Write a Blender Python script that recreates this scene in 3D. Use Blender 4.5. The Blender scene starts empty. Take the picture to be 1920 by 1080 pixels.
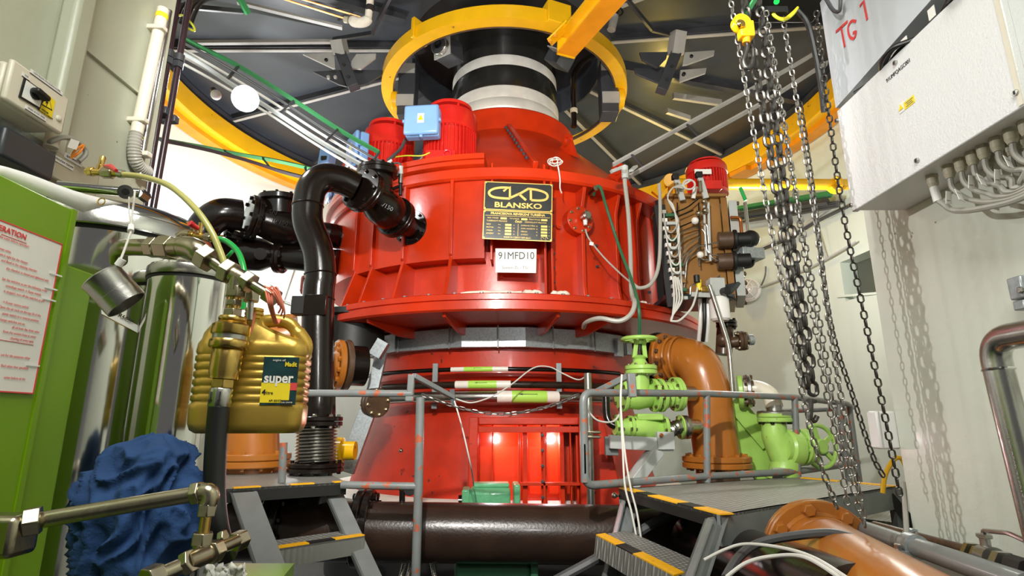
import bpy, bmesh, math, random
from mathutils import Vector, Matrix, Quaternion
random.seed(7)
V = Vector; PI = math.pi
SC = bpy.context.scene; COL = SC.collection
# ---------------------------------------------------------------- camera
EYE = 1.45; FPX = 1050.0; TH = math.radians(13.5)
cam_data = bpy.data.cameras.new('camera'); cam = bpy.data.objects.new('camera', cam_data); COL.objects.link(cam)
cam_data.sensor_width = 36; cam_data.lens = FPX/1920*36; cam_data.clip_start = 0.05; cam_data.clip_end = 60
cam.location = (0, 0, EYE); cam.rotation_euler = (PI/2+TH, 0, 0); SC.camera = cam
# ---------------------------------------------------------------- world, lamps, exposure
w = bpy.data.worlds.new('world'); SC.world = w; w.use_nodes = True
w.node_tree.nodes['Background'].inputs[0].default_value = (1.0, 0.97, 0.93, 1)
w.node_tree.nodes['Background'].inputs[1].default_value = 0.11
SC.view_settings.view_transform = 'Standard'; SC.view_settings.look = 'None'
SC.view_settings.exposure = 0.0; SC.view_settings.gamma = 1; SC.view_settings.use_curve_mapping = False
def lamp(kind, name, loc, energy, col=(1, 1, 1), size=.1, target=None, spot=120, blend=.5, sy=None):
    d = bpy.data.lights.new(name, kind); o = bpy.data.objects.new(name, d); COL.objects.link(o)
    o.location = loc; d.energy = energy; d.color = col
    if kind == 'AREA':
        d.size = size
        if sy: d.shape = 'RECTANGLE'; d.size_y = sy
    else: d.shadow_soft_size = size
    if kind == 'SPOT': d.spot_size = math.radians(spot); d.spot_blend = blend
    if target is not None: o.rotation_euler = (V(target)-V(loc)).to_track_quat('-Z', 'Y').to_euler()
    return o
lamp('SPOT', 'floodlight_key', (-0.35, 0.45, EYE+1.85), 640, (1, .97, .92), .05, (0.1, 6, EYE+1.4), 92, .5)
lamp('SPOT', 'up_fill_spot', (0.35, 1.1, EYE+.95), 420, (1, .98, .93), .05, (-0.1, 6.2, EYE+5.2), 56, .6)  # added unseen spot to brighten the ring, shaft top and ceiling
lamp('SPOT', 'floodlight_low', (0.6, -0.3, EYE+1.05), 130, (1, .98, .95), .06, (-0.1, 6, EYE+1.0), 62, .6)
lamp('SPOT', 'floodlight_side', (-1.25, 1.85, EYE+1.15), 120, (1, .98, .96), .02, (1.6, 1.95, EYE+.15), 75, .7)
lamp('AREA', 'foreground_fill_area', (0, -.5, EYE+2.6), 115, (1, 1, .93), 1.6, (0, .7, EYE))  # added unseen fill for the foreground, not a real fixture
lamp('POINT', 'pit_lamp_left', (-3.3, 7.6, EYE+2.4), 300, (.95, .97, 1), .12)
lamp('POINT', 'pit_lamp_right', (3.1, 6.2, EYE+2.0), 110, (1, .98, .92), .12)
lamp('POINT', 'pit_lamp_ceiling_right', (2.3, 8.0, EYE+3.9), 50, (1, .72, .15), .1)
# ---------------------------------------------------------------- picture geometry
FW = V((0, math.cos(TH), math.sin(TH))); UPV = V((0, -math.sin(TH), math.cos(TH)))
def ray(px, py): return V((1, 0, 0))*((px-960)/FPX) + UPV*((540-py)/FPX) + FW
def P(px, py, Y): d = ray(px, py); return d*(Y/d.y) + V((0, 0, EYE))
def PX(px, py, X): d = ray(px, py); return d*(X/d.x) + V((0, 0, EYE))
def PZ(px, py, h): d = ray(px, py); return d*(h/d.z) + V((0, 0, EYE))
def S(px, py, Y): return Y/ray(px, py).y/FPX          # metres per pixel there
def Z(h): return h+EYE
AX, AY = -0.10, 6.75                                    # turbine axis
def C(phi, R, h): a = math.radians(phi); return V((AX+R*math.sin(a), AY-R*math.cos(a), Z(h)))
def to_px(p):
    q = p-V((0, 0, EYE)); d = q.dot(FW); return 960+FPX*q.x/d, 540-FPX*q.dot(UPV)/d
def PHI(px, R, h):
    best = min((abs(to_px(C(a*.25, R, h))[0]-px), a*.25) for a in range(-300, 301)); return best[1]
# ---------------------------------------------------------------- materials
MATS = {}
def mat(name, col, rough=.45, metal=0., bump=0., bscale=40., var=0., vscale=6., coat=0., col2=None, spots=0., spotcol=(.02, .02, .02), sscale=14., emit=None, trans=0., kind=None, alpha=1., spec=None):
    if name in MATS: return MATS[name]
    m = bpy.data.materials.new(name); m.use_nodes = True; MATS[name] = m
    nt = m.node_tree; N = nt.nodes; L = nt.links; b = N['Principled BSDF']
    b.inputs['Base Color'].default_value = (*col, 1); b.inputs['Roughness'].default_value = rough; b.inputs['Metallic'].default_value = metal
    b.inputs['Coat Weight'].default_value = coat; b.inputs['Coat Roughness'].default_value = .12
    if spec is not None: b.inputs['Specular IOR Level'].default_value = spec
    if trans: b.inputs['Transmission Weight'].default_value = trans
    if emit: b.inputs['Emission Color'].default_value = (*emit[0], 1); b.inputs['Emission Strength'].default_value = emit[1]
    tc = N.new('ShaderNodeTexCoord'); src = None
    def mix(fac, a, c):
        x = N.new('ShaderNodeMix'); x.data_type = 'RGBA'; L.new(fac, x.inputs['Factor'])
        if isinstance(a, tuple): x.inputs['A'].default_value = (*a, 1)
        else: L.new(a, x.inputs['A'])
        x.inputs['B'].default_value = (*c, 1); return x.outputs['Result']
    def noise(sc, det=4):
        n = N.new('ShaderNodeTexNoise'); n.inputs['Scale'].default_value = sc; n.inputs['Detail'].default_value = det
        L.new(tc.outputs['Object'], n.inputs['Vector']); return n.outputs['Fac']
    def ramp(s, a, c):
        r = N.new('ShaderNodeMapRange'); r.inputs[1].default_value = a; r.inputs[2].default_value = c; L.new(s, r.inputs[0]); return r.outputs[0]
    base = col
    if var or col2:
        c2 = col2 or tuple(max(0, c*(1-var)) for c in col)
        base = mix(ramp(noise(vscale), .38, .64), base, c2)
    if spots:
        base = mix(ramp(noise(sscale, 6), .72-spots, .745-spots), base, spotcol)
    if not isinstance(base, tuple): L.new(base, b.inputs['Base Color'])
    if kind == 'checker':                                # raised lozenges of tread plate
        def wave(rot):
            mp = N.new('ShaderNodeMapping'); mp.inputs['Rotation'].default_value = (0, 0, rot); L.new(tc.outputs['Object'], mp.inputs['Vector'])
            wv = N.new('ShaderNodeTexWave'); wv.inputs['Scale'].default_value = 10; L.new(mp.outputs[0], wv.inputs['Vector']); return wv.outputs['Fac']
        mm = N.new('ShaderNodeMath'); mm.operation = 'MULTIPLY'; L.new(wave(.785), mm.inputs[0]); L.new(wave(-.785), mm.inputs[1])
        bp = N.new('ShaderNodeBump'); bp.inputs['Strength'].default_value = .8; bp.inputs['Distance'].default_value = .010
        L.new(mm.outputs[0], bp.inputs['Height']); L.new(bp.outputs[0], b.inputs['Normal'])
        if not isinstance(base, tuple): L.new(mix(ramp(mm.outputs[0], .75, .15), base, tuple(c*.5 for c in col)), b.inputs['Base Color'])
    elif bump:
        bp = N.new('ShaderNodeBump'); bp.inputs['Strength'].default_value = bump; bp.inputs['Distance'].default_value = .01
        L.new(noise(bscale, 3), bp.inputs['Height']); L.new(bp.outputs[0], b.inputs['Normal'])
    return m
RED = mat('red_gloss_paint', (.57, .030, .003), .3, 0, .06, 30, .22, 3, .12, spec=.42)
REDM = mat('red_motor_paint', (.64, .018, .012), .3, 0, 0, 1, .1, 8, .4)
REDW = mat('worn_red_paint', (.54, .026, .005), .4, 0, .12, 22, .2, 5, .08, spec=.4, spots=.03, spotcol=(.03, .02, .02), sscale=18)
BLK = mat('black_brown_gloss_paint', (.007, .004, .003), .2, 0, .05, 40, .2, 6, .1, spec=.4)
BRN = mat('brown_pipe_paint', (.028, .015, .010), .3, 0, .12, 60, .3, 5, .1, spec=.4)
ORG = mat('ochre_pipe_paint', (.42, .14, .018), .3, 0, .05, 40, .12, 4, .35)
YEL = mat('yellow_paint', (.86, .47, .004), .34, 0, .04, 20, .08, 5, .25, spots=.02, spotcol=(.25, .1, .01), sscale=10)
ORY = mat('orange_yellow_paint', (.80, .30, .006), .4, 0, .04, 20, .15, 5)
LIM = mat('lime_green_paint', (.36, .60, .12), .34, 0, .08, 40, .12, 8, .3, spots=.02, spotcol=(.25, .28, .06), sscale=30)
GRY = mat('grey_steel_paint', (.185, .20, .195), .4, 0, .06, 40, .15, 8, .15)
GRR = mat('chipped_grey_rail_paint', (.17, .185, .18), .4, 0, .05, 50, .15, 9, .1, spots=.13, spotcol=(.36, .09, .04), sscale=22)
LGR = mat('light_grey_paint', (.48, .50, .48), .4, 0, .03, 40, .1, 7)
DGR = mat('dark_blue_grey_paint', (.034, .040, .050), .42, 0, .05, 30, .2, 2.5, .1)
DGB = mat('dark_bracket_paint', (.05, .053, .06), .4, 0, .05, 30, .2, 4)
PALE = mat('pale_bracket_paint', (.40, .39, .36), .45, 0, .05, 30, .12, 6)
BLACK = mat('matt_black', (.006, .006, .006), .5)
RUB = mat('black_rubber', (.008, .008, .008), .38)
WALL = mat('cream_wall_paint', (.50, .515, .40), .38, 0, .30, 16, .06, 1.5, .12, spots=-.02, spotcol=(.2, .16, .09), sscale=30)
WALLR = mat('pale_green_wall_paint', (.66, .69, .60), .32, 0, .16, 22, .05, 1.5, .2, spots=-.005, spotcol=(.22, .18, .1), sscale=22)
PIT = mat('white_pit_wall_paint', (.70, .79, .71), .42, 0, .08, 10, .05, 1.2)
CONC = mat('dark_oily_concrete', (.022, .021, .02), .5, 0, .3, 20, .4, 3)
PLN = mat('white_plinth_paint', (.78, .74, .66), .5, 0, .3, 24, .12, 8)
GALV = mat('galvanised_sheet', (.42, .46, .47), .38, .55, .04, 80, 0, 60, 0, (.32, .35, .37))
STEEL = mat('bare_steel', (.50, .49, .46), .3, 1., .06, 60, .2, 10)
SHAFT = mat('polished_shaft_steel', (.86, .84, .78), .36, .35, .02, 80, .15, 5, 0, None, .02, (.3, .2, .08), 6)
SHAFTD = mat('dark_shaft_lacquer', (.02, .019, .017), .26, .2, .01, 40, .2, 4, .5)
CHROME = mat('polished_stainless', (.78, .77, .74), .1, 1., .012, 8)
STAIN = mat('brushed_stainless', (.55, .54, .51), .24, 1., .03, 120, .1, 10)
BRASS = mat('brass', (.62, .42, .12), .24, 1., .04, 60, .15, 20)
NICK = mat('dull_brass_fitting', (.44, .39, .28), .27, 1., .05, 50, .15, 20)
GOLD = mat('gold_plastic', (.54, .35, .06), .3, .55, .04, 60, .08, 10)
GRN = mat('green_machine_paint', (.165, .32, .003), .35, 0, .04, 40, .06, 4, .2)
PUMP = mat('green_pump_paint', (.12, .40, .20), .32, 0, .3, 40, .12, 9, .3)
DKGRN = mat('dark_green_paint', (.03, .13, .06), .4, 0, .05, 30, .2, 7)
TRAYG = mat('green_edged_tray', (.05, .26, .09), .4, 0, 0, 1, .1, 6)
BLUE = mat('light_blue_plastic', (.22, .40, .72), .3, 0, .02, 40, .05, 8, .2)
RAG = mat('blue_cotton', (.014, .055, .17), .9, 0, .15, 220, .25, 9)
CREAM = mat('cream_plastic', (.70, .65, .53), .35, 0, .02, 60, .03, 8)
BEIGE = mat('beige_plastic', (.46, .42, .31), .4, 0, .02, 60, .05, 8)
WHITE = mat('white_plastic', (.80, .79, .76), .35)
PAPER = mat('white_paper', (.80, .78, .72), .55)
CABW = mat('white_cabinet_paint', (.74, .74, .74), .32, 0, .2, 130)
BEAMP = mat('pale_blue_grey_beam_paint', (.60, .64, .68), .35, 0, .05, 30)
CAB = mat('grey_cable_sheath', (.36, .345, .30), .42)
CABD = mat('dark_grey_cable_sheath', (.07, .07, .072), .42)
CABW2 = mat('white_cable_sheath', (.60, .585, .53), .42)
REDP = mat('red_lever_plastic', (.65, .01, .02), .3, coat=.3)
COPPER = mat('copper_pipe', (.55, .20, .07), .28, 1.)
INKB = mat('black_ink', (.012, .012, .012), .5)
INKR = mat('red_ink', (.70, .06, .06), .5)
INKG = mat('grey_ink', (.25, .25, .25), .5)
PLATE = mat('black_nameplate_enamel', (.03, .032, .03), .25, 0, .04, 20, .2, 10, .3)
GOLDI = mat('gold_lettering', (.72, .50, .13), .35, .5)
SIGNY = mat('yellow_sticker', (.86, .66, .02), .45)
LAMPW = mat('lit_lamp_glass', (1, 1, 1), .3, emit=((1, .98, .95), 60))
GLASS = mat('frosted_lamp_glass', (.86, .86, .84), .25, trans=.35)
HOSEY = mat('yellowish_clear_hose', (.50, .46, .14), .25, coat=.4)
HOSEG = mat('bright_green_hose', (.01, .38, .07), .22, coat=.4)
PINK = mat('pink_string', (.80, .22, .14), .7)
YG = mat('yellow_green_earth_wire', (.55, .55, .03), .4)
ORANGEW = mat('orange_wire', (.85, .25, .02), .4)
POLE = mat('dark_purple_brown_pole_paint', (.03, .014, .020), .25, 0, .03, 40, .2, 8, .3)
CHK = mat('grey_tread_plate', (.44, .44, .40), .42, .35, kind='checker', var=.2, vscale=5)
HAZ = mat('hazard_yellow_paint', (.85, .42, .005), .42, 0, .3, 60, spots=.02, spotcol=(.1, .07, .03), sscale=40)
CHAIN = mat('chain_steel', (.10, .095, .085), .34, .85, 0, 1, .3, 30)
CHAINL = mat('zinc_chain_steel', (.26, .25, .225), .36, .85, 0, 1, .3, 30)
OLDB = mat('rusty_brown_fitting_paint', (.10, .055, .03), .4, .1, .2, 40, .3, 12, .2)
OCH = mat('brown_hydraulic_tank_paint', (.30, .14, .035), .36, 0, .08, 30, .2, 6, .2)
FELT = mat('off_white_packing', (.74, .68, .58), .8, 0, .5, 40)
BAND = mat('pipe_marker_white', (.80, .74, .66), .4)
BANDG = mat('pipe_marker_green', (.42, .72, .10), .4)
RECESS = mat('recess_shade_grey_green', (.085, .095, .075), .5)  # dark tone paints in the shade inside the wall recess
DARKI = mat('dark_machine_inside', (.012, .011, .011), .5)
LABELG = mat('dark_teal_label', (.012, .055, .06), .35, 0, 0, 1, .5, 30)
# ---------------------------------------------------------------- object helpers
WL = {}
def tag(o, label=None, cat=None, group=None, kind=None):
    if label: o['label'] = label
    if cat: o['category'] = cat
    if group: o['group'] = group
    if kind: o['kind'] = kind
    return o
def thing(name, label, cat, loc=(0, 0, 0), group=None):
    o = bpy.data.objects.new(name, None); COL.objects.link(o); o.location = loc; o.empty_display_size = .05
    WL[o.name] = V(loc); return tag(o, label, cat, group)
def frame(ax, up=None):
    z = V(ax).normalized(); u = V(up) if up is not None else (V((0, 0, 1)) if abs(z.z) < .95 else V((0, 1, 0)))
    x = u.cross(z).normalized(); return x, z.cross(x).normalized(), z
def catmull(pts, k=8, closed=False):
    pts = [V(p) for p in pts]; n = len(pts); out = []
    rng = range(n) if closed else range(n-1)
    for i in rng:
        if closed: a, b, c, d = pts[i-1], pts[i], pts[(i+1) % n], pts[(i+2) % n]
        else: a, b, c, d = pts[max(i-1, 0)], pts[i], pts[i+1], pts[min(i+2, n-1)]
        for j in range(k):
            t = j/k; out.append(.5*((2*b)+(c-a)*t+(2*a-5*b+4*c-d)*t*t+(3*b-a-3*c+d)*t**3))
    if not closed: out.append(pts[-1])
    return out
def fillet(pts, r, k=8):
    pts = [V(p) for p in pts]; out = [pts[0]]
    for i in range(1, len(pts)-1):
        p = pts[i]; a = pts[i-1]-p; b = pts[i+1]-p; d = min(r, a.length*.49, b.length*.49)
        A = p+a.normalized()*d; B = p+b.normalized()*d
        for j in range(k+1): t = j/k; out.append((1-t)**2*A+2*t*(1-t)*p+t*t*B)
    out.append(pts[-1]); return out
class MB:
    def __init__(s): s.v = []; s.f = []
    def add(s, vs, fs):
        o = len(s.v); s.v += [V(p) for p in vs]; s.f += [tuple(i+o for i in f) for f in fs]; return s
    def box(s, c, sx, sy, sz, R=None):
        X, Y, Zv = R or (V((1, 0, 0)), V((0, 1, 0)), V((0, 0, 1))); c = V(c)
        vs = [c+X*(sx/2*i)+Y*(sy/2*j)+Zv*(sz/2*k) for i in (-1, 1) for j in (-1, 1) for k in (-1, 1)]
        return s.add(vs, [(0, 1, 3, 2), (4, 6, 7, 5), (0, 4, 5, 1), (2, 3, 7, 6), (0, 2, 6, 4), (1, 5, 7, 3)])
    def bar(s, a, b, wd, ht, up=None):
        a, b = V(a), V(b); x, y, z = frame(b-a, up); return s.box((a+b)/2, wd, ht, (b-a).length, (x, y, z))
    def lathe(s, o, ax, prof, n=32, a0=0., a1=2*PI, up=None, closed=False):
        o = V(o); x, y, z = frame(ax, up); full = abs(a1-a0-2*PI) < 1e-6; m = n if full else n+1
        vs = []; k = len(prof)
        for i in range(m):
            a = a0+(a1-a0)*i/n; dr = x*math.cos(a)+y*math.sin(a)
            vs += [o+dr*r+z*h for r, h in prof]
        fs = []
        for i in range(n):
            j = (i+1) % m
            for q in range(k if closed else k-1): p2 = (q+1) % k; fs.append((i*k+q, j*k+q, j*k+p2, i*k+p2))
        if not closed:
            if full:
                if prof[0][0] > 1e-5: fs.append(tuple(i*k for i in range(m))[::-1])
                if prof[-1][0] > 1e-5: fs.append(tuple(i*k+k-1 for i in range(m)))
        elif not full: fs += [tuple(range(k))[::-1], tuple((m-1)*k+q for q in range(k))]
        return s.add(vs, fs)
    def cyl(s, a, b, r, r2=None, n=24):
        a, b = V(a), V(b); return s.lathe(a, b-a, [(r, 0), (r if r2 is None else r2, (b-a).length)], n)
    def disc(s, c, ax, r, t, n=32, ch=.0):
        c = V(c); ax = V(ax).normalized(); ch = ch or t*.15
        return s.lathe(c-ax*t/2, ax, [(r-ch, 0), (r, ch), (r, t-ch), (r-ch, t)], n)
    def hexa(s, c, ax, r, h): return s.lathe(V(c), ax, [(r, 0), (r, h*.85), (r*.86, h)], 6)
    def ball(s, c, r, n=20, ax=(0, 0, 1), e=1.):
        return s.lathe(c, ax, [(max(1e-6, r*math.sin(PI*i/10)), -r*e*math.cos(PI*i/10)) for i in range(11)], n)
    def tube(s, pts, r, n=10, closed=False, caps=True):
        pts = [V(p) for p in pts]; m = len(pts); rs = r if isinstance(r, (list, tuple)) else [r]*m
        tg = [(pts[(i+1) % m]-pts[i-1]) if closed else (pts[min(i+1, m-1)]-pts[max(i-1, 0)]) for i in range(m)]
        tg = [t.normalized() if t.length > 1e-9 else V((0, 0, 1)) for t in tg]
        x, y, z = frame(tg[0]); vs = []
        for i in range(m):
            x = x-tg[i]*x.dot(tg[i]); x.normalize(); y = tg[i].cross(x)
            vs += [pts[i]+(x*math.cos(2*PI*j/n)+y*math.sin(2*PI*j/n))*rs[i] for j in range(n)]
        fs = []
        for i in range(m if closed else m-1):
            i2 = (i+1) % m; off = 0
            if closed and i2 == 0:
                off = min(range(n), key=lambda q: (vs[i*n]-vs[q]).length)
            for j in range(n): fs.append((i*n+j, i*n+(j+1) % n, i2*n+(j+1+off) % n, i2*n+(j+off) % n))
        if not closed and caps: fs += [tuple(range(n))[::-1], tuple((m-1)*n+j for j in range(n))]
        return s.add(vs, fs)
    def prism(s, poly, vec):
        poly = [V(p) for p in poly]; n = len(poly); vec = V(vec)
        return s.add(poly+[p+vec for p in poly], [tuple(range(n))[::-1], tuple(range(n, 2*n))]+[(i, (i+1) % n, n+(i+1) % n, n+i) for i in range(n)])
    def plate(s, poly, t, toward=None):
        poly = [V(p) for p in poly]; nrm = (poly[1]-poly[0]).cross(poly[-1]-poly[0]).normalized()
        if toward is not None and nrm.dot(V(toward)) < 0: nrm = -nrm
        return s.prism(poly, nrm*t)
    def hull_loft(s, rings, caps=True):
        n = len(rings[0]); vs = [p for r in rings for p in r]; fs = []
        for i in range(len(rings)-1):
            for j in range(n): fs.append((i*n+j, i*n+(j+1) % n, (i+1)*n+(j+1) % n, (i+1)*n+j))
        if caps: fs += [tuple(range(n))[::-1], tuple((len(rings)-1)*n+j for j in range(n))]
        return s.add(vs, fs)
    def build(s, name, m, parent=None, label=None, cat=None, group=None, kind=None, bevel=0., ang=36, sub=0, flip=False):
        base = WL[parent.name] if parent is not None else None
        if base is None:
            base = V((sum(p.x for p in s.v)/len(s.v), sum(p.y for p in s.v)/len(s.v), min(p.z for p in s.v)))
        me = bpy.data.meshes.new(name); me.from_pydata([p-base for p in s.v], [], s.f)
        bm = bmesh.new(); bm.from_mesh(me); bmesh.ops.recalc_face_normals(bm, faces=bm.faces)
        if flip: bmesh.ops.reverse_faces(bm, faces=bm.faces)
        bm.to_mesh(me); bm.free()
        me.polygons.foreach_set('use_smooth', [True]*len(me.polygons)); me.set_sharp_from_angle(angle=math.radians(ang))
        me.materials.append(m); o = bpy.data.objects.new(name, me); COL.objects.link(o)
        if parent is not None: o.parent = parent
        else: o.location = base
        WL[o.name] = base.copy()
        if bevel:
            b = o.modifiers.new('bevel', 'BEVEL'); b.width = bevel; b.segments = 2; b.limit_method = 'ANGLE'; b.angle_limit = math.radians(40)
        if sub: q = o.modifiers.new('sub', 'SUBSURF'); q.levels = sub; q.render_levels = sub
        return tag(o, label, cat, group, kind)
BOLT = {}
def bolt_mesh(r, h, m):
    k = (round(r, 4), round(h, 4), m.name)
    if k not in BOLT:
        b = MB().lathe((0, 0, 0), (0, 0, 1), [(r*1.25, 0), (r*1.25, h*.18), (r, h*.2), (r, h*.88), (r*.84, h)], 6)
        me = bpy.data.meshes.new('bolt'); me.from_pydata(b.v, [], b.f); me.materials.append(m); BOLT[k] = me
    return BOLT[k]
def bolt(parent, c, ax, r, h, m, name='bolt'):
    o = bpy.data.objects.new(name, bolt_mesh(r, h, m)); COL.objects.link(o); o.parent = parent
    o.location = V(c)-WL[parent.name]; o.rotation_mode = 'QUATERNION'; o.rotation_quaternion = V((0, 0, 1)).rotation_difference(V(ax).normalized()); return o
def bolts(parent, c, ax, R, n, r, h, m, ph=.2, a0=0., a1=2*PI):
    x, y, z = frame(ax)
    for i in range(n):
        a = ph+a0+(a1-a0)*i/n; bolt(parent, V(c)+(x*math.cos(a)+y*math.sin(a))*R, z, r, h, m)
def text(s, name, parent, c, right, up, size, m, extrude=.0006, align='CENTER', bold=0., sx=1., off=.0008, shear=0.):
    d = bpy.data.curves.new(name, 'FONT'); d.body = s; d.size = size; d.extrude = extrude; d.align_x = align; d.align_y = 'CENTER'; d.offset = bold; d.shear = shear
    d.resolution_u = 3
    o = bpy.data.objects.new(name, d); COL.objects.link(o); d.materials.append(m)
    x = V(right).normalized(); y = (V(up)-x*V(up).dot(x)).normalized(); z = x.cross(y)
    M4 = Matrix((x, y, z)).transposed().to_4x4(); M4 = Matrix.Translation(V(c)+z*off-(WL[parent.name] if parent else V((0, 0, 0))))@M4@Matrix.Diagonal((sx, 1, 1, 1))
    bpy.context.view_layer.update(); me = bpy.data.meshes.new_from_object(o); bpy.data.objects.remove(o)
    me.materials.clear(); me.materials.append(m)
    o = bpy.data.objects.new(name, me); COL.objects.link(o)
    if parent: o.parent = parent
    o.matrix_basis = M4; return o
def ribbon(mb, pts, wd, n, t=.001):
    """a flat strip of width wd along pts in the plane with normal n"""
    pts = [V(p) for p in pts]; n = V(n).normalized()
    rows = []
    for i, p in enumerate(pts):
        d = (pts[min(i+1, len(pts)-1)]-pts[max(i-1, 0)]).normalized(); q = n.cross(d)*wd/2
        rows.append((p-q, p+q, p+q+n*t, p-q+n*t))
    return mb.hull_loft(rows)
def flange(name, parent, c, ax, r, t, m, nb=8, br=.012, bm=None, R=None, gap=True, both=True, bh=None, ph=.2):
    """a bolted pair of flange discs; every bolt is a child of the flange"""
    ax = V(ax).normalized(); c = V(c); mb = MB()
    if gap: mb.disc(c-ax*t*.54, ax, r, t); mb.disc(c+ax*t*.54, ax, r, t); e = t*1.04
    else: mb.disc(c, ax, r, t); e = t*.5
    f = mb.build(name, m, parent); bh = bh or br*1.1
    if nb:
        bolts(f, c+ax*e, ax, R or r*.83, nb, br, bh, bm or m, ph)
        if both: bolts(f, c-ax*e, -ax, R or r*.83, nb, br, bh, bm or m, -ph)
    return f
def cable(name, pts, r, m, label, cat='cable', group=None, k=8, n=8):
    return MB().tube(catmull(pts, k), r, n).build(name, m, None, label, cat, group)
def cpart(name, pts, r, m, parent, k=6, n=7, label=None): return MB().tube(catmull(pts, k), r, n).build(name, m, parent, label)
# ================================================================= the setting
def struct(mb, name, m, label, cat='wall', **k): return mb.build(name, m, None, label, cat, None, 'structure', **k)
XL, XR, YJ = -1.70, 1.615, 2.42
struct(MB().box((0, 5, -.05), 13, 18, .1), 'floor', CONC, 'dark oily concrete floor under the pipes and steps', 'floor')
mb = MB()
mb.box((XL-.75, (YJ-2.6)/2, 2.9), 1.5, YJ+2.6, 5.8); struct(mb, 'wall_left', WALL, 'cream painted side wall of the entrance behind the switch box')
mb = MB()
mb.box((XR+.75, (YJ-2.6)/2, 2.9), 1.5, YJ+2.6, 5.8); struct(mb, 'wall_right', WALLR, 'pale green side wall of the entrance under the white cabinet')
# groove strip and pilaster on the left wall
a, b = PX(152, 88, XL), PX(268, 184, XL); struct(MB().bar(a, b, .012, .03, (1, 0, 0)), 'trim_1', WALL, 'rough plaster groove across the cream left wall', 'trim')
mb = MB(); a = PX(142, 40, XL+.03)
mb.bar(V((XL+.03, a.y, .2)), V((XL+.03, a.y, 5.2)), .09, .075, (1, 0, 0)); struct(mb, 'trim_2', WALL, 'cream vertical pilaster strip behind the switch box', 'trim', bevel=.02)
# round pit wall with a square recess on the right
RP = 4.72; c0 = P(1600, 518, 5.2)
def on_pit(px, py):
    d = ray(px, py); a = d.x**2+d.y**2; b = -2*(d.x*AX+d.y*AY); c = AX*AX+AY*AY-RP*RP
    t = (-b+math.sqrt(b*b-4*a*c))/(2*a); return d*t+V((0, 0, EYE))
def ang(p): return math.degrees(math.atan2(p.x-AX, -(p.y-AY)))
q0, q1 = on_pit(1576, 500), on_pit(1626, 545)
A0, A1, H0, H1 = ang(q0), ang(q0)-13, q1.z-.05, q0.z+.06
mb = MB(); angs = sorted(set([24+i*3.0 for i in range(105)]+[A0, A1])); hs = [0, H0, H1, 6.4]
for i in range(len(angs)-1):
    for k in range(3):
        if k == 1 and angs[i] >= A1-.01 and angs[i+1] <= A0+.01: continue
        p = [(angs[i], hs[k]), (angs[i+1], hs[k]), (angs[i+1], hs[k+1]), (angs[i], hs[k+1])]
        vs = [C(a, RP, h-EYE) for a, h in p]+[C(a, RP+.25, h-EYE) for a, h in p]
        mb.add(vs, [(0, 1, 2, 3), (7, 6, 5, 4), (0, 4, 5, 1), (1, 5, 6, 2), (2, 6, 7, 3), (3, 7, 4, 0)])
struct(mb, 'wall_back', PIT, 'white round wall of the turbine pit')
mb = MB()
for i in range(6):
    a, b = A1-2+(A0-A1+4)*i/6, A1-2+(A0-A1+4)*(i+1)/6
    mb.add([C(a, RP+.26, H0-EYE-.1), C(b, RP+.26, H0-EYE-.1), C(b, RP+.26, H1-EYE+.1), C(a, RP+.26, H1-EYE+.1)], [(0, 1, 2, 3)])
struct(mb, 'trim_3', RECESS, 'back of the square recess in the right pit wall with painted-in shade', 'recess')
q0, q1 = on_pit(1572, 556), on_pit(1632, 551)
struct(MB().bar(q0, q1+(q1-q0)*.6, .05, .03), 'trim_4', PIT, 'white ledge strip below the square wall recess', 'ledge')
# white plinth around the turbine foot
mb = MB(); mb.lathe((AX, AY, Z(-.78)), (0, 0, 1), [(1.6, 0), (1.98, 0), (1.98, .12), (1.93, .14), (1.6, .14)], 72, closed=True)
struct(mb, 'trim_5', PLN, 'white rough plinth around the foot of the turbine', 'plinth')
mb = MB().lathe((AX, AY, 0), (0, 0, 1), [(1.0, 0), (1.9, 0), (1.9, Z(-.78)), (1.0, Z(-.78))], 48, closed=True)
struct(mb, 'trim_6', DARKI, 'dark turbine foundation below the plinth', 'foundation')
# dark ceiling: shallow cone with a round hole, radial plate joints and ribs
HC0, HC1, RC0, RC1 = 4.62, 4.95, 4.55, 1.25
mb = MB(); mb.lathe((AX, AY, 0), (0, 0, 1), [(RC0+.3, Z(HC0)), (RC0, Z(HC0)), (RC1, Z(HC1)), (RC1, Z(HC1)+.05), (RC0+.3, Z(HC0)+.4)], 96, closed=True)
struct(mb, 'ceiling', DGR, 'dark blue grey steel ceiling over the turbine', 'ceiling')
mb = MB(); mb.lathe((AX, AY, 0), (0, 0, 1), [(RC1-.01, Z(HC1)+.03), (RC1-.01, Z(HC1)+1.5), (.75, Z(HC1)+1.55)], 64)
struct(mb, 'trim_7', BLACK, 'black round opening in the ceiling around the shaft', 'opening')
k = 0
for i in range(16):
    ph = 8+i*22.5
    if math.cos(math.radians(ph)) > .75: continue
    a, b = C(ph, 1.45, HC1-.05), C(ph, 4.35, HC0-.02)
    o = MB().bar(a, b, .10, .09).build('ceiling_rib', DGB, None, None, 'beam', 'radial ribs under the dark ceiling', 'structure')
    p = to_px((a+b)/2); side = 'left' if p[0] < 950 else 'right'; o['label'] = 'dark radial steel rib under the ceiling'
    if i % 3 != 1: o2 = MB().bar(a-V((0, 0, .06)), b-V((0, 0, .06)), .05, .016).build('ceiling_rib', PALE, None, 'pale flange strip along a radial ceiling rib', 'beam', 'pale strips along the ceiling ribs', 'structure')
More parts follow.
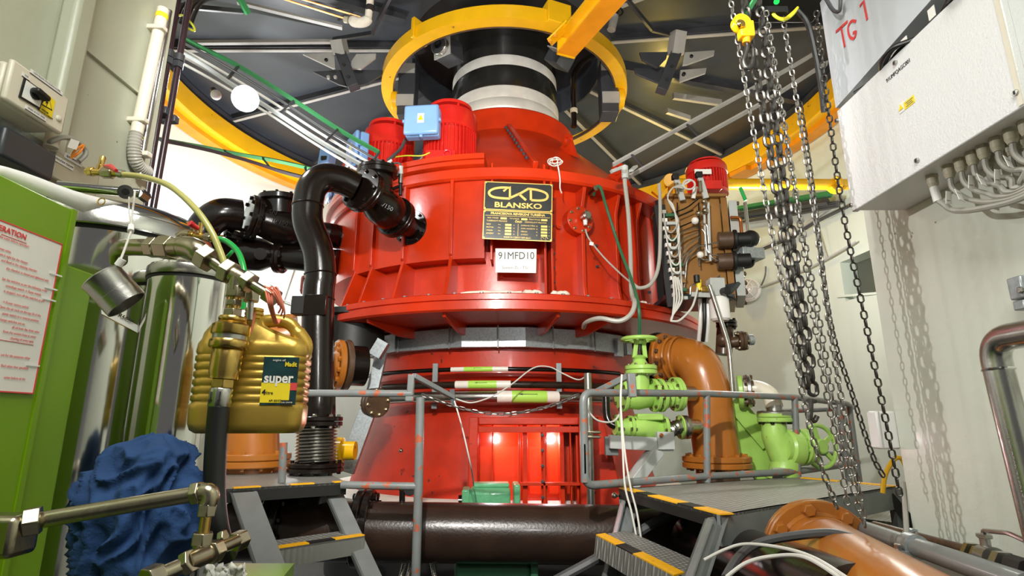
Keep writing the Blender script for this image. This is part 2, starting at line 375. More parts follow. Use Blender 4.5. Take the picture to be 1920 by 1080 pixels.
# ================================================================= the turbine
tb = thing('turbine', 'huge red water turbine filling the middle of the pit', 'turbine', (AX, AY, Z(-.66)))
def lat(prof, name, m, n=96, a0=None, a1=None, parent=None, closed=True, **k):
    # angles are phi degrees measured from the side facing the camera
    mb = MB()
    if a0 is None: mb.lathe((AX, AY, EYE), (0, 0, 1), prof, n, closed=closed)
    else: mb.lathe((AX, AY, EYE), (0, 0, 1), prof, n, math.radians(a0), math.radians(a1), up=(1, 0, 0), closed=closed)
    # frame(): z up, x = up cross z; pick up so x points to -Y
    return mb.build(name, m, parent or tb, **k)
lat([(1.86, .9), (1.90, .9), (1.90, 2.2), (1.86, 2.2)], 'drum_wall', RED)
lat([(1.82, 2.13), (2.08, 2.13), (2.10, 2.15), (2.10, 2.235), (2.07, 2.25), (1.82, 2.25)], 'top_rim', RED)
lat([(1.6, .885), (2.27, .885), (2.29, .90), (2.29, .955), (2.25, .96), (2.25, .98), (2.27, .985), (2.27, 1.03), (2.25, 1.04), (1.6, 1.04)], 'lower_flange', RED)
lat([(1.2, 2.24), (2.13, 2.24), (2.15, 2.25), (2.15, 2.29), (2.12, 2.295), (2.12, 2.305), (2.14, 2.31), (2.14, 2.36), (1.2, 2.36)], 'motor_deck', RED, 64, -150, -4)
lat([(1.85, 1.40), (2.05, 1.40), (2.05, 2.16), (1.85, 2.16)], 'casing_box', RED, 64, -125, -4)
lat([(1.98, 2.24), (1.93, 2.3), (.9, 3.30), (.85, 3.30), (1.6, 2.24)], 'dome', RED)
lat([(.86, 3.24), (.90, 3.24), (.90, 3.56), (.885, 3.58), (.80, 3.58), (.80, 3.24)], 'collar', RED)
lat([(1.3, .9), (1.52, .9), (1.52, .5), (1.3, .5)], 'neck', REDW)
lat([(1.2, .52), (1.46, .52), (1.47, .50), (1.47, .42), (1.43, .38), (1.72, -.70), (1.60, -.70), (1.3, .38)], 'cone_skirt', REDW)
def fin(name, ph, prof, t=.035, m=RED, parent=None, **k):
    """radial plate: profile of (R, h) points"""
    a = math.radians(ph); tv = V((math.cos(a), math.sin(a), 0))*t
    poly = [C(ph, r, h)-tv/2 for r, h in prof]
    return MB().prism(poly, tv).build(name, m, parent or tb, bevel=.004, **k)
for px in (1100, 1166, 1208): fin('rib', PHI(px, 2.05, 1.5), [(1.88, 1.0), (2.04, 1.0), (2.0, 1.2), (2.0, 1.95), (2.06, 2.14), (1.88, 2.14)])
for ph in (62, 76, 90, 110): fin('rib', ph, [(1.88, 1.0), (2.04, 1.0), (2.0, 1.2), (2.0, 1.95), (2.06, 2.14), (1.88, 2.14)])
for px in (1022, 1034):
    f_ = fin('split_flange', PHI(px, 2.05, 1.6), [(1.88, 1.0), (2.07, 1.0), (2.07, 2.3), (1.88, 2.3)], .022)
    if px == 1034:
        for i in range(9):
            ph = PHI(1034, 2.05, 1.6); a = math.radians(ph); bolt(f_, C(ph, 2.03, 1.07+i*.13)+V((math.cos(a), math.sin(a), 0))*.012, (math.cos(a), math.sin(a), 0), .014, .02, DGB)
for px in (668, 700, 758, 846):
    ph = PHI(px, 2.05, 1.45)
    fin('rib', ph, [(1.88, 1.0), (2.24, 1.0), (2.2, 1.04), (2.07, 1.42), (2.09, 1.44), (2.09, 2.16), (1.88, 2.16)], .03)
fin('rib', PHI(921, 2.05, 1.5), [(1.88, 1.38), (2.06, 1.38), (2.06, 2.3), (1.88, 2.3)], .02)
for px in (690, 832, 1046, 1150):
    fin('flange_gusset', PHI(px, 2.2, .86), [(1.5, .895), (2.22, .895), (2.2, .855), (1.80, .785), (1.5, .785)], .03)
# bolts on the rims
for ph in range(-64, 66, 6):
    bolt(tb, C(ph, 2.2, 1.04), (0, 0, 1), .016, .02, GRY)
for ph in range(-72, -4, 7): bolt(tb, C(ph, 2.06, 2.36), (0, 0, 1), .017, .02, RED)
for ph in range(0, 70, 7): bolt(tb, C(ph, 2.0, 2.25), (0, 0, 1), .014, .018, RED)
# joint strip on the dome with bolts
p0, p1 = C(3.5, .98, 3.24), C(9.5, 1.93, 2.32); nr = V((.08, -.7, .71)).normalized()
js = MB().bar(p0+nr*.02, p1+nr*.02, .05, .09, nr).build('dome_joint', RED, tb, bevel=.006)
for i in range(10):
    q = p0.lerp(p1, .06+.09*i); sx = V((-1, -.1, 0)); bolt(js, q+sx*.045+nr*.035, sx*.3+nr, .016, .022, DGB)
# small plates and pads on the dome
p = C(-16, 1.35, 2.86); MB().box(p+nr*.01, .16, .03, .05).build('dome_pad', RED, tb)
for ph, R, h in ((31, 1.35, 2.86), (44, 1.75, 2.47)):
    a = math.radians(ph); rad = V((math.sin(a), -math.cos(a), 0)); tv = V((math.cos(a), math.sin(a), 0)); c = C(ph, R, h)
    mb = MB(); poly = []
    for i in range(13): t = PI*i/12; poly.append(c+V((0, 0, .13))+rad*(.06*math.cos(t))*-1+V((0, 0, 1))*.07*math.sin(t))
    outer = [c+rad*.13-V((0, 0, .12)), c-rad*.15+V((0, 0, .06))]
    ring = [c+V((0, 0, .15))+(rad*math.cos(2*PI*i/20)+V((0, 0, 1))*math.sin(2*PI*i/20))*.075 for i in range(20)]
    inn = [c+V((0, 0, .15))+(rad*math.cos(2*PI*i/20)+V((0, 0, 1))*math.sin(2*PI*i/20))*.035 for i in range(20)]
    th_ = tv*.035
    vs = ring+inn+[q+th_ for q in ring]+[q+th_ for q in inn]; fs = []
    for i in range(20):
        j = (i+1) % 20; fs += [(i, j, 20+j, 20+i), (40+i, 60+i, 60+j, 40+j), (i, 40+i, 40+j, j), (20+i, 20+j, 60+j, 60+i)]
    mb.add(vs, fs); mb.prism([c+rad*.16-V((0, 0, .12)), c+rad*.07+V((0, 0, .13)), c+rad*.03+V((0, 0, .09)), c-rad*.03+V((0, 0, .09)), c-rad*.07+V((0, 0, .13)), c-rad*.16+V((0, 0, .1))], th_)
    mb.build('lifting_lug', RED, tb)
# round hatch with bolts and a sensor
ph = PHI(1085, 1.97, 1.77); a = math.radians(ph); rad = V((math.sin(a), -math.cos(a), 0)); hc = P(1085, 414, C(ph, 1.97, 1.7).y)
hat = MB().cyl(hc-rad*.08, hc+rad*.035, .135, n=40).build('hatch_cover', RED, tb, bevel=.006)
bolts(hat, hc+rad*.035, rad, .108, 8, .012, .014, NICK)
bx = MB().box(hc+V((.05, -.05, -.01)), .12, .02, .02)
sen = thing('temperature_sensor', 'silver round sensor head on the red hatch cover', 'sensor', hc+rad*.08)
q = P(1097, 406, hc.y-.07)
MB().cyl(q-rad*.02, q+rad*.05, .042, n=28).cyl(q+rad*.05, q+rad*.06, .036, n=28).build('head', STAIN, sen, bevel=.004)
MB().cyl(q-rad*.1, q-rad*.02, .018).build('stem', BRASS, sen)
MB().cyl(q-V((0, 0, .03)), q-V((0, 0, .085)), .022, .017).build('cable_gland', WHITE, sen)
# small fittings on the right hand panels
for px, py, r in ((1046, 426, .02), (1128, 364, .017), (1145, 368, .017)):
    ph = PHI(px, 1.9, 1.7); y = C(ph, 1.9, 1.7).y; c = P(px, py, y); a = math.radians(ph); rad = V((math.sin(a), -math.cos(a), 0))
    MB().cyl(c-rad*.02, c+rad*.04, r*1.3, n=20).cyl(c+rad*.04, c+rad*.05, r*.7, n=6).build('port_plug', RED if px < 1100 else OLDB, tb)
for px, py in ((1117, 461), (1145, 466), (1119, 500), (1148, 503), (1201, 526), (1201, 546), (1216, 548), (940, 520), (1065, 335), (1068, 345)):
    ph = PHI(px, 1.92, 1.6); c = P(px, py, C(ph, 1.9, 1.5).y); a = math.radians(ph); rad = V((math.sin(a), -math.cos(a), 0)); bolt(tb, c-rad*.005, rad, .022 if px == 940 else .012, .03, RED if px == 940 else DGB)
# off-white packing stuffed along the flange
for i, (px0, px1, lab) in enumerate(((862, 978, 'long strip of off white packing lying on the red flange'), (980, 1016, 'crumpled off white packing left of the split flange'), (1034, 1070, 'folded off white packing right of the split flange'), (1196, 1216, 'scrap of off white packing at the right end of the red flange'))):
    p0, p1 = PHI(px0, 2.12, 1.03), PHI(px1, 2.12, 1.03); pts = [C(p0+(p1-p0)*t/8, 2.1+random.uniform(-.01, .01), 1.075+random.uniform(-.004, .006)) for t in range(9)]
    MB().tube(pts, [.012]+[random.uniform(.02, .03)*(.8 if i == 0 else 1.15) for _ in range(7)]+[.012], 8).build('packing_strip', FELT, None, lab, 'packing', 'packing scraps on the turbine flange')
# door frame and open doorway in the cone
fx0, fx1 = P(878, 870, 4.74).x, P(1150, 870, 4.74).x; zt, zb = P(980, 782, 4.74).z, Z(-.66)
iy = 4.72; ox0, ox1 = P(896, 860, iy).x, P(1087, 860, iy).x; ot = P(980, 797, iy).z
mb = MB()
mb.box(((fx0+ox0)/2, iy+.2, (zt+zb)/2), ox0-fx0, .4, zt-zb)
mb.prism([V((ox1, iy, zb)), V((fx1+.08, iy, zb)), V((fx1-.07, iy, zt)), V((ox1, iy, zt))], (0, .4, 0))
mb.box(((ox0+ox1)/2, iy+.2, (zt+ot)/2), ox1-ox0, .4, zt-ot)
mb.build('door_frame', REDW, tb, bevel=.01)
dr = MB().box(((ox0+ox1)/2, iy+.30, (ot+zb)/2), ox1-ox0+.02, .03, ot-zb).build('door_back', RED, tb)
def vbar(px, wd, dp, y, m, nm='door_bar'): x = P(px, 870, y).x; return MB().box((x, y, (ot+zb)/2), wd, dp, ot-zb).build(nm, m, dr, bevel=.003)
for px, wd in ((924, .012), (984, .04), (1052, .035), (1080, .02)): vbar(px, wd, .22, iy+.18, RED)
for px in (974, 1070): vbar(px, .012, .05, iy+.05, RED)
b_ = vbar(1020, .02, .06, iy+.04, RED)
for i in range(7): bolt(b_, V((P(1020, 870, iy).x-.012, iy+.008, ot-.08-i*.12)), (0, -1, 0), .012, .014, DGB)
vbar(1020, .05, .012, iy+.075, RED)
for px, wd in ((934, .03), (990, .05), (1060, .06)): pass
MB().box(((ox0+ox1)/2, iy+.03, ot-.035), ox1-ox0, .03, .05).build('door_rail', RED, dr, bevel=.003)
z_ = P(1040, 908, iy).z; MB().box(((P(975, 900, iy).x+ox1)/2, iy+.04, z_), ox1-P(975, 900, iy).x, .06, .025).build('door_rail', RED, dr, bevel=.003)
lamp('POINT', 'doorway_lamp_a', ((ox0*.85+ox1*.15), iy+.15, ot-.12), 10, (1, .93, 1), .03)
lamp('POINT', 'doorway_lamp_b', ((ox0*.25+ox1*.75), iy+.15, ot-.12), 8, (1, .93, 1), .03)
# red housing peeping out at the far left behind the black pipe
c = P(569, 538, 6.3); MB().box(c+V((.1, 0, 0)), .2, .3, .24).build('side_lug', RED, tb, bevel=.05)
c = P(640, 905, 4.9); c = P(752, 845, 4.95); MB().ball(c, .018).build('lubricating_nipple', NICK, tb)
# dark curved guard at the right edge of the drum
mb = MB(); mb.lathe((AX, AY, EYE), (0, 0, 1), [(2.06, 1.0), (2.13, 1.0), (2.13, 2.2), (2.06, 2.2)], 10, math.radians(48), math.radians(60), up=(1, 0, 0), closed=True)
mb.build('side_guard', BLACK, tb)
# ----------------------------------------------------------------- shaft
sh = thing('turbine_shaft', 'thick polished steel shaft rising out of the red turbine', 'shaft', (AX, AY, Z(3.58)))
def sl(prof, nm, m, **k): return MB().lathe((AX, AY, EYE), (0, 0, 1), prof, 72).build(nm, m, sh, **k)
sl([(.74, 3.3), (.74, 3.66), (.725, 3.68), (.735, 3.70), (.735, 3.80), (.715, 3.83), (.72, 3.86), (.72, 3.98), (.70, 4.0)], 'lower_sleeve', SHAFT)
sl([(.70, 3.98), (.705, 4.0), (.705, 4.26), (.70, 4.28)], 'dark_band', SHAFTD, label='glossy black band of the shaft')
sl([(.69, 4.26), (.70, 4.28), (.70, 4.42), (.69, 4.43)], 'steel_band', SHAFT)
sl([(.69, 4.42), (.695, 4.44), (.695, 6.5)], 'upper_shaft', SHAFTD)
# ================================================================= yellow rings
r1 = thing('ring_rail', 'small yellow steel ring hanging around the shaft', 'ring', (AX, AY, Z(4.2)))
MB().lathe((AX, AY, EYE), (0, 0, 1), [(1.46, 4.20), (1.62, 4.20), (1.62, 4.36), (1.60, 4.36), (1.60, 4.23), (1.46, 4.23)], 96, closed=True).build('ring', YEL, r1, ang=30)
MB().lathe((AX, AY, EYE), (0, 0, 1), [(1.455, 4.195), (1.475, 4.195), (1.475, 4.24), (1.455, 4.24)], 96, closed=True).build('inner_edge', OLDB, r1)
for ph, wd in ((-38, .05), (22, .28)):
    a = math.radians(ph); rad = V((math.sin(a), -math.cos(a), 0)); tv = V((math.cos(a), math.sin(a), 0)); c = C(ph, 1.55, 4.33)
    MB().box(c, .22, wd, .26, (rad, tv, V((0, 0, 1)))).build('joint_block', YEL, r1, bevel=.008)
a = P(1060, 88, 5.15); b = P(1145, -12, 4.3)
ib = thing('crane_beam', 'yellow I beam crossing the small yellow ring at a slant', 'beam', a)
d_ = (b-a).normalized(); b = b+d_*.9; x, y, z = frame(b-a)
mb = MB(); mid = (a+b)/2; ln = (b-a).length
mb.box(mid, .02, .2, ln, (x, y, z))
MB_ = mb.build('web', YEL, ib)
MB().box(mid-y*.1, .20, .022, ln, (x, y, z)).build('lower_flange', ORY, ib, label='orange underside of the beam')
MB().box(mid+y*.1, .20, .022, ln, (x, y, z)).build('upper_flange', YEL, ib)
MB().box(a+z*.02-y*.02, .2, .2, .02, (x, y, z)).build('end_plate', YEL, ib)
hp = MB().bar(P(1030, 80, 5.05), P(1066, 44, 4.95), .02, .13, (0, -1, .2)).build('splice_plate', YEL, ib, bevel=.005)
for i in range(4):
    q = P(1031+i*10, 76-i*11, 4.98); bolt(hp, q, (-.1, -1, -.25), .018, .02, ORY)
# rollers and their dark housings on the ring
def roller(pxr, pyr, pxh, pyh, Y, r, lab, lit):
    c = P(pxr, pyr, Y); h = P(pxh, pyh, Y+.12); t = thing('guide_roller', lab, 'roller', h, 'guide rollers inside the small yellow ring')
    ax = (c-h).normalized(); x, y, z = frame(ax)
    MB().box(h, .24, .24, .26, (x, y, z)).build('housing', DGB, t, bevel=.01)
    f_ = MB().box(h+ax*.135, .25, .25, .012, (x, y, z)).build('face_plate', PALE, t)
    MB().cyl(h+ax*.1, c+ax*.06, r, n=36).build('drum', STAIN, t, bevel=.008)
    e = MB().cyl(c+ax*.06, c+ax*.068, r*.82, n=36).build('end_cap', DGB, t)
    MB().lathe(c+ax*.068, ax, [(r*.45, 0), (r*.45, .008), (r*.35, .008), (r*.35, 0)], 24).build('rim', BLACK, e)
roller(828, 88, 842, 98, 5.9, .115, 'steel guide roller on a dark block left of the shaft, under the ring front', 1)
def side_roller(px, py, w_, hgt, Y, sgn, lab):
    c = P(px, py, Y); t = thing('guide_roller', lab, 'roller', c, 'guide rollers inside the small yellow ring'); s = S(px, py, Y)
    MB().box(c+V((sgn*-.14, 0, .05)), .22, .26, .75).build('housing', DGB, t, bevel=.01)
    MB().box(c+V((sgn*-.13, -.14, -.12)), .22, .012, .16).build('face_plate', PALE, t)
    MB().box(c+V((sgn*-.13, -.14, .34)), .22, .012, .14).build('face_plate', PALE, t)
    MB().cyl(c+V((sgn*-.02, 0, -.06)), c+V((sgn*.06, 0, -.06)), .13, n=32).build('drum', YEL, t, bevel=.01)
side_roller(745, 183, 0, 0, 6.55, -1, 'guide roller in a dark housing at the left inside of the small yellow ring')
side_roller(1160, 178, 0, 0, 6.55, 1, 'guide roller in a dark housing at the right inside of the small yellow ring')
c = P(1052, 105, 5.9); t = thing('clamp_block', 'grey block with a slanted face right of the shaft under the yellow beam', 'block', c)
MB().box(c, .24, .26, .24, frame((.6, -.5, -.6))).build('body', DGB, t, bevel=.008); MB().box(c+V((-.05, -.15, -.05)), .2, .012, .2, frame((.6, -.5, -.6))[::1]).build('face_plate', PALE, t)
# dark cylinder around the hole
MB().lathe((AX, AY, EYE), (0, 0, 1), [(1.28, 4.62), (1.30, 4.62), (1.30, 5.0), (1.28, 5.0)], 72, math.radians(95), math.radians(265), up=(1, 0, 0), closed=True).build('bearing_skirt', DGR, None, 'dark grey skirt plate hanging behind the shaft', 'plate')
# vertical brown pipe beside the shaft
t = thing('oil_pipe', 'thin dark brown pipe bending over beside the shaft on the right', 'pipe', P(1076, 225, 6.0))
MB().tube(fillet([P(1076, 238, 6.0), P(1075, 140, 6.0), P(1090, 118, 6.05), P(1118, 100, 6.2)], .12), .035, 14).build('tube', BLK, t)
MB().disc(P(1076, 208, 6.0), (0, 0, 1), .045, .06).build('collar', BEIGE, t)
# outer yellow ring
r2 = thing('ring_beam', 'large yellow ring beam running around the pit wall under the ceiling', 'ring', (AX, AY, Z(4.16)))
MB().lathe((AX, AY, EYE), (0, 0, 1), [(4.36, 4.47), (4.36, 4.19), (4.38, 4.17), (4.55, 4.17), (4.55, 4.47)], 160, closed=True).build('ring', YEL, r2, ang=30)
mb = MB()
mb.lathe((AX, AY, EYE), (0, 0, 1), [(4.50, 4.10), (4.70, 4.10), (4.70, 4.17), (4.50, 4.17)], 120, closed=True).build('lower_lip', ORY, r2, label='orange lower lip of the ring')
for ph in (122, 117, -128): 
    a = math.radians(ph); rad = V((math.sin(a), -math.cos(a), 0)); tv = V((math.cos(a), math.sin(a), 0))
    MB().box(C(ph, 4.45, 4.13), .12, .35, .07, (rad, tv, V((0, 0, 1)))).build('rail_clip', ORY, r2)
MB().lathe((AX, AY, EYE), (0, 0, 1), [(4.40, 4.46), (4.72, 4.46), (4.72, 4.66), (4.40, 4.62)], 120, closed=True).build('wall_bracket_ring', DGB, None, 'dark grey channel ring between the yellow ring beam and the ceiling', 'ring')
# ceiling brackets: beam with gusset plates
def bracket(name, lab, beam, plates, grp=None):
    a, b = P(*beam[0]), P(*beam[1]); t = thing(name, lab, 'bracket', a, grp); x, y, z = frame(b-a)
    MB().bar(a, b, .13, .13).build('arm', DGB, t, bevel=.004)
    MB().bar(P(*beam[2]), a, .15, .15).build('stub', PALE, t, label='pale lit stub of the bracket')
    for q in (.35, .7): MB().cyl(a.lerp(b, q)-V((0, .07, .03)), a.lerp(b, q)-V((0, .085, .035)), .02).build('bolt_head', BLACK, t)
    for poly, m, holes in plates:
        pts = [P(px, py, Y) for px, py, Y in poly]
        g = MB().plate(pts, .03, FW).build('gusset_plate', m, t, bevel=.003)
        for px, py, Y in holes:
            c = P(px, py, Y); n = (pts[1]-pts[0]).cross(pts[-1]-pts[0]).normalized(); MB().disc(c, n, .022, .045, 20).build('hole', BLACK if m is PALE else PALE, g)
YB = 6.0
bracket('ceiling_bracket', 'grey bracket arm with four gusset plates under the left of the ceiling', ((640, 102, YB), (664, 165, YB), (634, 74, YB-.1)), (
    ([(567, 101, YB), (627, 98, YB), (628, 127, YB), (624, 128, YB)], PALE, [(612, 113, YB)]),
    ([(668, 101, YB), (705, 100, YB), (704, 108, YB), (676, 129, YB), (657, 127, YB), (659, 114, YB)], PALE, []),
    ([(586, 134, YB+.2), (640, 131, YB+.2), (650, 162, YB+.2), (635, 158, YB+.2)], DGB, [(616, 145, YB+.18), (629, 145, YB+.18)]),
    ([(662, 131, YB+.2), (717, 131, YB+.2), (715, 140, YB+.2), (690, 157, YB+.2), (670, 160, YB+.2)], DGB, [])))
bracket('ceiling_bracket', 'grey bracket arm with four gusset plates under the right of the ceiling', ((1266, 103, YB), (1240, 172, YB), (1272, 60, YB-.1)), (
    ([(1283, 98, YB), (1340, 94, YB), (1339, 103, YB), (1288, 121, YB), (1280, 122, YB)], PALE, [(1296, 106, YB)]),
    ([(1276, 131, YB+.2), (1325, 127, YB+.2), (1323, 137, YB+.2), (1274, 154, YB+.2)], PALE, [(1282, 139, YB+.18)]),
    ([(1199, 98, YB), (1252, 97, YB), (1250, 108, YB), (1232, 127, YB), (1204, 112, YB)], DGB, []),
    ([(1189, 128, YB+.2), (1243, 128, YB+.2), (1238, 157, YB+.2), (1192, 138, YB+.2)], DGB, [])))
MB().bar(P(1262, 180, 7.2), P(1352, 193, 7.4), .05, .09).build('ceiling_bar', PALE, None, 'pale flat bar under the ceiling left of the chains', 'bar')
MB().bar(P(1250, 208, 7.2), P(1293, 222, 7.4), .05, .07).build('ceiling_bar', PALE, None, 'short pale bar stub under the ceiling below the long one', 'bar')
# struts bolted to the ceiling near the top edge
MB().bar(P(625, 74, 6.1), P(700, 62, 5.8), .03, .05).build('ceiling_strut', DGB, None, 'dark strut from the left ceiling bracket to a plate corner', 'strut')
MB().bar(P(698, 60, 5.75), P(733, -8, 5.2), .03, .07).build('ceiling_strut', DGB, None, 'dark strut rising to the frame top left of the yellow ring', 'strut')
MB().bar(P(1222, 55, 5.8), P(1172, -6, 5.2), .03, .06).build('ceiling_strut', DGB, None, 'dark strut rising to the frame top right of the yellow beam', 'strut')
MB().bar(P(1222, 56, 5.8), P(1262, 66, 6.0), .03, .05).build('ceiling_strut', DGB, None, 'dark strut joining the right ceiling bracket', 'strut')
MB().bar(P(445, 4, 5.2), P(642, 52, 5.5), .05, .03).build('ceiling_strip', PALE, None, 'pale steel strip slanting across the upper left ceiling', 'strip')
MB().bar(P(360, 80, 5.7), P(626, 78, 6.2), .05, .04).build('ceiling_strip', PALE, None, 'pale steel strip running level to the left ceiling bracket', 'strip')
# copper pipes and the tape wrapped elbow at the top
t = thing('copper_pipe', 'pair of copper pipes ending in a taped white elbow under the ceiling', 'pipe', P(660, 40, 5.3))
MB().tube([P(540, -10, 5.0), P(690, 36, 5.3)], .011).build('pipe', COPPER, t); MB().tube([P(520, -6, 5.0), P(652, 36, 5.3)], .011).build('pipe', COPPER, t)
MB().tube(catmull([P(657, 37, 5.3), P(672, 42, 5.28), P(688, 38, 5.28), P(692, 20, 5.25), P(694, 2, 5.2), P(694, -10, 5.15)], 6), [.03, .045, .055, .06, .06]+[.055]*9+[.04]*17, 14).build('taped_elbow', FELT, t)
MB().disc(P(649, 37, 5.3), (1, 0, -.2), .038, .05).build('nut', BEIGE, t); MB().disc(P(694, 14, 5.2), (0, 0, 1), .05, .02).build('clamp', BLACK, t)
t = thing('pipe_fitting', 'small white fitting with a valve under the yellow beam at the top right', 'fitting', P(1148, 40, 5.6))
MB().tube([P(1146, 56, 5.6), P(1152, 30, 5.6)], .05).build('body', PALE, t); MB().tube([P(1152, 30, 5.6), P(1158, 10, 5.6)], .035).build('neck', BLACK, t)
MB().tube([P(1158, 22, 5.6)+V((.06*math.cos(i*PI/8), 0, .06*math.sin(i*PI/8))) for i in range(16)], .01, closed=True).build('handle', BLACK, t)
# ================================================================= motors on the deck
def motor(c, up, r, h, lab, box=None, eye=True, sc=1., cowl=True, grp='red electric motors on the turbine'):
    t = thing('electric_motor', lab, 'motor', c, grp); c = V(c); z = V((0, 0, 1))
    MB().lathe(c, z, [(r*1.0, 0), (r*1.0, h*.1), (r*.86, h*.14), (r*.86, h*.62)], 40).build('body', REDM, t)
    mb = MB()
    for i in range(40):
        a = 2*PI*i/40; rad = V((math.cos(a), math.sin(a), 0)); tv = V((-math.sin(a), math.cos(a), 0))
        mb.box(c+rad*(r*.92)+z*(h*.36), r*.18, r*.05, h*.50, (rad, tv, z))
    mb.build('cooling_fins', REDM, t)
    MB().lathe(c, z, [(r*1.0, h*.60), (r*1.04, h*.61), (r*1.04, h*.79), (r*.98, h*.86), (r*.80, h*.875), (r*.78, h*.86), (r*.4, h*.86), (r*.4, h*.80), (0.001, h*.80)], 40).build('fan_cowl', REDM, t)
    mb = MB().lathe(c, z, [(r*.84, h*.93), (r*.84, h*.97), (r*.70, h), (0.001, h*1.01), (0.001, h*.98), (r*.66, h*.97)], 40)
    for i in range(4): a = i*PI/2+.5; rad = V((math.cos(a), math.sin(a), 0)); mb.cyl(c+rad*r*.74+z*h*.86, c+rad*r*.74+z*h*.95, r*.05, n=8)
    mb.build('rain_hood', REDM, t)
    MB().box(c+V((-r*.2, -r*.85, h*.10)), r*1.1, r*.5, h*.26).build('foot_block', REDM, t, bevel=.01)
    if eye: MB().tube([c+V((r*.05, -r*1.15, h*.17))+V((math.cos(i*PI/8), 0, math.sin(i*PI/8)))*.035 for i in range(16)], .011, 8, closed=True).build('lifting_eye', REDP, t)
    if box:
        dx, bw, bh, bd, hz, yaw = box; ca, sa = math.cos(yaw), math.sin(yaw); X = V((ca, sa, 0)); Yv = V((-sa, ca, 0)); q = c+X*dx*r+Yv*(-r*1.05-bd/2)*1.0+z*hz
        if abs(yaw) > .6: q = c+V((math.sin(yaw), -math.cos(yaw), 0))*(r*1.02+bd*.5)+z*hz; 
        tb_ = MB().box(q+Yv*bd*.18, bw, bd*.64, bh, (X, Yv, z)).build('terminal_box', BLUE, t, bevel=.018)
        MB().box(q-Yv*bd*.34, bw*1.02, bd*.3, bh*1.02, (X, Yv, z)).build('lid', BLUE, tb_, bevel=.022)
        for s, k in ((-1, 0), (1, 0), (0, -1)): MB().box(q-Yv*bd*.2+X*(s*bw*.52)+z*(k*bh*.53), .03, .04, .03, (X, Yv, z)).build('latch', BLUE, tb_, bevel=.004)
        n = -Yv; st = q-Yv*bd*.495
        sk = MB().box(st+z*bh*.02, bw*.19, .002, bh*.33, (X, Yv, z)).build('sticker', PAPER, tb_)
        tri = [st+n*.002+z*bh*.14, st+n*.002+X*bw*.08-z*bh*.05, st+n*.002-X*bw*.08-z*bh*.05]
        MB().prism(tri, n*.001).build('warning_triangle', SIGNY, tb_)
    return t
c = P(843, 292, 5.2); motor((c.x, c.y, Z(2.36)), 0, .265, .80, 'biggest red motor, nearest the shaft, with a full blue terminal box', (-.72, .33, .30, .16, .44, -.10))
c = C(-46, 1.72, 2.36); motor(c, 0, .265, .80, 'second red motor from the shaft, its blue box turned sideways', (0, .3, .32, .15, .40, -.95))
c = C(-72, 1.76, 2.36); motor(c, 0, .25, .74, 'third red motor at the far left behind the black pipe', (0, .3, .34, .15, .30, -1.1))
# box of a fourth one, low at the left, showing left of the third motor
c = P(614, 296, 6.4); t = thing('junction_box', 'small light blue box left of the red motors above the black elbow', 'box', c)
MB().box(c, .16, .14, .24, frame((0, .2, 1), (.4, 1, 0))).build('body', BLUE, t, bevel=.012); MB().box(c+V((-.01, -.09, -.05)), .07, .04, .05).build('latch', BLACK, t, bevel=.005)
cable('earth_wire', [P(732, 296, 4.75), P(760, 292, 4.85), P(790, 292, 4.9), P(806, 286, 4.9)], .007, YG, 'yellow green earth wire at the foot of the biggest motor', 'wire')
cable('motor_cable', [P(760, 262, 5.0), P(752, 278, 4.9), P(738, 292, 4.75), P(728, 300, 4.7)], .016, CABD, 'dark cable dropping from the second motor to the tray end')
# ================================================================= lamp, trays, cables overhead
c = P(460, 185, 4.05); t = thing('floodlight', 'dazzling round floodlight on the upper left under the cable tray', 'lamp', c)
ax = (V((.3, 0, EYE+.6))-c).normalized()
MB().lathe(c-ax*.1, ax, [(.04, 0), (.07, .03), (.10, .09), (.105, .1), (.095, .1)], 28).build('housing', DGB, t)
MB().disc(c+ax*.002, ax, .094, .006).build('lens', LAMPW, t, label='glowing lens')
MB().bar(c-ax*.1, c-ax*.1+V((-.05, .05, .14)), .03, .03).build('stem', DGB, t)
lamp('POINT', 'floodlight_bulb', c+ax*.14, 40, (.95, .98, 1), .05)
c = P(405, 178, 5.9); t = thing('spot_lamp', 'small unlit white spot lamp left of the dazzling floodlight', 'lamp', c)
MB().ball(c, .06).build('bulb', WHITE, t); MB().cyl(c, c+V((-.06, .03, .09)), .035).build('holder', DGB, t)
def tray(name, lab, pts, wd, upv, rail_m, rung=.35, rail=(.012, .05), edge=None, grp=None, cat='cable tray', rungm=None, lip=None):
    """ladder tray along pts: two rails, rungs between"""
    pts = catmull(pts, 6); t = thing(name, lab, cat, pts[0], grp); L_, R_ = [], []
    for i, p in enumerate(pts):
        d = (pts[min(i+1, len(pts)-1)]-pts[max(i-1, 0)]).normalized(); s = V(upv).cross(d).normalized() if not isinstance(upv, str) else None
        L_.append(p-s*wd/2); R_.append(p+s*wd/2)
    for q, m in ((L_, rail_m), (R_, edge or rail_m)):
        mb = MB(); rows = []
        for i, p in enumerate(q):
            d = (q[min(i+1, len(q)-1)]-q[max(i-1, 0)]).normalized(); n = V(upv).normalized(); s = n.cross(d).normalized()
            rows.append([p-s*rail[0]-n*rail[1], p+s*rail[0]-n*rail[1], p+s*rail[0]+n*rail[1], p-s*rail[0]+n*rail[1]])
        mb.hull_loft(rows).build('rail', m, t)
    acc = 0
    for i in range(1, len(pts)):
        acc += (pts[i]-pts[i-1]).length
        if acc > rung: acc = 0; MB().bar(L_[i], R_[i], .03, .015).build('rung', rungm or rail_m, t)
    return t, pts
TG2 = 'cable trays around the pit'
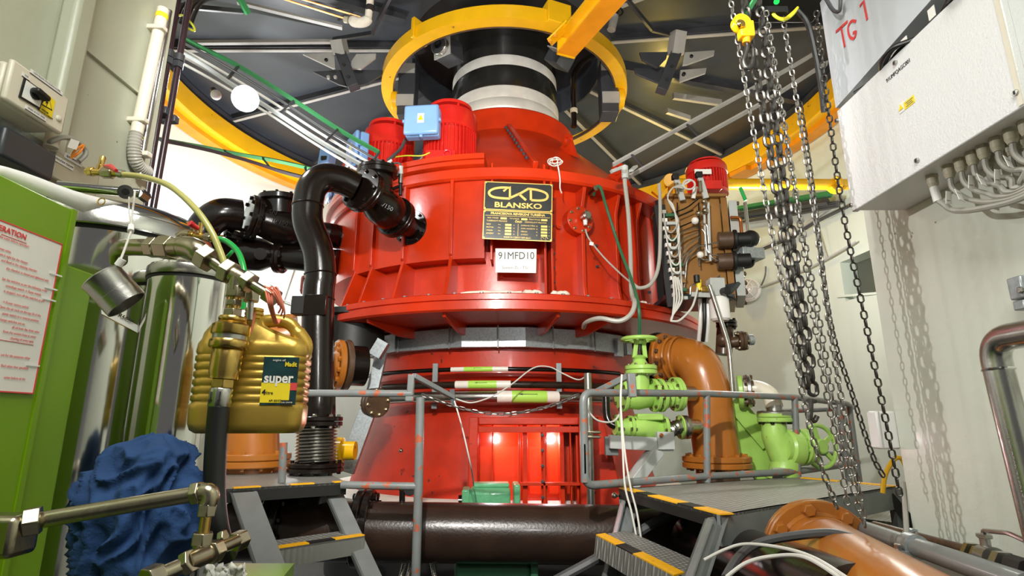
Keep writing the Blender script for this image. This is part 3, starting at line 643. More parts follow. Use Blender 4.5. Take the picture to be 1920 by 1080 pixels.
t, pts = tray('cable_tray', 'upper left cable ladder sweeping from the poles to the motors, past the floodlight', [P(338, 82, 4.0), P(420, 128, 4.25), P(520, 190, 4.45), P(620, 255, 4.6), P(700, 300, 4.7)], .24, (.1, -.9, .42), LGR, .42, rail=(.010, .020), edge=TRAYG, grp=TG2, rungm=DGB)
for k in range(4):
    o = V((.0, .02, -.02)); s = -.10+.05*k
    cable('tray_cable', [p+V((s*.6, .02, s*.9-.03)) for p in pts[::4]]+[P(735, 300+k*3, 4.7)], .012, (CABW2, CAB, CABW2, CABD)[k], 'one of the pale cables lying along the upper left cable ladder', group='cables on the upper left ladder', k=4)
tray('cable_tray', 'lower left cable ladder with a green edge, in front of the white wall', [P(282, 258, 5.4), P(400, 282, 6.2), P(500, 306, 6.9), P(600, 330, 7.4)], .26, (.0, -.9, .43), DGB, .5, rail=(.012, .03), edge=TRAYG, grp=TG2, rungm=DGB)
tray('cable_tray', 'upper right cable ladder with pale rails descending from the wall to the red rim', [P(1545, 105, 4.2), P(1440, 168, 4.5), P(1300, 245, 4.75), P(1160, 322, 4.9)], .26, (-.15, -.85, .5), PALE, .5, rail=(.012, .018), edge=PALE, grp=TG2, rungm=DGB)
def OP(px, py, off=.1):
    p = on_pit(px, py); r = V((AX-p.x, AY-p.y, 0)).normalized(); return p+r*off
tray('cable_tray', 'straight dark green cable channel on the right pit wall', [OP(1385, 407, .3), OP(1480, 391, .3), OP(1596, 372, .3)], .12, (-.6, -.8, .15), DGB, .9, edge=TRAYG, grp=TG2, rungm=DGB, rail=(.03, .05))
for k in range(3): cable('tray_cable', [OP(1385, 412+k*6, .22), OP(1430, 404+k*6, .2), OP(1500, 396+k*5, .2), OP(1596, 380+k*4, .2)], .022, CABD, 'dark cable lying in the green channel on the right pit wall', group='cables in the dark green channel')
tray('cable_tray', 'white cable ladder curving along the right pit wall above the square recess', [OP(1392, 518), OP(1450, 497), OP(1520, 466), OP(1604, 415)], .62, (-.6, -.8, 0.0), LGR, .75, edge=LGR, grp=TG2, rail=(.012, .03))
cable('tray_cable', [OP(1435, 470), OP(1490, 448), OP(1540, 418), OP(1602, 388)], .025, CABD, 'dark cable along the top of the white right wall ladder')
tray('cable_tray', 'thin grey ladder low on the left pit wall behind the black pipes', [OP(300, 400), OP(380, 440), OP(480, 500), OP(580, 545)], .75, (.6, -.8, .0), LGR, .7, edge=LGR, grp=TG2, rail=(.01, .016))
# top left dark bracket with cable loops
t = thing('overhead_bracket', 'dark steel angle bracket with cables at the top left corner', 'bracket', P(350, 10, 3.2))
MB().bar(P(262, 4, 2.9), P(455, 22, 3.6), .04, .03).build('angle', DGB, t); MB().bar(P(445, -10, 3.5), P(466, 26, 3.6), .02, .05).build('end_plate', TRAYG, t); MB().bar(P(255, -6, 2.8), P(300, 14, 3.0), .1, .02).build('plate', DGB, t)
for k in range(4):
    cable('overhead_cable', [P(330+k*9, 40+k*3, 3.1), P(345+k*10, 8, 3.15), P(375+k*10, 2-k*2, 3.2), P(400+k*8, -12, 3.3)], .012, RUB, 'black cable bunched in the top left bracket', group='black cables at the top left')
cable('earth_wire', [P(331, 12, 3.0), P(330, 28, 3.0), P(345, 30, 3.02), P(362, 48, 3.05), P(364, 58, 3.05), P(350, 52, 3.02)], .007, YG, 'yellow green wire loop at the top of the two dark poles', 'wire')
# ================================================================= black pipe with check valve, left front
bp = thing('check_valve_pipe', 'glossy dark S bent pipe with a flanged check valve entering the red drum', 'pipe', P(597, 890, 4.0))
Y0 = 4.0
path = [P(594, 770, Y0), P(597, 560, Y0), P(601, 520, Y0), P(596, 470, Y0), P(578, 420, Y0), P(577, 385, Y0)]
pts = catmull(path, 8)
el = catmull([P(577, 385, Y0), P(585, 352, Y0+.01), P(607, 334, Y0+.05), P(640, 338, Y0+.12), P(668, 351, Y0+.18)], 8)
MB().tube(pts+el[1:], .112, 28).build('bent_pipe', BLK, bp)
for q, d in ((P(577, 386, Y0), pts[-1]-pts[-3]), (P(601, 515, Y0), pts[17]-pts[15]), (P(597, 560, Y0), V((0, 0, 1)))):
    x, y, z = frame(d); MB().tube([q+(x*math.cos(i*PI/14)+y*math.sin(i*PI/14))*.112 for i in range(28)], .007, 6, closed=True).build('weld_seam', BLK, bp)
F1, F2, F3 = P(681, 357, Y0+.22), P(742, 408, 4.62), P(768, 425, 4.86)
va = (F2-F1).normalized()
flange('flange', bp, F1, va, .185, .038, BLK, 8, .016, BLK)
flange('flange', bp, F2, va, .185, .034, BLK, 8, .014, BLK)
vb = MB().lathe(F1, va, [(.11, .02), (.12, .1), (.155, .2), (.165, .3), (.155, .42), (.125, .5), (.11, (F2-F1).length)], 36).build('valve_body', BLK, bp)
vc = F1.lerp(F2, .42); up = V((-.02, -.1, 1)).normalized()
lid = MB().cyl(vc+up*.05, vc+up*.23, .125, n=32).disc(vc+up*.25, up, .175, .05, 36).disc(vc+up*.29, up, .165, .03, 36).build('valve_lid', BLK, bp)
bolts(lid, vc+up*.305, up, .145, 10, .014, .016, BLK)
text('JSN', 'casting_text', vb, F1.lerp(F2, .56)+V((0, -.17, .03)), (.75, .25, -.35), (.3, .0, 1), .055, BLK, .006); text('0231-110/150', 'casting_text', vb, F1.lerp(F2, .56)+V((-.0, -.17, -.03)), (.75, .25, -.35), (.3, .0, 1), .05, BLK, .006)
MB().cyl(F2, F3+va*.12, .105, n=32).build('stub_pipe', BLK, bp)
flange('wall_flange', bp, F3+va*.02, V((.35, .93, 0)), .168, .03, BLK, 10, .013, BLK, gap=False, both=False)
fb = [o for o in bpy.data.objects if o.name == 'wall_flange'][0]; bolts(fb, F3+va*.02-V((.35, .93, 0))*.016, -V((.35, .93, 0)), .142, 10, .013, .02, BLK)
MB().box(P(573, 577, Y0)+V((0, -.06, 0)), .13, .1, .13).build('bracket_plate', BLACK, bp, bevel=.004); MB().box(P(600, 577, Y0)+V((0, -.1, 0)), .16, .03, .15).build('saddle', BLK, bp, bevel=.004)
MB().lathe(P(594, 790, Y0), (0, 0, 1), [(.112, -.02), (.125, .03), (.115, .14), (.112, .2)], 28).build('pipe_end', BLK, bp)
MB().cyl(P(573, 657, Y0-.11), P(580, 657, Y0-.14), .016, n=10).build('test_plug', STEEL, bp)
# steel bellows below
t = thing('bellows', 'ribbed steel expansion bellows between two dark flanges under the black pipe', 'bellows', P(592, 880, Y0))
a, b = P(592, 868, Y0), P(594, 795, Y0); n = 12; L_ = (b-a).length; prof = []
for i in range(n):
    for k, r in ((0, .112), (.25, .135), (.5, .142), (.75, .135)): prof.append((r, L_*(i+k)/n))
MB().lathe(a, b-a, prof+[(.112, L_)], 36).build('corrugated_sleeve', STAIN, t)
flange('flange', t, P(594, 790, Y0), (0, 0, 1), .175, .03, BLK, 8, .014, STEEL)
flange('flange', t, P(592, 876, Y0), (0, 0, 1), .185, .03, BLK, 8, .014, BLK)
# check valve on the lid side : hydraulic switch with cable
t = thing('limit_switch', 'small black and grey switch rod standing beside the black valve lid', 'switch', P(751, 372, 4.4))
MB().cyl(P(751, 366, 4.4), P(751, 345, 4.4), .014).build('rod', BLACK, t); MB().cyl(P(751, 344, 4.4), P(752, 327, 4.4), .020).build('sleeve', STEEL, t); MB().cyl(P(752, 327, 4.4), P(752, 312, 4.4), .017).build('cap', LGR, t)
MB().bar(P(732, 356, 4.4), P(752, 348, 4.4), .02, .02).build('arm', BLK, t)
cable('switch_cable', [P(752, 312, 4.4), P(748, 306, 4.4), P(730, 308, 4.42), P(715, 318, 4.45)], .008, CABD, 'thin cable looping from the switch rod over the black valve lid')
# ----------------------------------------------------------------- second and third pipes, left back
Y1 = 5.2
t = thing('check_valve_pipe', 'second glossy dark check valve pipe, left behind the S bent one', 'pipe', P(400, 470, Y1))
pts = catmull([V((P(376, 520, Y1).x, Y1, 0.0)), P(376, 560, Y1), P(374, 462, Y1), P(384, 425, Y1), P(414, 402, Y1), P(452, 404, Y1+.1)], 8)
MB().tube(pts, .155, 28).build('elbow', BLK, t); F1, F2 = P(474, 408, Y1+.12), P(556, 432, Y1+.4); va = (F2-F1).normalized()
flange('flange', t, F1, va, .225, .05, BLK, 8, .02, BLK)
v2 = MB().lathe(F1, va, [(.15, .02), (.17, .12), (.2, .25), (.2, .42), (.17, .52), (.14, (F2-F1).length+.1)], 36).build('valve_body', BLK, t)
vc = F1.lerp(F2, .55)+V((.02, 0, 0))
l2 = MB().cyl(vc+up*.1, vc+up*.24, .17, n=32).disc(vc+up*.27, up, .215, .06, 36).build('valve_lid', BLK, t); bolts(l2, vc+up*.30, up, .18, 8, .016, .02, BLK)
MB().tube([F2, P(622, 442, 5.6), P(640, 446, 5.7)], .13, 24).build('stub_pipe', BLK, t)
text('JSN', 'casting_text', v2, F1.lerp(F2, .62)+V((0, -.215, .06)), (.95, .1, -.2), (.1, 0, 1), .07, BLK, .008); text('0231-110/150', 'casting_text', v2, F1.lerp(F2, .62)+V((0, -.212, -.02)), (.95, .1, -.2), (.1, 0, 1), .06, BLK, .008)
f_ = flange('wall_flange', t, P(644, 450, 5.72), (.93, .35, 0), .16, .035, BLK, 8, .016, BLK)
t = thing('check_valve_pipe', 'third dark flanged pipe running level below the second one, partly in shade', 'pipe', P(500, 480, 5.6))
a, b = P(430, 472, 5.6), P(600, 488, 5.6)
MB().lathe(a, b-a, [(.12, -.35), (.17, -.1), (.19, .1), (.17, .35), (.12, .45), (.12, .55), (.13, .6), (.13, (b-a).length+.2)], 30).build('pipe', BLK, t)
flange('flange', t, P(526, 482, 5.6), b-a, .17, .04, BLK, 8, .016, BLK)
fl_ = flange('flange', t, P(445, 440, 5.5), (.4, -.2, .9), .13, .04, BLK, 6, .016, BLK)
MB().cyl(P(488, 476, 5.45), P(488, 476, 5.35), .06, n=20).build('plug', BLK, t)
# brown flanged stub behind, between pipe and cone
t = thing('flanged_stub', 'rusty ochre flanged pipe stub in the shade right of the black pipe', 'pipe', P(640, 685, 4.7))
c = P(634, 684, 4.7); ax_ = V((.85, .52, 0)).normalized(); MB().disc(c, ax_, .21, .05, 40).build('flange', ORG, t); fo_ = [o for o in t.children][-1]
bolts(fo_, c-ax_*.025, -ax_, .17, 12, .02, .022, ORG); MB().disc(c+ax_*.06, ax_, .215, .05, 40).build('counter_flange', OLDB, t); MB().cyl(c-ax_*.4, c, .13).build('pipe', ORG, t); MB().lathe(c-ax_*.03, -ax_, [(.165, 0), (.135, .05), (.13, .06)], 28).build('weld_collar', ORG, t)
MB().cyl(c+ax_*.08, c+ax_*.22, .17, n=28).build('dark_pipe', BLK, t)
# vertical round dark pump shape between flange and duct at left
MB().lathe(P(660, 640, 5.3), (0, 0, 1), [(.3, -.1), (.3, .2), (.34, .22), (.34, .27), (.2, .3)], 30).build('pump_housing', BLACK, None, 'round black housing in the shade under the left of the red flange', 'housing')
# ochre pipe with flanges, lower left behind the oil can
t = thing('flanged_pipe', 'ochre vertical pipe with a bolted flange pair behind the left steps', 'pipe', P(470, 890, 4.2))
a = P(470, 760, 4.2); MB().cyl(P(472, 900, 4.2), a, .19, n=32).build('pipe', ORG, t); flange('flange', t, P(471, 862, 4.2), (0, 0, 1), .27, .045, ORG, 12, .017, ORG)
MB().tube(catmull([a, P(480, 690, 4.25), P(520, 640, 4.3), P(560, 632, 4.35)], 6), .19, 24).build('elbow', ORG, t)
# yellow pipe piece by the bellows
t = thing('yellow_pipe_stub', 'yellow ribbed pipe stub right of the steel bellows', 'pipe', P(628, 845, 4.5)); MB().lathe(P(618, 845, 4.5), (1, 0, 0), [(.1, 0), (.1, .04), (.09, .05), (.1, .06), (.1, .1), (.07, .11), (.07, .2)], 24).build('body', YEL, t)
# steel and galvanised column sloping at the left edge of the cone
t = thing('cable_duct', 'sloping galvanised cable duct leaning on the left edge of the red cone', 'duct', P(650, 890, 4.9))
MB().bar(P(648, 885, 4.85), P(690, 770, 4.9), .14, .06).build('lower_leg', GALV, t, bevel=.004); MB().bar(P(690, 770, 4.92), P(716, 660, 5.0), .10, .05).build('upper_leg', GALV, t, bevel=.004)
# ----------------------------------------------------------------- galvanised duct ring
t = thing('duct_ring', 'grey galvanised sheet duct wrapped around the turbine neck in straight segments', 'duct', (AX, AY, Z(.7)))
cs = [(-64, 1.66), (-40, 1.64), (-13, 1.64), (8, 1.64), (30, 1.64), (54, 1.66)]
for i in range(len(cs)-1):
    (p0, R0), (p1, R1) = cs[i], cs[i+1]
    ring = lambda ph, R: [C(ph, R, .675), C(ph, R, .86), C(ph, R-.12, .86), C(ph, R-.12, .675)]
    MB().hull_loft([ring(p0, R0), ring(p1, R1)]).build('duct_segment', GALV, t, bevel=.003)
for ph in (-38, -17, -1, 17, 33, 50):
    MB().box(C(ph, 1.65, .77), .012, .012, .215, frame((0, 0, 1), (math.sin(math.radians(ph)), -math.cos(math.radians(ph)), 0))).build('clip_band', GRY, t)
for ph in (-50, 46): MB().box(C(ph, 1.63, .73), .10, .05, .18, frame((0, 0, 1), (math.sin(math.radians(ph)), -math.cos(math.radians(ph)), 0))).build('end_box', GALV, t, bevel=.004)
MB().bar(P(703, 668, 4.75), P(720, 640, 4.75), .09, .1).build('outlet', GALV, t)
# ----------------------------------------------------------------- three marked pipes around the cone
def marked(name, lab, h, R, r, m, p0, p1, px0, px1, gpx0, gpx1, ends=None):
    t = thing(name, lab, 'pipe', C(0, R, h), 'marked pipes around the red cone')
    arc = [C(p0+(p1-p0)*i/40, R, h) for i in range(41)]
    if ends: arc = [V(e) for e in ends]+arc
    MB().tube(arc, r, 16).build('pipe', m, t)
    a0, a1, g0, g1 = (PHI(p, R, h) for p in (px0, px1, gpx0, gpx1))
    s = MB().tube([C(a0+(a1-a0)*i/12, R, h) for i in range(13)], r*1.12, 20).build('marker_sleeve', BAND, t)
    MB().tube([C(g0+(g1-g0)*i/8, R, h) for i in range(9)], r*1.15, 20).build('green_band', BANDG, s, label='lime green band')
    gm = (g0+g1)/2; c = C(gm, R+r*1.17, h)+V((0, 0, r*.45)); R_ = V((math.cos(math.radians(gm)), math.sin(math.radians(gm)), 0)); l = r*1.4
    ar = MB().prism([c-R_*l+V((0, 0, r*.15)), c-R_*l*1.5, c-R_*l-V((0, 0, r*.15))], (0, -.002, 0)); ar.box(c, l*2, .003, r*.07, frame((0, 0, 1), (0, -1, 0))[::1] and (R_, V((0, -1, 0)), V((0, 0, 1)))); ar.build('arrow', INKB, s)
    return t
hh = lambda px, py, R: P(px, py, AY-R*math.cos(math.radians(5))).z-EYE
h1, h2, h3 = hh(900, 692, 1.62), hh(905, 721, 1.66), hh(960, 744, 1.72)
marked('marked_pipe', 'thin dark upper pipe with a white and lime marker across the red cone', h1, 1.62, .020, BLK, -66, 46, 846, 952, 871, 924)
marked('marked_pipe', 'middle brown pipe with a white and lime marker across the red cone', h2, 1.66, .032, BRN, -44, 50, 855, 958, 880, 932)
t3 = marked('marked_pipe', 'thick lowest steel pipe with a wide white and lime marker across the red cone', h3, 1.72, .048, STEEL, -50, 36, 932, 1046, 960, 1023)
for ph in (-22, 19): 
    MB().box(C(ph, 1.63, (h1+h3)/2-.02), .05, .05, h1-h3+.16, frame((0, 0, 1))).build('pipe_hanger', GRY, t3, bevel=.003)
c = P(704, 755, 4.9); f_ = flange('flange', t3, c, (.75, -.66, 0), .125, .04, OLDB, 8, .015, NICK)
# ----------------------------------------------------------------- big brown pipe across the foreground
YB2 = 3.95
t = thing('main_pipe', 'large glossy brown pipe lying across the foot of the turbine behind the steps', 'pipe', P(930, 1052, YB2))
a, b = P(430, 993, YB2-.1), P(1300, 1004, YB2); r_ = S(900, 1000, YB2)*52
MB().tube([a, b], r_, 40).build('pipe', BRN, t); d_ = (b-a).normalized()
flange('flange', t, P(682, 990, YB2-.02), d_, r_*1.32, .05, BLK, 12, .022, BLK)
flange('flange', t, P(522, 985, YB2-.08), d_, r_*1.32, .05, BLK, 12, .022, BLK)
MB().tube([P(585, 985, YB2), P(585, 900, YB2+.05)], r_*.75, 30).build('tee_branch', BLK, t)
MB().lathe(P(585, 985, YB2), (0, 0, 1), [(r_*1.0, 0), (r_*.95, r_*.8), (r_*.75, r_*1.2)], 30).build('tee_collar', BLK, t)
t = thing('bleed_valve', 'tiny dark bleed valve standing on the big brown pipe', 'valve', P(754, 950, YB2)); MB().cyl(P(754, 955, YB2), P(754, 920, YB2), .02, n=10).build('stem', BLK, t); MB().ball(P(754, 916, YB2), .024).build('cap', BRASS, t); MB().disc(P(768, 918, YB2), (.2, -1, 0), .04, .02).build('dial', BLACK, t)
# green pump block on the plinth
t = thing('pump', 'green cast pump block with a ribbed body on the plinth before the doorway', 'pump', P(920, 952, 4.55)); c = P(918, 934, 4.55); s_ = S(918, 934, 4.55)
X = V((1, .05, 0)).normalized(); Yv = V((-.05, 1, 0)).normalized(); Zv = V((0, 0, 1)); R_ = (X, Yv, Zv)
rings = []
for u, (hw, z0, z1) in ((-40, (.11, -.085, .05)), (-32, (.13, -.09, .085)), (30, (.13, -.09, .085)), (38, (.12, -.09, .08))):
    o = c+X*(u*s_); rings.append([o+Yv*(-hw)+Zv*z0, o+Yv*(-hw)+Zv*(z1-.03), o+Yv*(-hw*.6)+Zv*z1, o+Yv*(hw*.6)+Zv*z1, o+Yv*hw+Zv*(z1-.03), o+Yv*hw+Zv*z0])
MB().hull_loft(rings).build('body', PUMP, t, bevel=.012)
MB().box(c+X*(s_*50)+Zv*.01, s_*12, .26, .2, R_).build('end_flange', PUMP, t, bevel=.012); MB().box(c-X*(s_*44)-Zv*.01, s_*14, .24, .17, R_).build('end_flange', PUMP, t, bevel=.012)
MB().box(c+Zv*.1+X*s_*3, s_*66, .15, .03, R_).build('top_pad', PUMP, t, bevel=.008); MB().cyl(c-X*(s_*50)-Zv*.02, c-X*(s_*58)-Zv*.02, .045).build('shaft_end', BLK, t); MB().box(c+Zv*-.02-Yv*.132, .006, .01, .15, R_).build('seam', PUMP, t)
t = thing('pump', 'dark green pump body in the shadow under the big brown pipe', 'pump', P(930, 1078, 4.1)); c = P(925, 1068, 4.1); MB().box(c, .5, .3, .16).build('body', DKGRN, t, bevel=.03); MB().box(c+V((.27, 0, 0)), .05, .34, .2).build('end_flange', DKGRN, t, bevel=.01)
for k, px in enumerate((757, 770, 803)):
    MB().tube([P(px+8-k*6, 1046, 3.9), P(px-6+k*6, 1090, 3.8)], [.014], 10) if 0 else None
    a, b = P(px+4, 1044, 3.95), P(px+(-8 if k < 2 else 14), 1092, 3.9); n = 40
    MB().tube([a.lerp(b, i/n) for i in range(n+1)], [.013+.003*(i % 2) for i in range(n+1)], 10).build('braided_hose', STAIN, None, ('left braided steel hose under the big brown pipe', 'middle braided steel hose under the big brown pipe', 'right braided steel hose under the big brown pipe')[k], 'hose', 'braided hoses under the brown pipe')
# ================================================================= ochre elbow pipe on the right
YO = 4.75
t = thing('elbow_pipe', 'big glossy ochre elbow pipe turning down beside the red cone on the right', 'pipe', P(1345, 890, YO)); so = S(1330, 760, YO)
pts = catmull([P(1250, 676, YO+.30), P(1285, 672, YO+.18), P(1312, 690, YO+.04), P(1327, 735, YO), P(1336, 800, YO), P(1344, 856, YO)], 10)
MB().tube([P(1225, 680, YO+.4)]+pts, so*41, 36).build('pipe', ORG, t)
ax_ = (P(1262, 674, YO+.26)-P(1225, 678, YO+.42)).normalized()
flange('flange', t, P(1250, 676, YO+.33), ax_, so*56, .05, ORG, 12, .02, OLDB, gap=False); MB().disc(P(1238, 678, YO+.39), ax_, so*60, .05, 36).build('back_flange', BLK, t)
x, y, z = frame(ax_)
for k in (0, 1):
    c = P(1266+k*12, 674, YO+.24-k*.06); MB().tube([c+(x*math.cos(i*PI/16)+y*math.sin(i*PI/16))*so*45 for i in range(32)], .014, 8, closed=True).build('clamp_ring', ORG, t)
flange('flange', t, P(1344, 866, YO), (0, 0, 1), so*61, .045, ORG, 14, .017, ORG)
MB().cyl(P(1348, 920, YO), P(1344, 866, YO), so*38).build('lower_pipe', OLDB, t)
x, y, z = frame((0, 0, 1)); c = P(1331, 742, YO); MB().tube([c+(x*math.cos(i*PI/16)+y*math.sin(i*PI/16))*so*41 for i in range(32)], .006, 6, closed=True).build('weld_seam', ORG, t)
# ================================================================= lime green valves
YV = 4.45; sv = S(1200, 720, YV)
t = thing('gate_valve', 'lime green gate valve with a flat handwheel on top, left of the ochre pipe', 'valve', P(1200, 770, YV)); up = V((0, 0, 1))
ca, cb = P(1168, 742, YV), P(1290, 738, YV+.12); ax_ = (cb-ca).normalized()
MB().lathe(P(1165, 742, YV), ax_, [(sv*18, 0), (sv*24, sv*12), (sv*27, sv*32), (sv*24, sv*52), (sv*17, sv*62)], 28).build('body', LIM, t)
for px in (1166, 1226, 1238): flange('flange', t, P(px, 741, YV+.02), ax_, sv*31, sv*7, LIM, 8, .013, NICK, gap=False, both=True)
n = 5; MB().lathe(P(1240, 740, YV+.03), ax_, [(sv*(20+4*(i % 2)), sv*i*5) for i in range(6)], 24).build('bellows', LIM, t)
flange('flange', t, P(1268, 739, YV+.07), ax_, sv*32, sv*6, LIM, 8, .013, NICK); MB().cyl(P(1270, 739, YV+.08), P(1300, 738, YV+.15), sv*14).build('pipe', STEEL, t)
MB().lathe(P(1199, 745, YV), up, [(sv*20, 0), (sv*20, sv*40), (sv*26, sv*44)], 26).build('neck', LIM, t)
flange('bonnet_flange', t, P(1202, 694, YV), up, sv*30, sv*8, LIM, 8, .012, NICK)
MB().lathe(P(1200, 690, YV), up, [(sv*25, 0), (sv*14, sv*10), (sv*11, sv*16), (sv*14, sv*20), (sv*8, sv*24)], 22).build('bonnet', LIM, t)
for px in (1189, 1210): MB().bar(P(px, 672, YV), P(px+(1200-px)*.4, 640, YV), .035, .03).build('yoke_arm', LIM, t, bevel=.006)
MB().cyl(P(1200, 680, YV), P(1199, 600, YV), .012, n=12).build('spindle', BLK, t); MB().disc(P(1200, 640, YV), up, .05, .05, 20).build('yoke_head', LIM, t)
c = P(1198, 636, YV); hw = MB().tube([c+V((math.cos(i*PI/20), math.sin(i*PI/20), 0))*sv*31 for i in range(40)], .016, 10, closed=True)
for i in range(5): hw.bar(c, c+V((math.cos(i*1.257), math.sin(i*1.257), 0))*sv*30, .03, .014)
hw.disc(c, up, .035, .04, 18).build('handwheel', LIM, t)
# small lime strainer below it
t = thing('strainer', 'smaller lime green flanged strainer on the grey bracket below the gate valve', 'strainer', P(1200, 830, YV)); ca, cb = P(1152, 800, YV), P(1245, 803, YV+.08); ax_ = (cb-ca).normalized()
MB().lathe(ca, ax_, [(sv*15, 0), (sv*15, sv*20), (sv*18, sv*30), (sv*23, sv*52), (sv*20, sv*75), (sv*16, sv*90)], 26).build('body', LIM, t)
for px, r in ((1158, 22), (1182, 21), (1245, 22)): flange('flange', t, P(px, 800+(px-1152)*.03, YV+.02), ax_, sv*r, sv*6, LIM, 6, .013, NICK, gap=False)
MB().box(P(1216, 782, YV+.03), .2, .14, .05, frame(up, (0, 1, 0))[::1] and None).build('cover_plate', LIM, t, bevel=.01)
MB().tube(catmull([P(1160, 800, YV), P(1146, 795, YV+.02), P(1138, 780, YV+.04), P(1136, 745, YV+.06)], 6), .03, 14).build('inlet_pipe', BLK, t)
t = thing('flexible_pipe', 'ribbed steel connector with a lime edged steel flange beside the strainer', 'pipe', P(1280, 830, YV+.1))
q = catmull([P(1244, 803, YV+.05), P(1258, 806, YV+.08), P(1274, 800, YV+.1), P(1310, 800, YV+.2)], 10); MB().tube(q, [.052+.006*(i % 2) for i in range(len(q))], 16).build('corrugated_tube', STAIN, t)
flange('flange', t, P(1282, 801, YV+.12), (1, .15, 0), sv*22, .03, STEEL, 6, .013, NICK); MB().disc(P(1276, 801, YV+.11), (1, .15, 0), sv*22.5, .014, 30).build('gasket', LIM, t)
# grey support bracket
t = thing('support_bracket', 'pale grey welded angle bracket holding the strainer with a diagonal leg', 'bracket', P(1200, 900, YV))
MB().bar(P(1142, 828, YV), P(1260, 834, YV), .09, .10).build('beam', LGR, t, bevel=.004); MB().box(P(1246, 826, YV-.02), .13, .1, .13).build('end_plate', LGR, t, bevel=.004)
MB().bar(P(1232, 842, YV), P(1180, 912, YV-.1), .10, .09).build('leg', LGR, t, bevel=.004); MB().box(P(1146, 836, YV+.05), .1, .06, .14).build('wall_plate', GRY, t, bevel=.004); bolt(t, P(1240, 816, YV-.09), (0, -1, 0), .014, .016, ORG)
# steel tie pipe with clamp beside rail post
t = thing('steel_pipe', 'slim vertical steel pipe with a two bolt coupling right of the doorway', 'pipe', P(1107, 950, 4.3)); MB().cyl(P(1108, 945, 4.3), P(1102, 700, 4.3), .028, n=18).build('pipe', STEEL, t)
for dy in (0, 9): MB().box(P(1111, 810+dy, 4.28), .11, .10, .022).build('coupling', NICK, t, bevel=.006)
# lime globe valve with big handwheel on the right
YG_ = 4.5; sg = S(1450, 800, YG_)
t = thing('globe_valve', 'large lime green valve with an upright spoked handwheel near the right rail', 'valve', P(1450, 900, YG_))
MB().tube(catmull([P(1452, 780, YG_), P(1452, 815, YG_), P(1462, 842, YG_), P(1472, 868, YG_), P(1465, 905, YG_)], 8), [sg*(21+6*i/32) for i in range(33)], 28).build('body', LIM, t)
MB().tube(catmull([P(1462, 838, YG_-.02), P(1480, 840, YG_), P(1510, 842, YG_+.04)], 6), [sg*30]*4+[sg*34]*5+[sg*26]*4, 28).build('chamber', LIM, t)
flange('flange', t, P(1452, 783, YG_), up, sg*31, sg*8, LIM, 8, .015, BLK); MB().disc(P(1452, 776, YG_), up, sg*31, sg*9, 36).build('counter_flange', STEEL, t)
ax_ = V((1, .38, .0)).normalized()
flange('bonnet_flange', t, P(1500, 838, YG_+.03), ax_, sg*34, sg*7, LIM, 8, .014, LIM); MB().cyl(P(1500, 838, YG_+.03), P(1545, 838, YG_+.2), .04).build('spindle', LIM, t)
MB().lathe(P(1505, 838, YG_+.05), ax_, [(sg*26, 0), (sg*18, sg*16), (sg*12, sg*30)], 20).build('bonnet', LIM, t)
c = P(1537, 837, YG_+.1); x, y, z = frame(V((.35, -1, 0.05))); hw = MB().tube([c+(x*math.cos(i*PI/24)+y*math.sin(i*PI/24))*sg*39 for i in range(48)], .017, 10, closed=True)
for i in range(5): hw.bar(c, c+(x*math.cos(i*1.257+.5)+y*math.sin(i*1.257+.5))*sg*38, .034, .02, z)
hw.disc(c, z, .06, .07, 20).build('handwheel', LIM, t)
MB().box(P(1464, 893, YG_-.09), .12, .02, .12).build('light_plate', PALE, t)
# flange and white elbow above the globe valve
t = thing('insulated_elbow', 'cream white bent pipe between two steel flanges above the lime globe valve', 'pipe', P(1440, 770, YG_))
MB().tube(catmull([P(1395, 728, YG_+.15), P(1424, 730, YG_+.1), P(1444, 742, YG_+.03), P(1452, 764, YG_)], 8), sg*16, 24).build('elbow', CREAM, t)
MB().cyl(P(1452, 772, YG_), P(1451, 758, YG_), sg*14).build('lower_end', STEEL, t); MB().cyl(P(1400, 728, YG_+.15), P(1422, 729, YG_+.1), sg*13).build('upper_end', STEEL, t)
flange('flange', t, P(1404, 733, YG_+.14), (1, -.35, 0), sg*32, .03, STEEL, 8, .018, OLDB, gap=False); MB().disc(P(1388, 734, YG_+.2), (1, -.35, 0), sg*32, .04, 36).build('lime_flange', LIM, t)
# lime triangular plate
t = thing('support_plate', 'lime green triangular steel plate with a folded edge behind the globe valve', 'plate', P(1420, 890, 4.9))
pp = [P(1376, 755, 4.8), P(1440, 830, 4.8), P(1470, 905, 4.8), P(1425, 910, 4.8), P(1380, 850, 4.8)]
MB().plate(pp, .03, (0, 1, 0)).build('web', LIM, t); MB().bar(P(1374, 752, 4.76), P(1442, 832, 4.76), .14, .02, FW).build('edge_strip', LIM, t)
# thin bent steel line running down from the hydraulic unit
t = thing('drain_pipe', 'thin shiny drain pipe running down from the hydraulic unit past the ochre elbow', 'pipe', P(1376, 740, 4.4))
MB().tube(fillet([P(1330, 535, 4.6), P(1345, 580, 4.6), P(1367, 650, 4.6), P(1374, 740, 4.6)], .08), .02, 12).build('tube', STAIN, t)
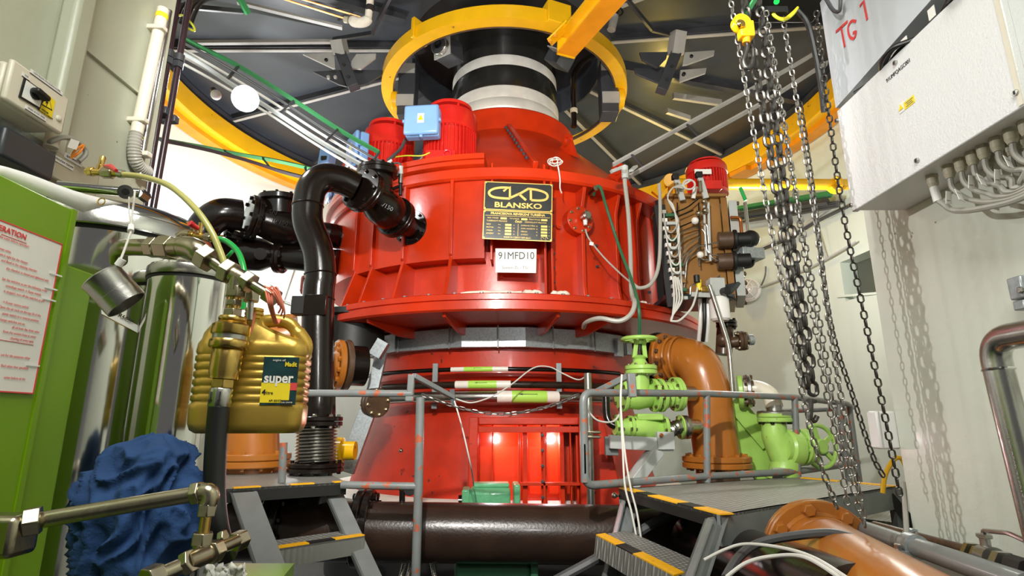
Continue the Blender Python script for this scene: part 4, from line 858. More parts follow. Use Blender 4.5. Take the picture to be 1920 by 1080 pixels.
# rusty T valve on the right
t = thing('tee_fitting', 'rusty brown tee fitting with a capped side branch, right of the ochre elbow', 'fitting', P(1355, 660, 5.1)); c = P(1355, 640, 5.1); s_ = S(1355, 640, 5.1)
MB().tube([P(1360, 608, 5.1), P(1357, 665, 5.1)], s_*15, 20).build('body', OLDB, t); MB().tube([P(1355, 645, 5.1), P(1400, 638, 5.0)], s_*10, 20).build('branch', OLDB, t)
flange('flange', t, P(1362, 608, 5.1), up, s_*19, .03, BLK, 6, .014, BLK); flange('flange', t, P(1390, 639, 5.02), (1, -.1, .05), s_*18, .03, OLDB, 6, .014, NICK)
MB().disc(P(1408, 637, 5.0), (1, -.1, .05), s_*10, .05, 20).build('cap', GALV, t); MB().ball(c+V((-.03, -.09, 0)), .06).build('boss', OLDB, t)
# ================================================================= hydraulic unit
YU = 4.85; su = S(1320, 460, YU)
hu = thing('hydraulic_unit', 'brown hydraulic tank with flanged steel lid, hung with tubes beside the red drum', 'hydraulic unit', P(1330, 560, YU))
ctr = P(1312, 450, YU+.25); X = V((.88, .47, 0)).normalized(); Yv = V((-.47, .88, 0)); R_ = (X, Yv, V((0, 0, 1)))
zt, zb = P(1330, 368, YU).z, P(1320, 548, YU).z
xl, xr = P(1246, 450, YU).x, P(1352, 450, YU+.1).x
fl = V((xl, YU+.05, 0)); frr = V((xr, YU+.05, 0)); dep = V((.20, .55, 0))
MB().prism([V((fl.x, fl.y, zb)), V((frr.x, frr.y, zb)), V((frr.x, frr.y, zt)), V((fl.x, fl.y, zt))], dep).build('tank', OCH, hu, bevel=.008)
MB().prism([V((frr.x, frr.y-.02, zb-.06)), V((frr.x+.06, frr.y-.02, zb-.06)), V((frr.x+.06, frr.y-.02, zt+.03)), V((frr.x, frr.y-.02, zt+.03))], dep*1.08).build('tank_flange', OCH, hu, bevel=.004)
MB().prism([V((frr.x+.08, frr.y-.0, zb-.02)), V((frr.x+.16, frr.y, zb-.02)), V((frr.x+.16, frr.y, zt-.02)), V((frr.x+.08, frr.y, zt-.02))], dep*1.0).build('lid_plate', LGR, hu, bevel=.004)
for i in range(11):
    z_ = zb+.02+(zt-zb-.06)*i/10; bolt(hu, V((frr.x+.16, frr.y+.03+.0, z_)), (1, -.2, 0), .02, .03, OLDB); bolt(hu, V((frr.x+.16, frr.y, z_))+dep*.9, (1, -.2, 0), .02, .03, OLDB)
MB().plate([P(1355, 535, YU), P(1385, 528, YU), P(1402, 543, YU+.2), P(1362, 550, YU-.05)], .05).build('base_plate', DGB, hu); MB().box(V(((fl.x+frr.x)/2, YU+.28, zb-.04)), (frr.x-fl.x)*1.1, .6, .04).build('base_plate', DGB, hu)
MB().prism([P(1300, 556, YU-.02), P(1350, 515, YU-.02), P(1352, 560, YU-.02)], (.05, .3, 0)).build('apron', DGB, hu)
lid_ = MB().box(V(((fl.x+frr.x)/2+.05, YU+.3, zt+.015)), (frr.x-fl.x)*1.02, .6, .03).build('top_plate', OCH, hu, bevel=.004)
for px, py in ((1373, 450), (1372, 490)):
    c = P(px-14, py, YU-.02); d = P(px+28, py-2, YU-.06)-c; d.normalize(); k = MB().cyl(c-d*.06, c+d*.07, .075, n=28).build('pump_head', OLDB, hu, bevel=.006); MB().cyl(c+d*.07, c+d*.1, .09, n=28).cyl(c+d*.1, c+d*.22, .062, n=24).build('solenoid', BLACK, k, bevel=.006)
MB().box(P(1404, 478, YU+.05), .22, .16, .10, frame((0, 0, 1), (.2, -1, 0))).build('valve_block', GALV, hu, bevel=.005)
hl = MB().tube([P(1405, 455, YU), P(1402, 430, YU), P(1397, 380, YU)], .017, 10).build('lever', STEEL, hu); MB().tube([P(1398, 376, YU), P(1388, 352, YU)], .017, 10).build('grip', HOSEG, hl, 'bright green grip of the lever'); MB().ball(P(1407, 448, YU), .08).build('ball_joint', BLACK, hu)
MB().tube([P(1380, 444, YU), P(1408, 440, YU)], .025, 12).build('joint_arm', BLK, hu)
MB().tube(fillet([P(1370, 408, YU), P(1388, 408, YU), P(1392, 450, YU), P(1394, 473, YU), P(1384, 480, YU)], .05), .016, 10).build('bent_tube', COPPER, hu, 'coppery bent tube'); MB().tube(fillet([P(1412, 482, YU+.05), P(1412, 498, YU+.05), P(1396, 501, YU+.05)], .05), .018, 10).build('bent_tube', BLK, hu)
# fine tubes on the tank face
tl = [([(1258, 478), (1275, 436), (1300, 428), (1310, 426)], STEEL), ([(1262, 490), (1280, 448), (1308, 436)], STEEL), ([(1268, 505), (1286, 462), (1312, 444)], STEEL), ([(1272, 525), (1280, 480), (1306, 462), (1370, 450)], STEEL), ([(1283, 540), (1288, 485), (1312, 470)], STEEL), ([(1280, 500), (1290, 478), (1308, 458)], STEEL), ([(1312, 418), (1326, 420), (1330, 480), (1348, 490)], STEEL), ([(1316, 430), (1322, 436), (1326, 476), (1360, 482)], STEEL), ([(1312, 470), (1314, 488), (1356, 486)], STEEL), ([(1270, 380), (1270, 490), (1276, 540)], BLK), ([(1258, 412), (1300, 394)], BLK), ([(1260, 432), (1312, 410)], BLK), ([(1320, 385), (1324, 480)], LGR), ([(1328, 380), (1332, 490)], LGR), ([(1310, 380), (1312, 500)], BLK), ([(1246, 405), (1288, 390), (1310, 372)], BLK)]
for k, (q, m) in enumerate(tl): MB().tube(fillet([P(px, py, YU-.02-.012*(k % 4)) for px, py in q], .05, 4), .0065 if m is not LGR else .012, 8).build('hydraulic_tube', m, hu)
for px, py, r in ((1303, 414, .034), (1313, 478, .032), (1310, 400, .03), (1322, 395, .03), (1320, 378, .028)): MB().ball(P(px, py, YU-.06), r, 10).build('fitting', PAPER if r > .031 else NICK, hu)
for px, py in ((1268, 336), (1312, 332)):
    MB().bar(P(px, py, YU-.02), P(px+12, py+40, YU-.02), .05, .03).build('switch_arm', LGR, hu, bevel=.004); MB().box(P(px-2, py-4, YU-.04), .06, .06, .05).build('switch_head', BLACK, hu, bevel=.006); MB().cyl(P(px, py+8, YU-.04), P(px+2, py+28, YU-.04), .02).build('switch_body', NICK, hu)
for px in (1276, 1300): 
    MB().tube([P(px, 372, YU), P(px+4, 350, YU-.03)], .02, 8).build('fitting', PAPER, hu)
# red motor on the unit
c = P(1328, 368, YU+.3); m_ = motor(V((c.x, c.y, c.z)), 0, .19, .36, 'small red motor with a white smeared cap on top of the hydraulic unit', None, False)
MB().box(P(1318, 322, YU+.09), .16, .01, .05).build('label_smear', PAPER, m_)
# cable rail to the left of the unit
t = thing('terminal_rail', 'black terminal rail packed with connectors between the drum and the hydraulic unit', 'terminal rail', P(1268, 580, 4.75))
MB().bar(P(1236, 385, 4.75), P(1262, 575, 4.75), .10, .03, FW).build('rail', BLACK, t)
for i in range(11):
    q = P(1243+i*2.3, 398+i*15.5, 4.71); MB().box(q, .05, .04, .035).build('connector', PAPER if i % 3 else CAB, t, bevel=.004)
    MB().box(P(1258+i*2.0, 404+i*15.5, 4.7), .10, .04, .03).build('terminal_block', (DKGRN, LGR, OCH)[i % 3], t, bevel=.004)
for k in range(9):
    x0 = 1245+k*2.3; y0 = 400+k*15.3; q = [P(x0, y0, 4.7), P(x0+2, y0+24, 4.66), P(x0+14, y0+36, 4.64), P(1272+k*.8, y0+16, 4.64), P(1266, 400, 4.66), P(1252, 372, 4.68), P(1262, 352, 4.7), P(1280, 345+k, 4.74)]
    cable('sensor_cable', q, .0068, CABW2 if k % 3 else CAB, 'one of the pale sensor cables looped along the black terminal rail', group='looped cables on the terminal rail', k=6, n=6)
for k in range(4): cable('sensor_cable', [P(1262+k*3, 520, 4.62), P(1264+k*5, 560, 4.6), P(1261, 592, 4.58), P(1258, 600+k, 4.58)], .008, CABW2, 'one of the pale cables gathered below the terminal rail', group='cables gathered below the terminal rail', n=6)
cable('sensor_cable', [P(1258, 602, 4.58), P(1275, 600, 4.58), P(1298, 575, 4.6), P(1308, 540, 4.65)], .009, CABW2, 'pale cable swinging from below the rail up to the yellow valve')
c = P(1291, 342, 4.8); MB().tube([P(1274, 352, 4.74)]+[P(1292+11*math.cos(i*PI/8-1.2), 346+9*math.sin(i*PI/8-1.2), 4.72) for i in range(30)], .009, 7).build('cable_loop', CABW2, None, 'small coiled white cable loop in front of the small red motor', 'cable')
# yellow cross pipe with round end
t = thing('yellow_pipe', 'long yellow pipe running level behind the small red motor to the right wall', 'pipe', P(1420, 346, 6.4))
MB().tube([P(1262, 345, 5.9), P(1600, 346, 6.2)], .065, 24).build('pipe', YEL, t); MB().cyl(P(1257, 338, 5.6), P(1262, 340, 6.0), .075, n=30).build('end_cap', YEL, t, bevel=.006); MB().bar(P(1228, 365, 5.8), P(1255, 335, 5.8), .05, .10).build('saddle', YEL, t); MB().bar(P(1258, 345, 5.8), P(1256, 390, 5.8), .05, .05).build('support', YEL, t)
for px in (1568,): MB().disc(P(px, 346, 6.12), (1, .05, 0), .1, .05, 24).build('flange', YEL, t)
MB().lathe(P(1568, 346, 6.12)-V((0, .0, .0)), (0, -1, 0), [(.075, -.05), (.1, -.05), (.1, .05), (.075, .05)], 24, 3.6, 5.9, closed=True).build('clamp_hook', YEL, t)
# filter canister and yellow valve below
t = thing('filter_canister', 'white spin on filter canister below the hydraulic unit', 'filter', P(1350, 600, 4.75)); sc = S(1350, 570, 4.75)
MB().lathe(P(1351, 602, 4.75), up, [(sc*14, 0), (sc*18, sc*4), (sc*18, sc*40), (sc*16, sc*45)], 30).build('canister', WHITE, t); MB().box(P(1342, 540, 4.75), .13, .12, .16).build('filter_head', LGR, t, bevel=.008); MB().cyl(P(1356, 547, 4.68), P(1364, 545, 4.6), .035).build('knob', BLACK, t, bevel=.005); MB().tube([P(1362, 556, 4.7), P(1374, 558, 4.7), P(1382, 564, 4.7)], .009, 8).build('lever', BLACK, t)
t = thing('solenoid_valve', 'small brass yellow valve block with tubes below the brown tank', 'valve', P(1318, 550, 4.7))
MB().box(P(1323, 543, 4.7), .10, .07, .05).build('block', BRASS, t, bevel=.005); MB().cyl(P(1311, 545, 4.7), P(1310, 525, 4.7), .022).build('coil', SIGNY, t); MB().cyl(P(1307, 530, 4.68), P(1306, 516, 4.68), .026).build('plug', BLACK, t, bevel=.004); MB().tube(fillet([P(1294, 552, 4.7), P(1295, 536, 4.7), P(1304, 532, 4.7)], .03), .008, 8).build('tube', STEEL, t); MB().bar(P(1296, 552, 4.7), P(1340, 554, 4.7), .02, .04).build('mount', LGR, t)
for px, m in ((1312, WHITE), (1320, BLACK), (1327, WHITE)): cable('hydraulic_hose', [P(px, 556, 4.85), P(px+1, 600, 4.85), P(px-2, 640, 4.95)], .017, m, {1312: 'left white hose hanging below the brass yellow valve', 1320: 'black hose between two white hoses below the brown tank', 1327: 'right white hose hanging beside the filter canister'}[px], 'hose')
# hoses on the drum
cable('flexible_conduit', [P(1171, 318, 4.55), P(1172, 345, 4.6), P(1178, 400, 4.62), P(1182, 470, 4.62), P(1184, 545, 4.5), P(1190, 568, 4.3), P(1182, 590, 4.25), P(1160, 602, 4.25), P(1125, 597, 4.3), P(1100, 604, 4.45), P(1094, 614, 4.6)], .019, CAB, 'grey ribbed conduit running down the right of the red drum', 'conduit')
cable('flexible_conduit', [P(1186, 532, 4.5), P(1200, 540, 4.5), P(1222, 530, 4.5), P(1236, 490, 4.55), P(1238, 400, 4.65), P(1236, 345, 4.7)], .016, CAB, 'grey conduit curving up beside the black guard of the drum', 'conduit')
cable('rubber_hose', [P(1113, 366, 4.9), P(1118, 352, 4.82), P(1126, 352, 4.78), P(1136, 385, 4.74), P(1160, 460, 4.68), P(1186, 530, 4.48), P(1198, 580, 4.3), P(1199, 632, 4.38)], .014, DKGRN, 'dark green hose hanging from the drum down to the gate valve', 'hose')
MB().cyl(P(1108, 362, 4.95), P(1118, 352, 4.8), .026).build('hose_socket', NICK, None, 'brass hose socket above the red hatch cover', 'fitting')
cable('sensor_cable', [P(1098, 430, 4.72), P(1104, 447, 4.72), P(1130, 480, 4.72), P(1160, 510, 4.68), P(1185, 532, 4.5)], .008, CAB, 'thin grey cable from the hatch sensor to the conduit')
MB().box(P(1109, 457, 4.7), .035, .004, .03, frame((.2, 0, 1), (0, -1, 0))).build('cable_tag', PAPER, None, 'small white tag on the hatch sensor cable', 'tag')
pts = [P(1041+(9+5*math.sin(t_*.21))*math.cos(t_*.5), 303+(6+3*math.sin(t_*.33))*math.sin(t_*.5), 4.6+.02*math.sin(t_*.7)) for t_ in range(64)]
MB().tube(catmull(pts, 2), .0045, 6).tube(catmull([P(1046, 310, 4.6), P(1050, 335, 4.62), P(1050, 352, 4.65), P(1053, 362, 4.68)], 5), .0065, 6).build('coiled_wire', CABW2, None, 'coil of white wire hung on the red rim with a loose end', 'wire')
t = thing('tray_support', 'pale bracket holding the lower end of the right ladder on the red rim', 'bracket', P(1170, 330, 4.6)); MB().bar(P(1146, 322, 4.55), P(1172, 312, 4.6), .03, .03).build('arm', PALE, t); MB().cyl(P(1172, 335, 4.58), P(1171, 312, 4.58), .03).build('socket', LGR, t); MB().bar(P(1183, 320, 4.6), P(1192, 312, 4.7), .04, .02).build('clip', LGR, t)
# bulkhead lamps on the pit wall
def bulkhead(px, py, lab):
    c = OP(px, py, .16); n = V((AX-c.x, AY-c.y, -.0)).normalized(); n = (n+V((0, -.8, 0))).normalized(); t = thing('bulkhead_lamp', lab, 'lamp', c, 'caged bulkhead lamps'); x, y, z = frame(n); r = .17
    MB().disc(c, n, r*1.15, .09, 32).build('base', WHITE, t, bevel=.01); MB().lathe(c, n, [(r, .04), (r*.96, .09), (r*.7, .15), (r*.3, .18), (.001, .185)], 28).build('glass', GLASS, t)
    mb = MB()
    for k in range(6): a = k*PI/3; d = x*math.cos(a)+y*math.sin(a); mb.tube([c+d*r*1.05+n*.05, c+d*r*.9+n*.13, c+d*r*.45+n*.19, c+n*.205], .009, 6)
    for rr, hh_ in ((.55, .18), (1.0, .09)): mb.tube([c+(x*math.cos(i*PI/10)+y*math.sin(i*PI/10))*r*rr+n*hh_ for i in range(20)], .009, 6, closed=True)
    mb.build('guard', WHITE, t)
bulkhead(1416, 546, 'caged round lamp on the right pit wall below the white ladder'); bulkhead(556, 556, 'caged round lamp on the left pit wall beside the black pipe')
cable('lamp_cable', [OP(1428, 548, .08), OP(1438, 520, .05), OP(1440, 500, .05)], .012, CABD, 'dark cable rising from the caged lamp on the right')
# ================================================================= right platform and steps
HP = -.40
def pz(px, py): return PZ(px, py, HP)
A_, B_, C_, D_ = pz(1160, 916), pz(1350, 966), pz(1685, 912), pz(1490, 894)
t = thing('step_platform', 'grey tread plate platform with hazard striped front steps on the right', 'steps', (A_.x, B_.y, 0))
n_ = V((0, 0, -1))
MB().prism([A_, B_, C_, D_], n_*.012).build('deck', CHK, t)
def strip(q0, q1, wd, parts, nm='edge_stripe', m=HAZ):
    d = q1-q0; s = V((0, 0, 1)).cross(d).normalized()*wd
    for a, b in parts: MB().prism([q0+d*a, q0+d*b, q0+d*b+s, q0+d*a+s], (0, 0, .006)).build(nm, m if m else BLACK, t)
sgn = 1 if (V((0, 0, 1)).cross(B_-A_)).dot(C_-A_) > 0 else -1
e = (B_-A_)
strip(A_, B_, .07*sgn, ((.0, .22), (.36, .66), (.80, 1.0))); strip(A_, B_, .07*sgn, ((.22, .36), (.66, .80)), 'edge_band', BLACK)
q = (V((0, 0, 1)).cross(D_-C_)).dot(A_-C_); strip(D_, C_, .06*(1 if V((0, 0, 1)).cross(C_-D_).dot(A_-D_) > 0 else -1), ((.12, .5), (.65, 1.0)))
MB().prism([B_, C_, C_+n_*.13, B_+n_*.13], (D_-C_).normalized()*.02).build('side_beam', GRY, t)
MB().prism([A_, B_, B_+n_*.06, A_+n_*.06], (C_-B_).normalized()*.01).build('front_lip', BLACK, t)
MB().prism([A_, D_, D_+n_*.13, A_+n_*.13], (C_-D_).normalized()*.02).build('side_beam', GRY, t)
def stringer(p0, px1, py1, Y1, wd=.11):
    p1 = P(px1, py1, Y1); d = (p1-p0).normalized(); x, y, z = frame(d, (C_-B_).normalized()); mb = MB(); u = (B_-A_).normalized(); w_ = (C_-B_).normalized()
    mb.prism([p0-w_*.0, p0+w_*wd, p1+w_*wd, p1], u*.012); mb.prism([p0, p1, p1+u*.055, p0+u*.055], w_*.012); mb.prism([p0+w_*wd, p1+w_*wd, p1+w_*wd+u*.055, p0+w_*wd+u*.055], w_*.012); return mb
stringer(B_+V((-.06, .02, -.015)), 1262, 1130, 2.25).build('stringer', GRY, t)
stringer(A_+V((.03, .02, -.015)), 1118, 1120, 3.25, .12).build('stringer', GRY, t)
a, b = P(1118, 1022, 3.35), P(1262, 1056, 2.5); u_ = (C_-B_).normalized(); b.z = a.z = (a.z+b.z)/2
tr = MB().prism([a, b, b+u_*.25, a+u_*.25], n_*.01).build('tread', CHK, t)
def tstrip(q0, q1, parts, wd, m, par, nm):
    d = q1-q0
    for p0, p1 in parts: MB().prism([q0+d*p0, q0+d*p1, q0+d*p1+u_*wd, q0+d*p0+u_*wd], (0, 0, .006)).build(nm, m, par)
tstrip(a, b, ((0, .32), (.55, 1.0)), .07, HAZ, tr, 'edge_stripe'); tstrip(a, b, ((.32, .55),), .07, BLACK, tr, 'edge_band')
MB().prism([a, b, b+n_*.1-u_*.02, a+n_*.1-u_*.02], u_*.01).build('tread_front', CHK, tr)
for q in (C_, D_): MB().box(q+V((-.05, -.03, -.35)), .06, .06, .68).build('leg', GRY, t)
E0 = P(1655, 925, 3.7); MB().bar(C_+V((-.1, -.02, -.05)), P(1710, 985, 3.75), .1, .06).build('leg', BLK, t)
MB().prism([P(1480, 955, 4.6), P(1680, 980, 4.1), P(1690, 945, 4.6), P(1560, 935, 5.2)], n_*.02).build('floor_plate', CHK, None, 'second tread plate lying lower behind the right platform', 'plate')
# ================================================================= right handrail
hr = thing('handrail', 'chipped grey handrail on the back of the right platform', 'handrail', pz(1097, 910))
rb = [PZ(1097, 911, -.36), PZ(1325, 893, -.36), PZ(1495, 884, -.36), PZ(1610, 868, -.36)]
rt = [P(1093, 736, rb[0].y), P(1325, 738, rb[1].y), P(1490, 745, rb[2].y), P(1588, 757, rb[3].y*.96)]
rr = .024
MB().tube(fillet([rb[0]+V((0, 0, .02)), rt[0], rt[1], rt[2], rt[3], P(1598, 765, 5.6), P(1430, 773, 6.2)], .07), rr, 14).build('top_rail', GRR, hr)
MB().tube(fillet([rt[0]-V((0, 0, .3)), rb[0], rb[1], rb[2], rb[3], P(1600, 852, 5.8), P(1540, 850, 6.2)], .07), rr, 14).build('bottom_rail', GRR, hr)
for a, b in ((rt[1], rb[1]), (rt[2], rb[2])): MB().cyl(a, b-V((0, 0, .05)), rr, n=16).build('post', GRR, hr)
for px0, px1, Y in ((1572, 1592, 4.9), (1592, 1612, 5.3)): MB().cyl(P(px0, 758, Y), P(px1, 905, Y), rr, n=16).build('post', GRR, hr)
gb = MB().bar(P(1183, 700, rb[0].y+.1), P(1186, 745, rb[0].y+.1), .05, .05).build('gate_hinge', GRR, hr, bevel=.006); MB().bar(P(1178, 705, rb[0].y+.15), P(1112, 738, rb[0].y+.35), .035, .035).build('folded_bar', GRR, hr)
# left handrail
YL = 3.45
hl_ = thing('handrail', 'rust chipped grey handrail with a post before the red cone, left of the doorway', 'handrail', P(781, 1070, YL))
MB().tube([P(788, 745, YL), P(785, 900, YL), P(779, 1100, YL)], .026, 16).build('post', GRR, hl_); MB().tube([P(560, 737, YL), P(772, 738, YL)], .022, 14).build('top_rail', GRR, hl_); MB().tube([P(640, 909, YL), P(782, 912, YL)], .022, 14).build('lower_rail', GRR, hl_)
MB().bar(P(772, 702, YL), P(769, 742, YL), .04, .04).build('gate_hinge', GRR, hl_, bevel=.006); MB().bar(P(775, 704, YL), P(850, 745, YL+.25), .035, .03).build('folded_bar', GRR, hl_, bevel=.004); MB().bar(P(848, 730, YL+.25), P(850, 760, YL+.25), .03, .03).build('bar_end', DGB, hl_)
MB().cyl(P(532, 830, YL), P(528, 905, YL), .022).build('post', GRR, hl_); MB().box(P(768, 748, YL-.02), .05, .03, .03).build('hinge_lug', GRR, hl_, bevel=.006)
# ================================================================= left steps
HL = -.345
a, b, c, d = PZ(300, 912, HL), PZ(648, 901, HL), PZ(640, 893, HL-.0), PZ(300, 888, HL)
a, b, d = PZ(396, 919, HL), PZ(650, 904, HL), PZ(400, 889, HL); c = b+(d-a)*.9
t = thing('step_platform', 'grey tread plate platform with one hazard striped lower step on the left', 'steps', (a.x, a.y, 0))
MB().prism([a, b, c, d], n_*.012).build('deck', CHK, t); dd = b-a; w_ = V((0, 0, 1)).cross(dd).normalized(); w_ = w_ if w_.y > 0 else -w_
def lst(q0, q1, parts, par, m, nm):
    e = q1-q0
    for p0, p1 in parts: MB().prism([q0+e*p0, q0+e*p1, q0+e*p1+w_*.05, q0+e*p0+w_*.05], (0, 0, .006)).build(nm, m, par)
lst(a, b, ((.15, .34), (.56, .74), (.90, 1.0)), t, HAZ, 'edge_stripe'); MB().prism([a, b, b+n_*.07, a+n_*.07], w_*.012).build('front_lip', BLACK, t)
def lstr(p0, p1, wd=.1):
    u = dd.normalized(); mb = MB(); mb.prism([p0, p1, p1+u*wd, p0+u*wd], w_*.012); mb.prism([p0, p1, p1+w_*.05, p0+w_*.05], u*.012); mb.prism([p0+u*wd, p1+u*wd, p1+u*wd+w_*.05, p0+u*wd+w_*.05], u*.012); return mb
lstr(P(432, 925, a.y+.02), P(500, 1130, a.y-.4), .12).build('stringer', GRY, t); lstr(P(606, 915, b.y+.02), P(700, 1130, b.y-.45), .09).build('stringer', GRY, t)
y0 = a.y-.16; q0, q1 = P(508, 1036, y0), P(684, 1000, y0+.35); q1.z = q0.z = (q0.z+q1.z)/2; q0 = q0; dq = q1-q0
w2 = V((0, 0, 1)).cross(dq).normalized(); w2 = w2 if w2.y > 0 else -w2
tr = MB().prism([q0, q1, q1+w2*.22, q0+w2*.22], n_*.01).build('tread', CHK, t); w_ = w2
lst(q0, q1, ((.0, .38), (.66, 1.0)), tr, HAZ, 'edge_stripe'); lst(q0, q1, ((.38, .66),), tr, BLACK, 'edge_band'); MB().prism([q0, q1, q1+n_*.09, q0+n_*.09], w2*.01).build('tread_front', CHK, tr)
# ================================================================= chains
def chain(name, lab, pts, pitch, wr, lw, m, cat='chain', grp=None, parent=None):
    P_ = [V(p) for p in pts]; seg = [0]
    for i in range(1, len(P_)): seg.append(seg[-1]+(P_[i]-P_[i-1]).length)
    def at(s):
        for i in range(1, len(P_)):
            if s <= seg[i] or i == len(P_)-1: f = (s-seg[i-1])/max(1e-9, seg[i]-seg[i-1]); return P_[i-1].lerp(P_[i], f)
    n = int(seg[-1]/pitch); mb = MB(); ang = random.uniform(0, 1.5)
    for k in range(n):
        a, b = at(k*pitch), at((k+1)*pitch); d = (b-a).normalized(); x, y, z = frame(d, (.3, -1, .1)); t_ = ang+(k % 2)*PI/2; s = x*math.cos(t_)+y*math.sin(t_); c = (a+b)/2; hl = pitch/2+wr*.9; r = lw/2-wr; st = hl-r-wr
        L_ = []
        for i in range(14):
            q = 2*PI*i/14; sx, cz = math.sin(q)*r, math.cos(q)*r; L_.append(c+s*sx+d*(cz+(st if cz >= 0 else -st)))
        mb.tube(L_, wr, 6, closed=True)
    return mb.build(name, m, parent, lab, cat if parent is None else None, grp)
YC = 2.12
def pc(l, Y=YC): return [P(a, b, Y) for a, b in l]
def hang(l, Y=YC, k=4): return catmull([P(a, b, Y) for a, b in l], k)
g_ = 'hanging hoist chains'
chain('load_chain', 'thick dark hoist chain, left one of the pair ending at the hook', hang([(1390, -60), (1395, 0), (1457, 360), (1494, 600), (1516, 748)]), .052, .0078, .048, CHAIN, grp=g_)
chain('load_chain', 'thick dark hoist chain, right one of the pair, passing beside the yellow block', hang([(1416, -60), (1424, 10), (1472, 360), (1507, 600), (1526, 748)], YC+.03), .052, .0078, .048, CHAIN, grp=g_)
chain('hand_chain', 'thin light chain furthest left of the hanging chains', hang([(1362, -40), (1370, 0), (1433, 360), (1480, 600), (1504, 736), (1534, 857), (1575, 966)], YC-.02), .031, .0036, .026, CHAINL, grp=g_)
chain('hand_chain', 'thin chain just right of the thick pair, ending over the ochre flange', hang([(1436, 20), (1490, 353), (1526, 600), (1556, 769), (1571, 842), (1592, 960)], YC+.02), .031, .0036, .026, CHAINL, grp=g_)
chain('hand_chain', 'thin chain close beside the chain right of the thick pair', hang([(1430, 20), (1499, 400), (1536, 600), (1566, 769), (1592, 880), (1620, 990)], YC+.06), .031, .0036, .026, CHAINL, grp=g_)
chain('hand_chain', 'thin chain hanging midway between the thick pair and the right wall', hang([(1466, 20), (1520, 353), (1552, 590), (1577, 745), (1604, 880), (1622, 992)], YC+.1), .031, .0036, .026, CHAINL, grp=g_)
chain('hand_chain', 'thin chain swinging out to the right behind the handrail corner', hang([(1500, 190), (1524, 353), (1556, 600), (1600, 745), (1637, 857), (1667, 908)], YC+.16), .031, .0036, .026, CHAIN, grp=g_)
chain('hand_chain', 'thin chain furthest right, passing the small white wall box', hang([(1530, 20), (1573, 353), (1622, 600), (1662, 795), (1689, 941)], YC+.12), .034, .0038, .028, CHAIN, grp=g_)
t = thing('hoist_hook', 'yellow hoist bottom block with a grey forged hook among the chains', 'hook', P(1395, 60, YC-.05)); s_ = S(1400, 60, YC)
MB().disc(P(1389, 45, YC-.05), (.15, -1, .1), s_*17, .05, 28).box(P(1398, 58, YC-.05), s_*26, .045, s_*32).build('block', YEL, t, bevel=.006); MB().disc(P(1389, 44, YC-.08), (.15, -1, .1), s_*8, .012, 20).disc(P(1389, 44, YC-.088), (.15, -1, .1), s_*4, .012, 14).build('axle_cap', BRASS, t)
MB().cyl(P(1399, 82, YC-.05), P(1400, 70, YC-.05), s_*7).build('swivel', ORY, t)
MB().tube(catmull([P(1400, 78, YC-.05), P(1401, 90, YC-.05), P(1397, 104, YC-.05), P(1394, 116, YC-.05), P(1399, 127, YC-.05), P(1407, 124, YC-.05), P(1412, 110, YC-.05), P(1412, 88, YC-.05)], 6), [s_*r for r in ([4.2]*6+[4.6]*18+[5]*6+[4.4]*6+[3.4]*6+[2.2])], 12).build('hook', CHAIN, t)
t = thing('chain_hook', 'small open hook joining the lower ends of the thick chains', 'hook', P(1524, 785, YC)); MB().tube(catmull([P(1521, 748, YC), P(1520, 768, YC), P(1520, 785, YC), P(1527, 789, YC), P(1532, 780, YC)], 6), .009, 10).build('hook', CHAIN, t); MB().tube([P(1516, 752, YC), P(1528, 752, YC+.03)], .009, 8).build('pin', CHAIN, t)
# chain across the gap in the rail
q = [P(790, 740, YL)]+[P(790+i*(1090-790)/10, 740+36*math.sin(PI*i/10), YL+.05*i/10) for i in range(1, 10)]+[P(1090, 738, rt[0].y)]
chain('safety_chain', 'slack light chain hung across the gap between the two handrails', catmull(q, 4), .04, .004, .024, CHAINL)
# loose wires
cable('thin_wire', [P(852, 752, YL+.2), P(866, 800, YL+.2), P(884, 880, YL+.3), P(888, 910, 4.4)], .005, CABW2, 'thin pale wire hanging straight down from the left folded bar', 'wire')
cable('thin_wire', [P(855, 748, 4.5), P(885, 755, 4.5), P(925, 742, 4.6), P(960, 720, 4.7), P(1000, 690, 4.8), P(1030, 688, 4.85), P(1055, 700, 4.85), P(1085, 712, 4.8), P(1105, 700, 4.7)], .006, CABW2, 'pale wire draped along the marked pipes', 'wire')
cable('thin_wire', [P(1096, 745, 3.5), P(1100, 765, 3.55), P(1120, 788, 3.6), P(1150, 790, 3.7), P(1163, 770, 3.8), P(1164, 740, 3.9)], .006, CABW2, 'white wire loop hanging from the right handrail corner', 'wire')
for k in range(2): cable('thin_wire', [P(1166, 702, 3.4), P(1164, 760, 3.4), P(1168+k*4, 850, 3.4), P(1172+k*10, 912, 3.4), P(1184+k*10, 960, 3.4), P(1194+k*8, 1010, 3.4)], .006, CABW2, ('left of two cream strings hanging over the right handrail', 'right of two cream strings hanging over the right handrail')[k], 'string')
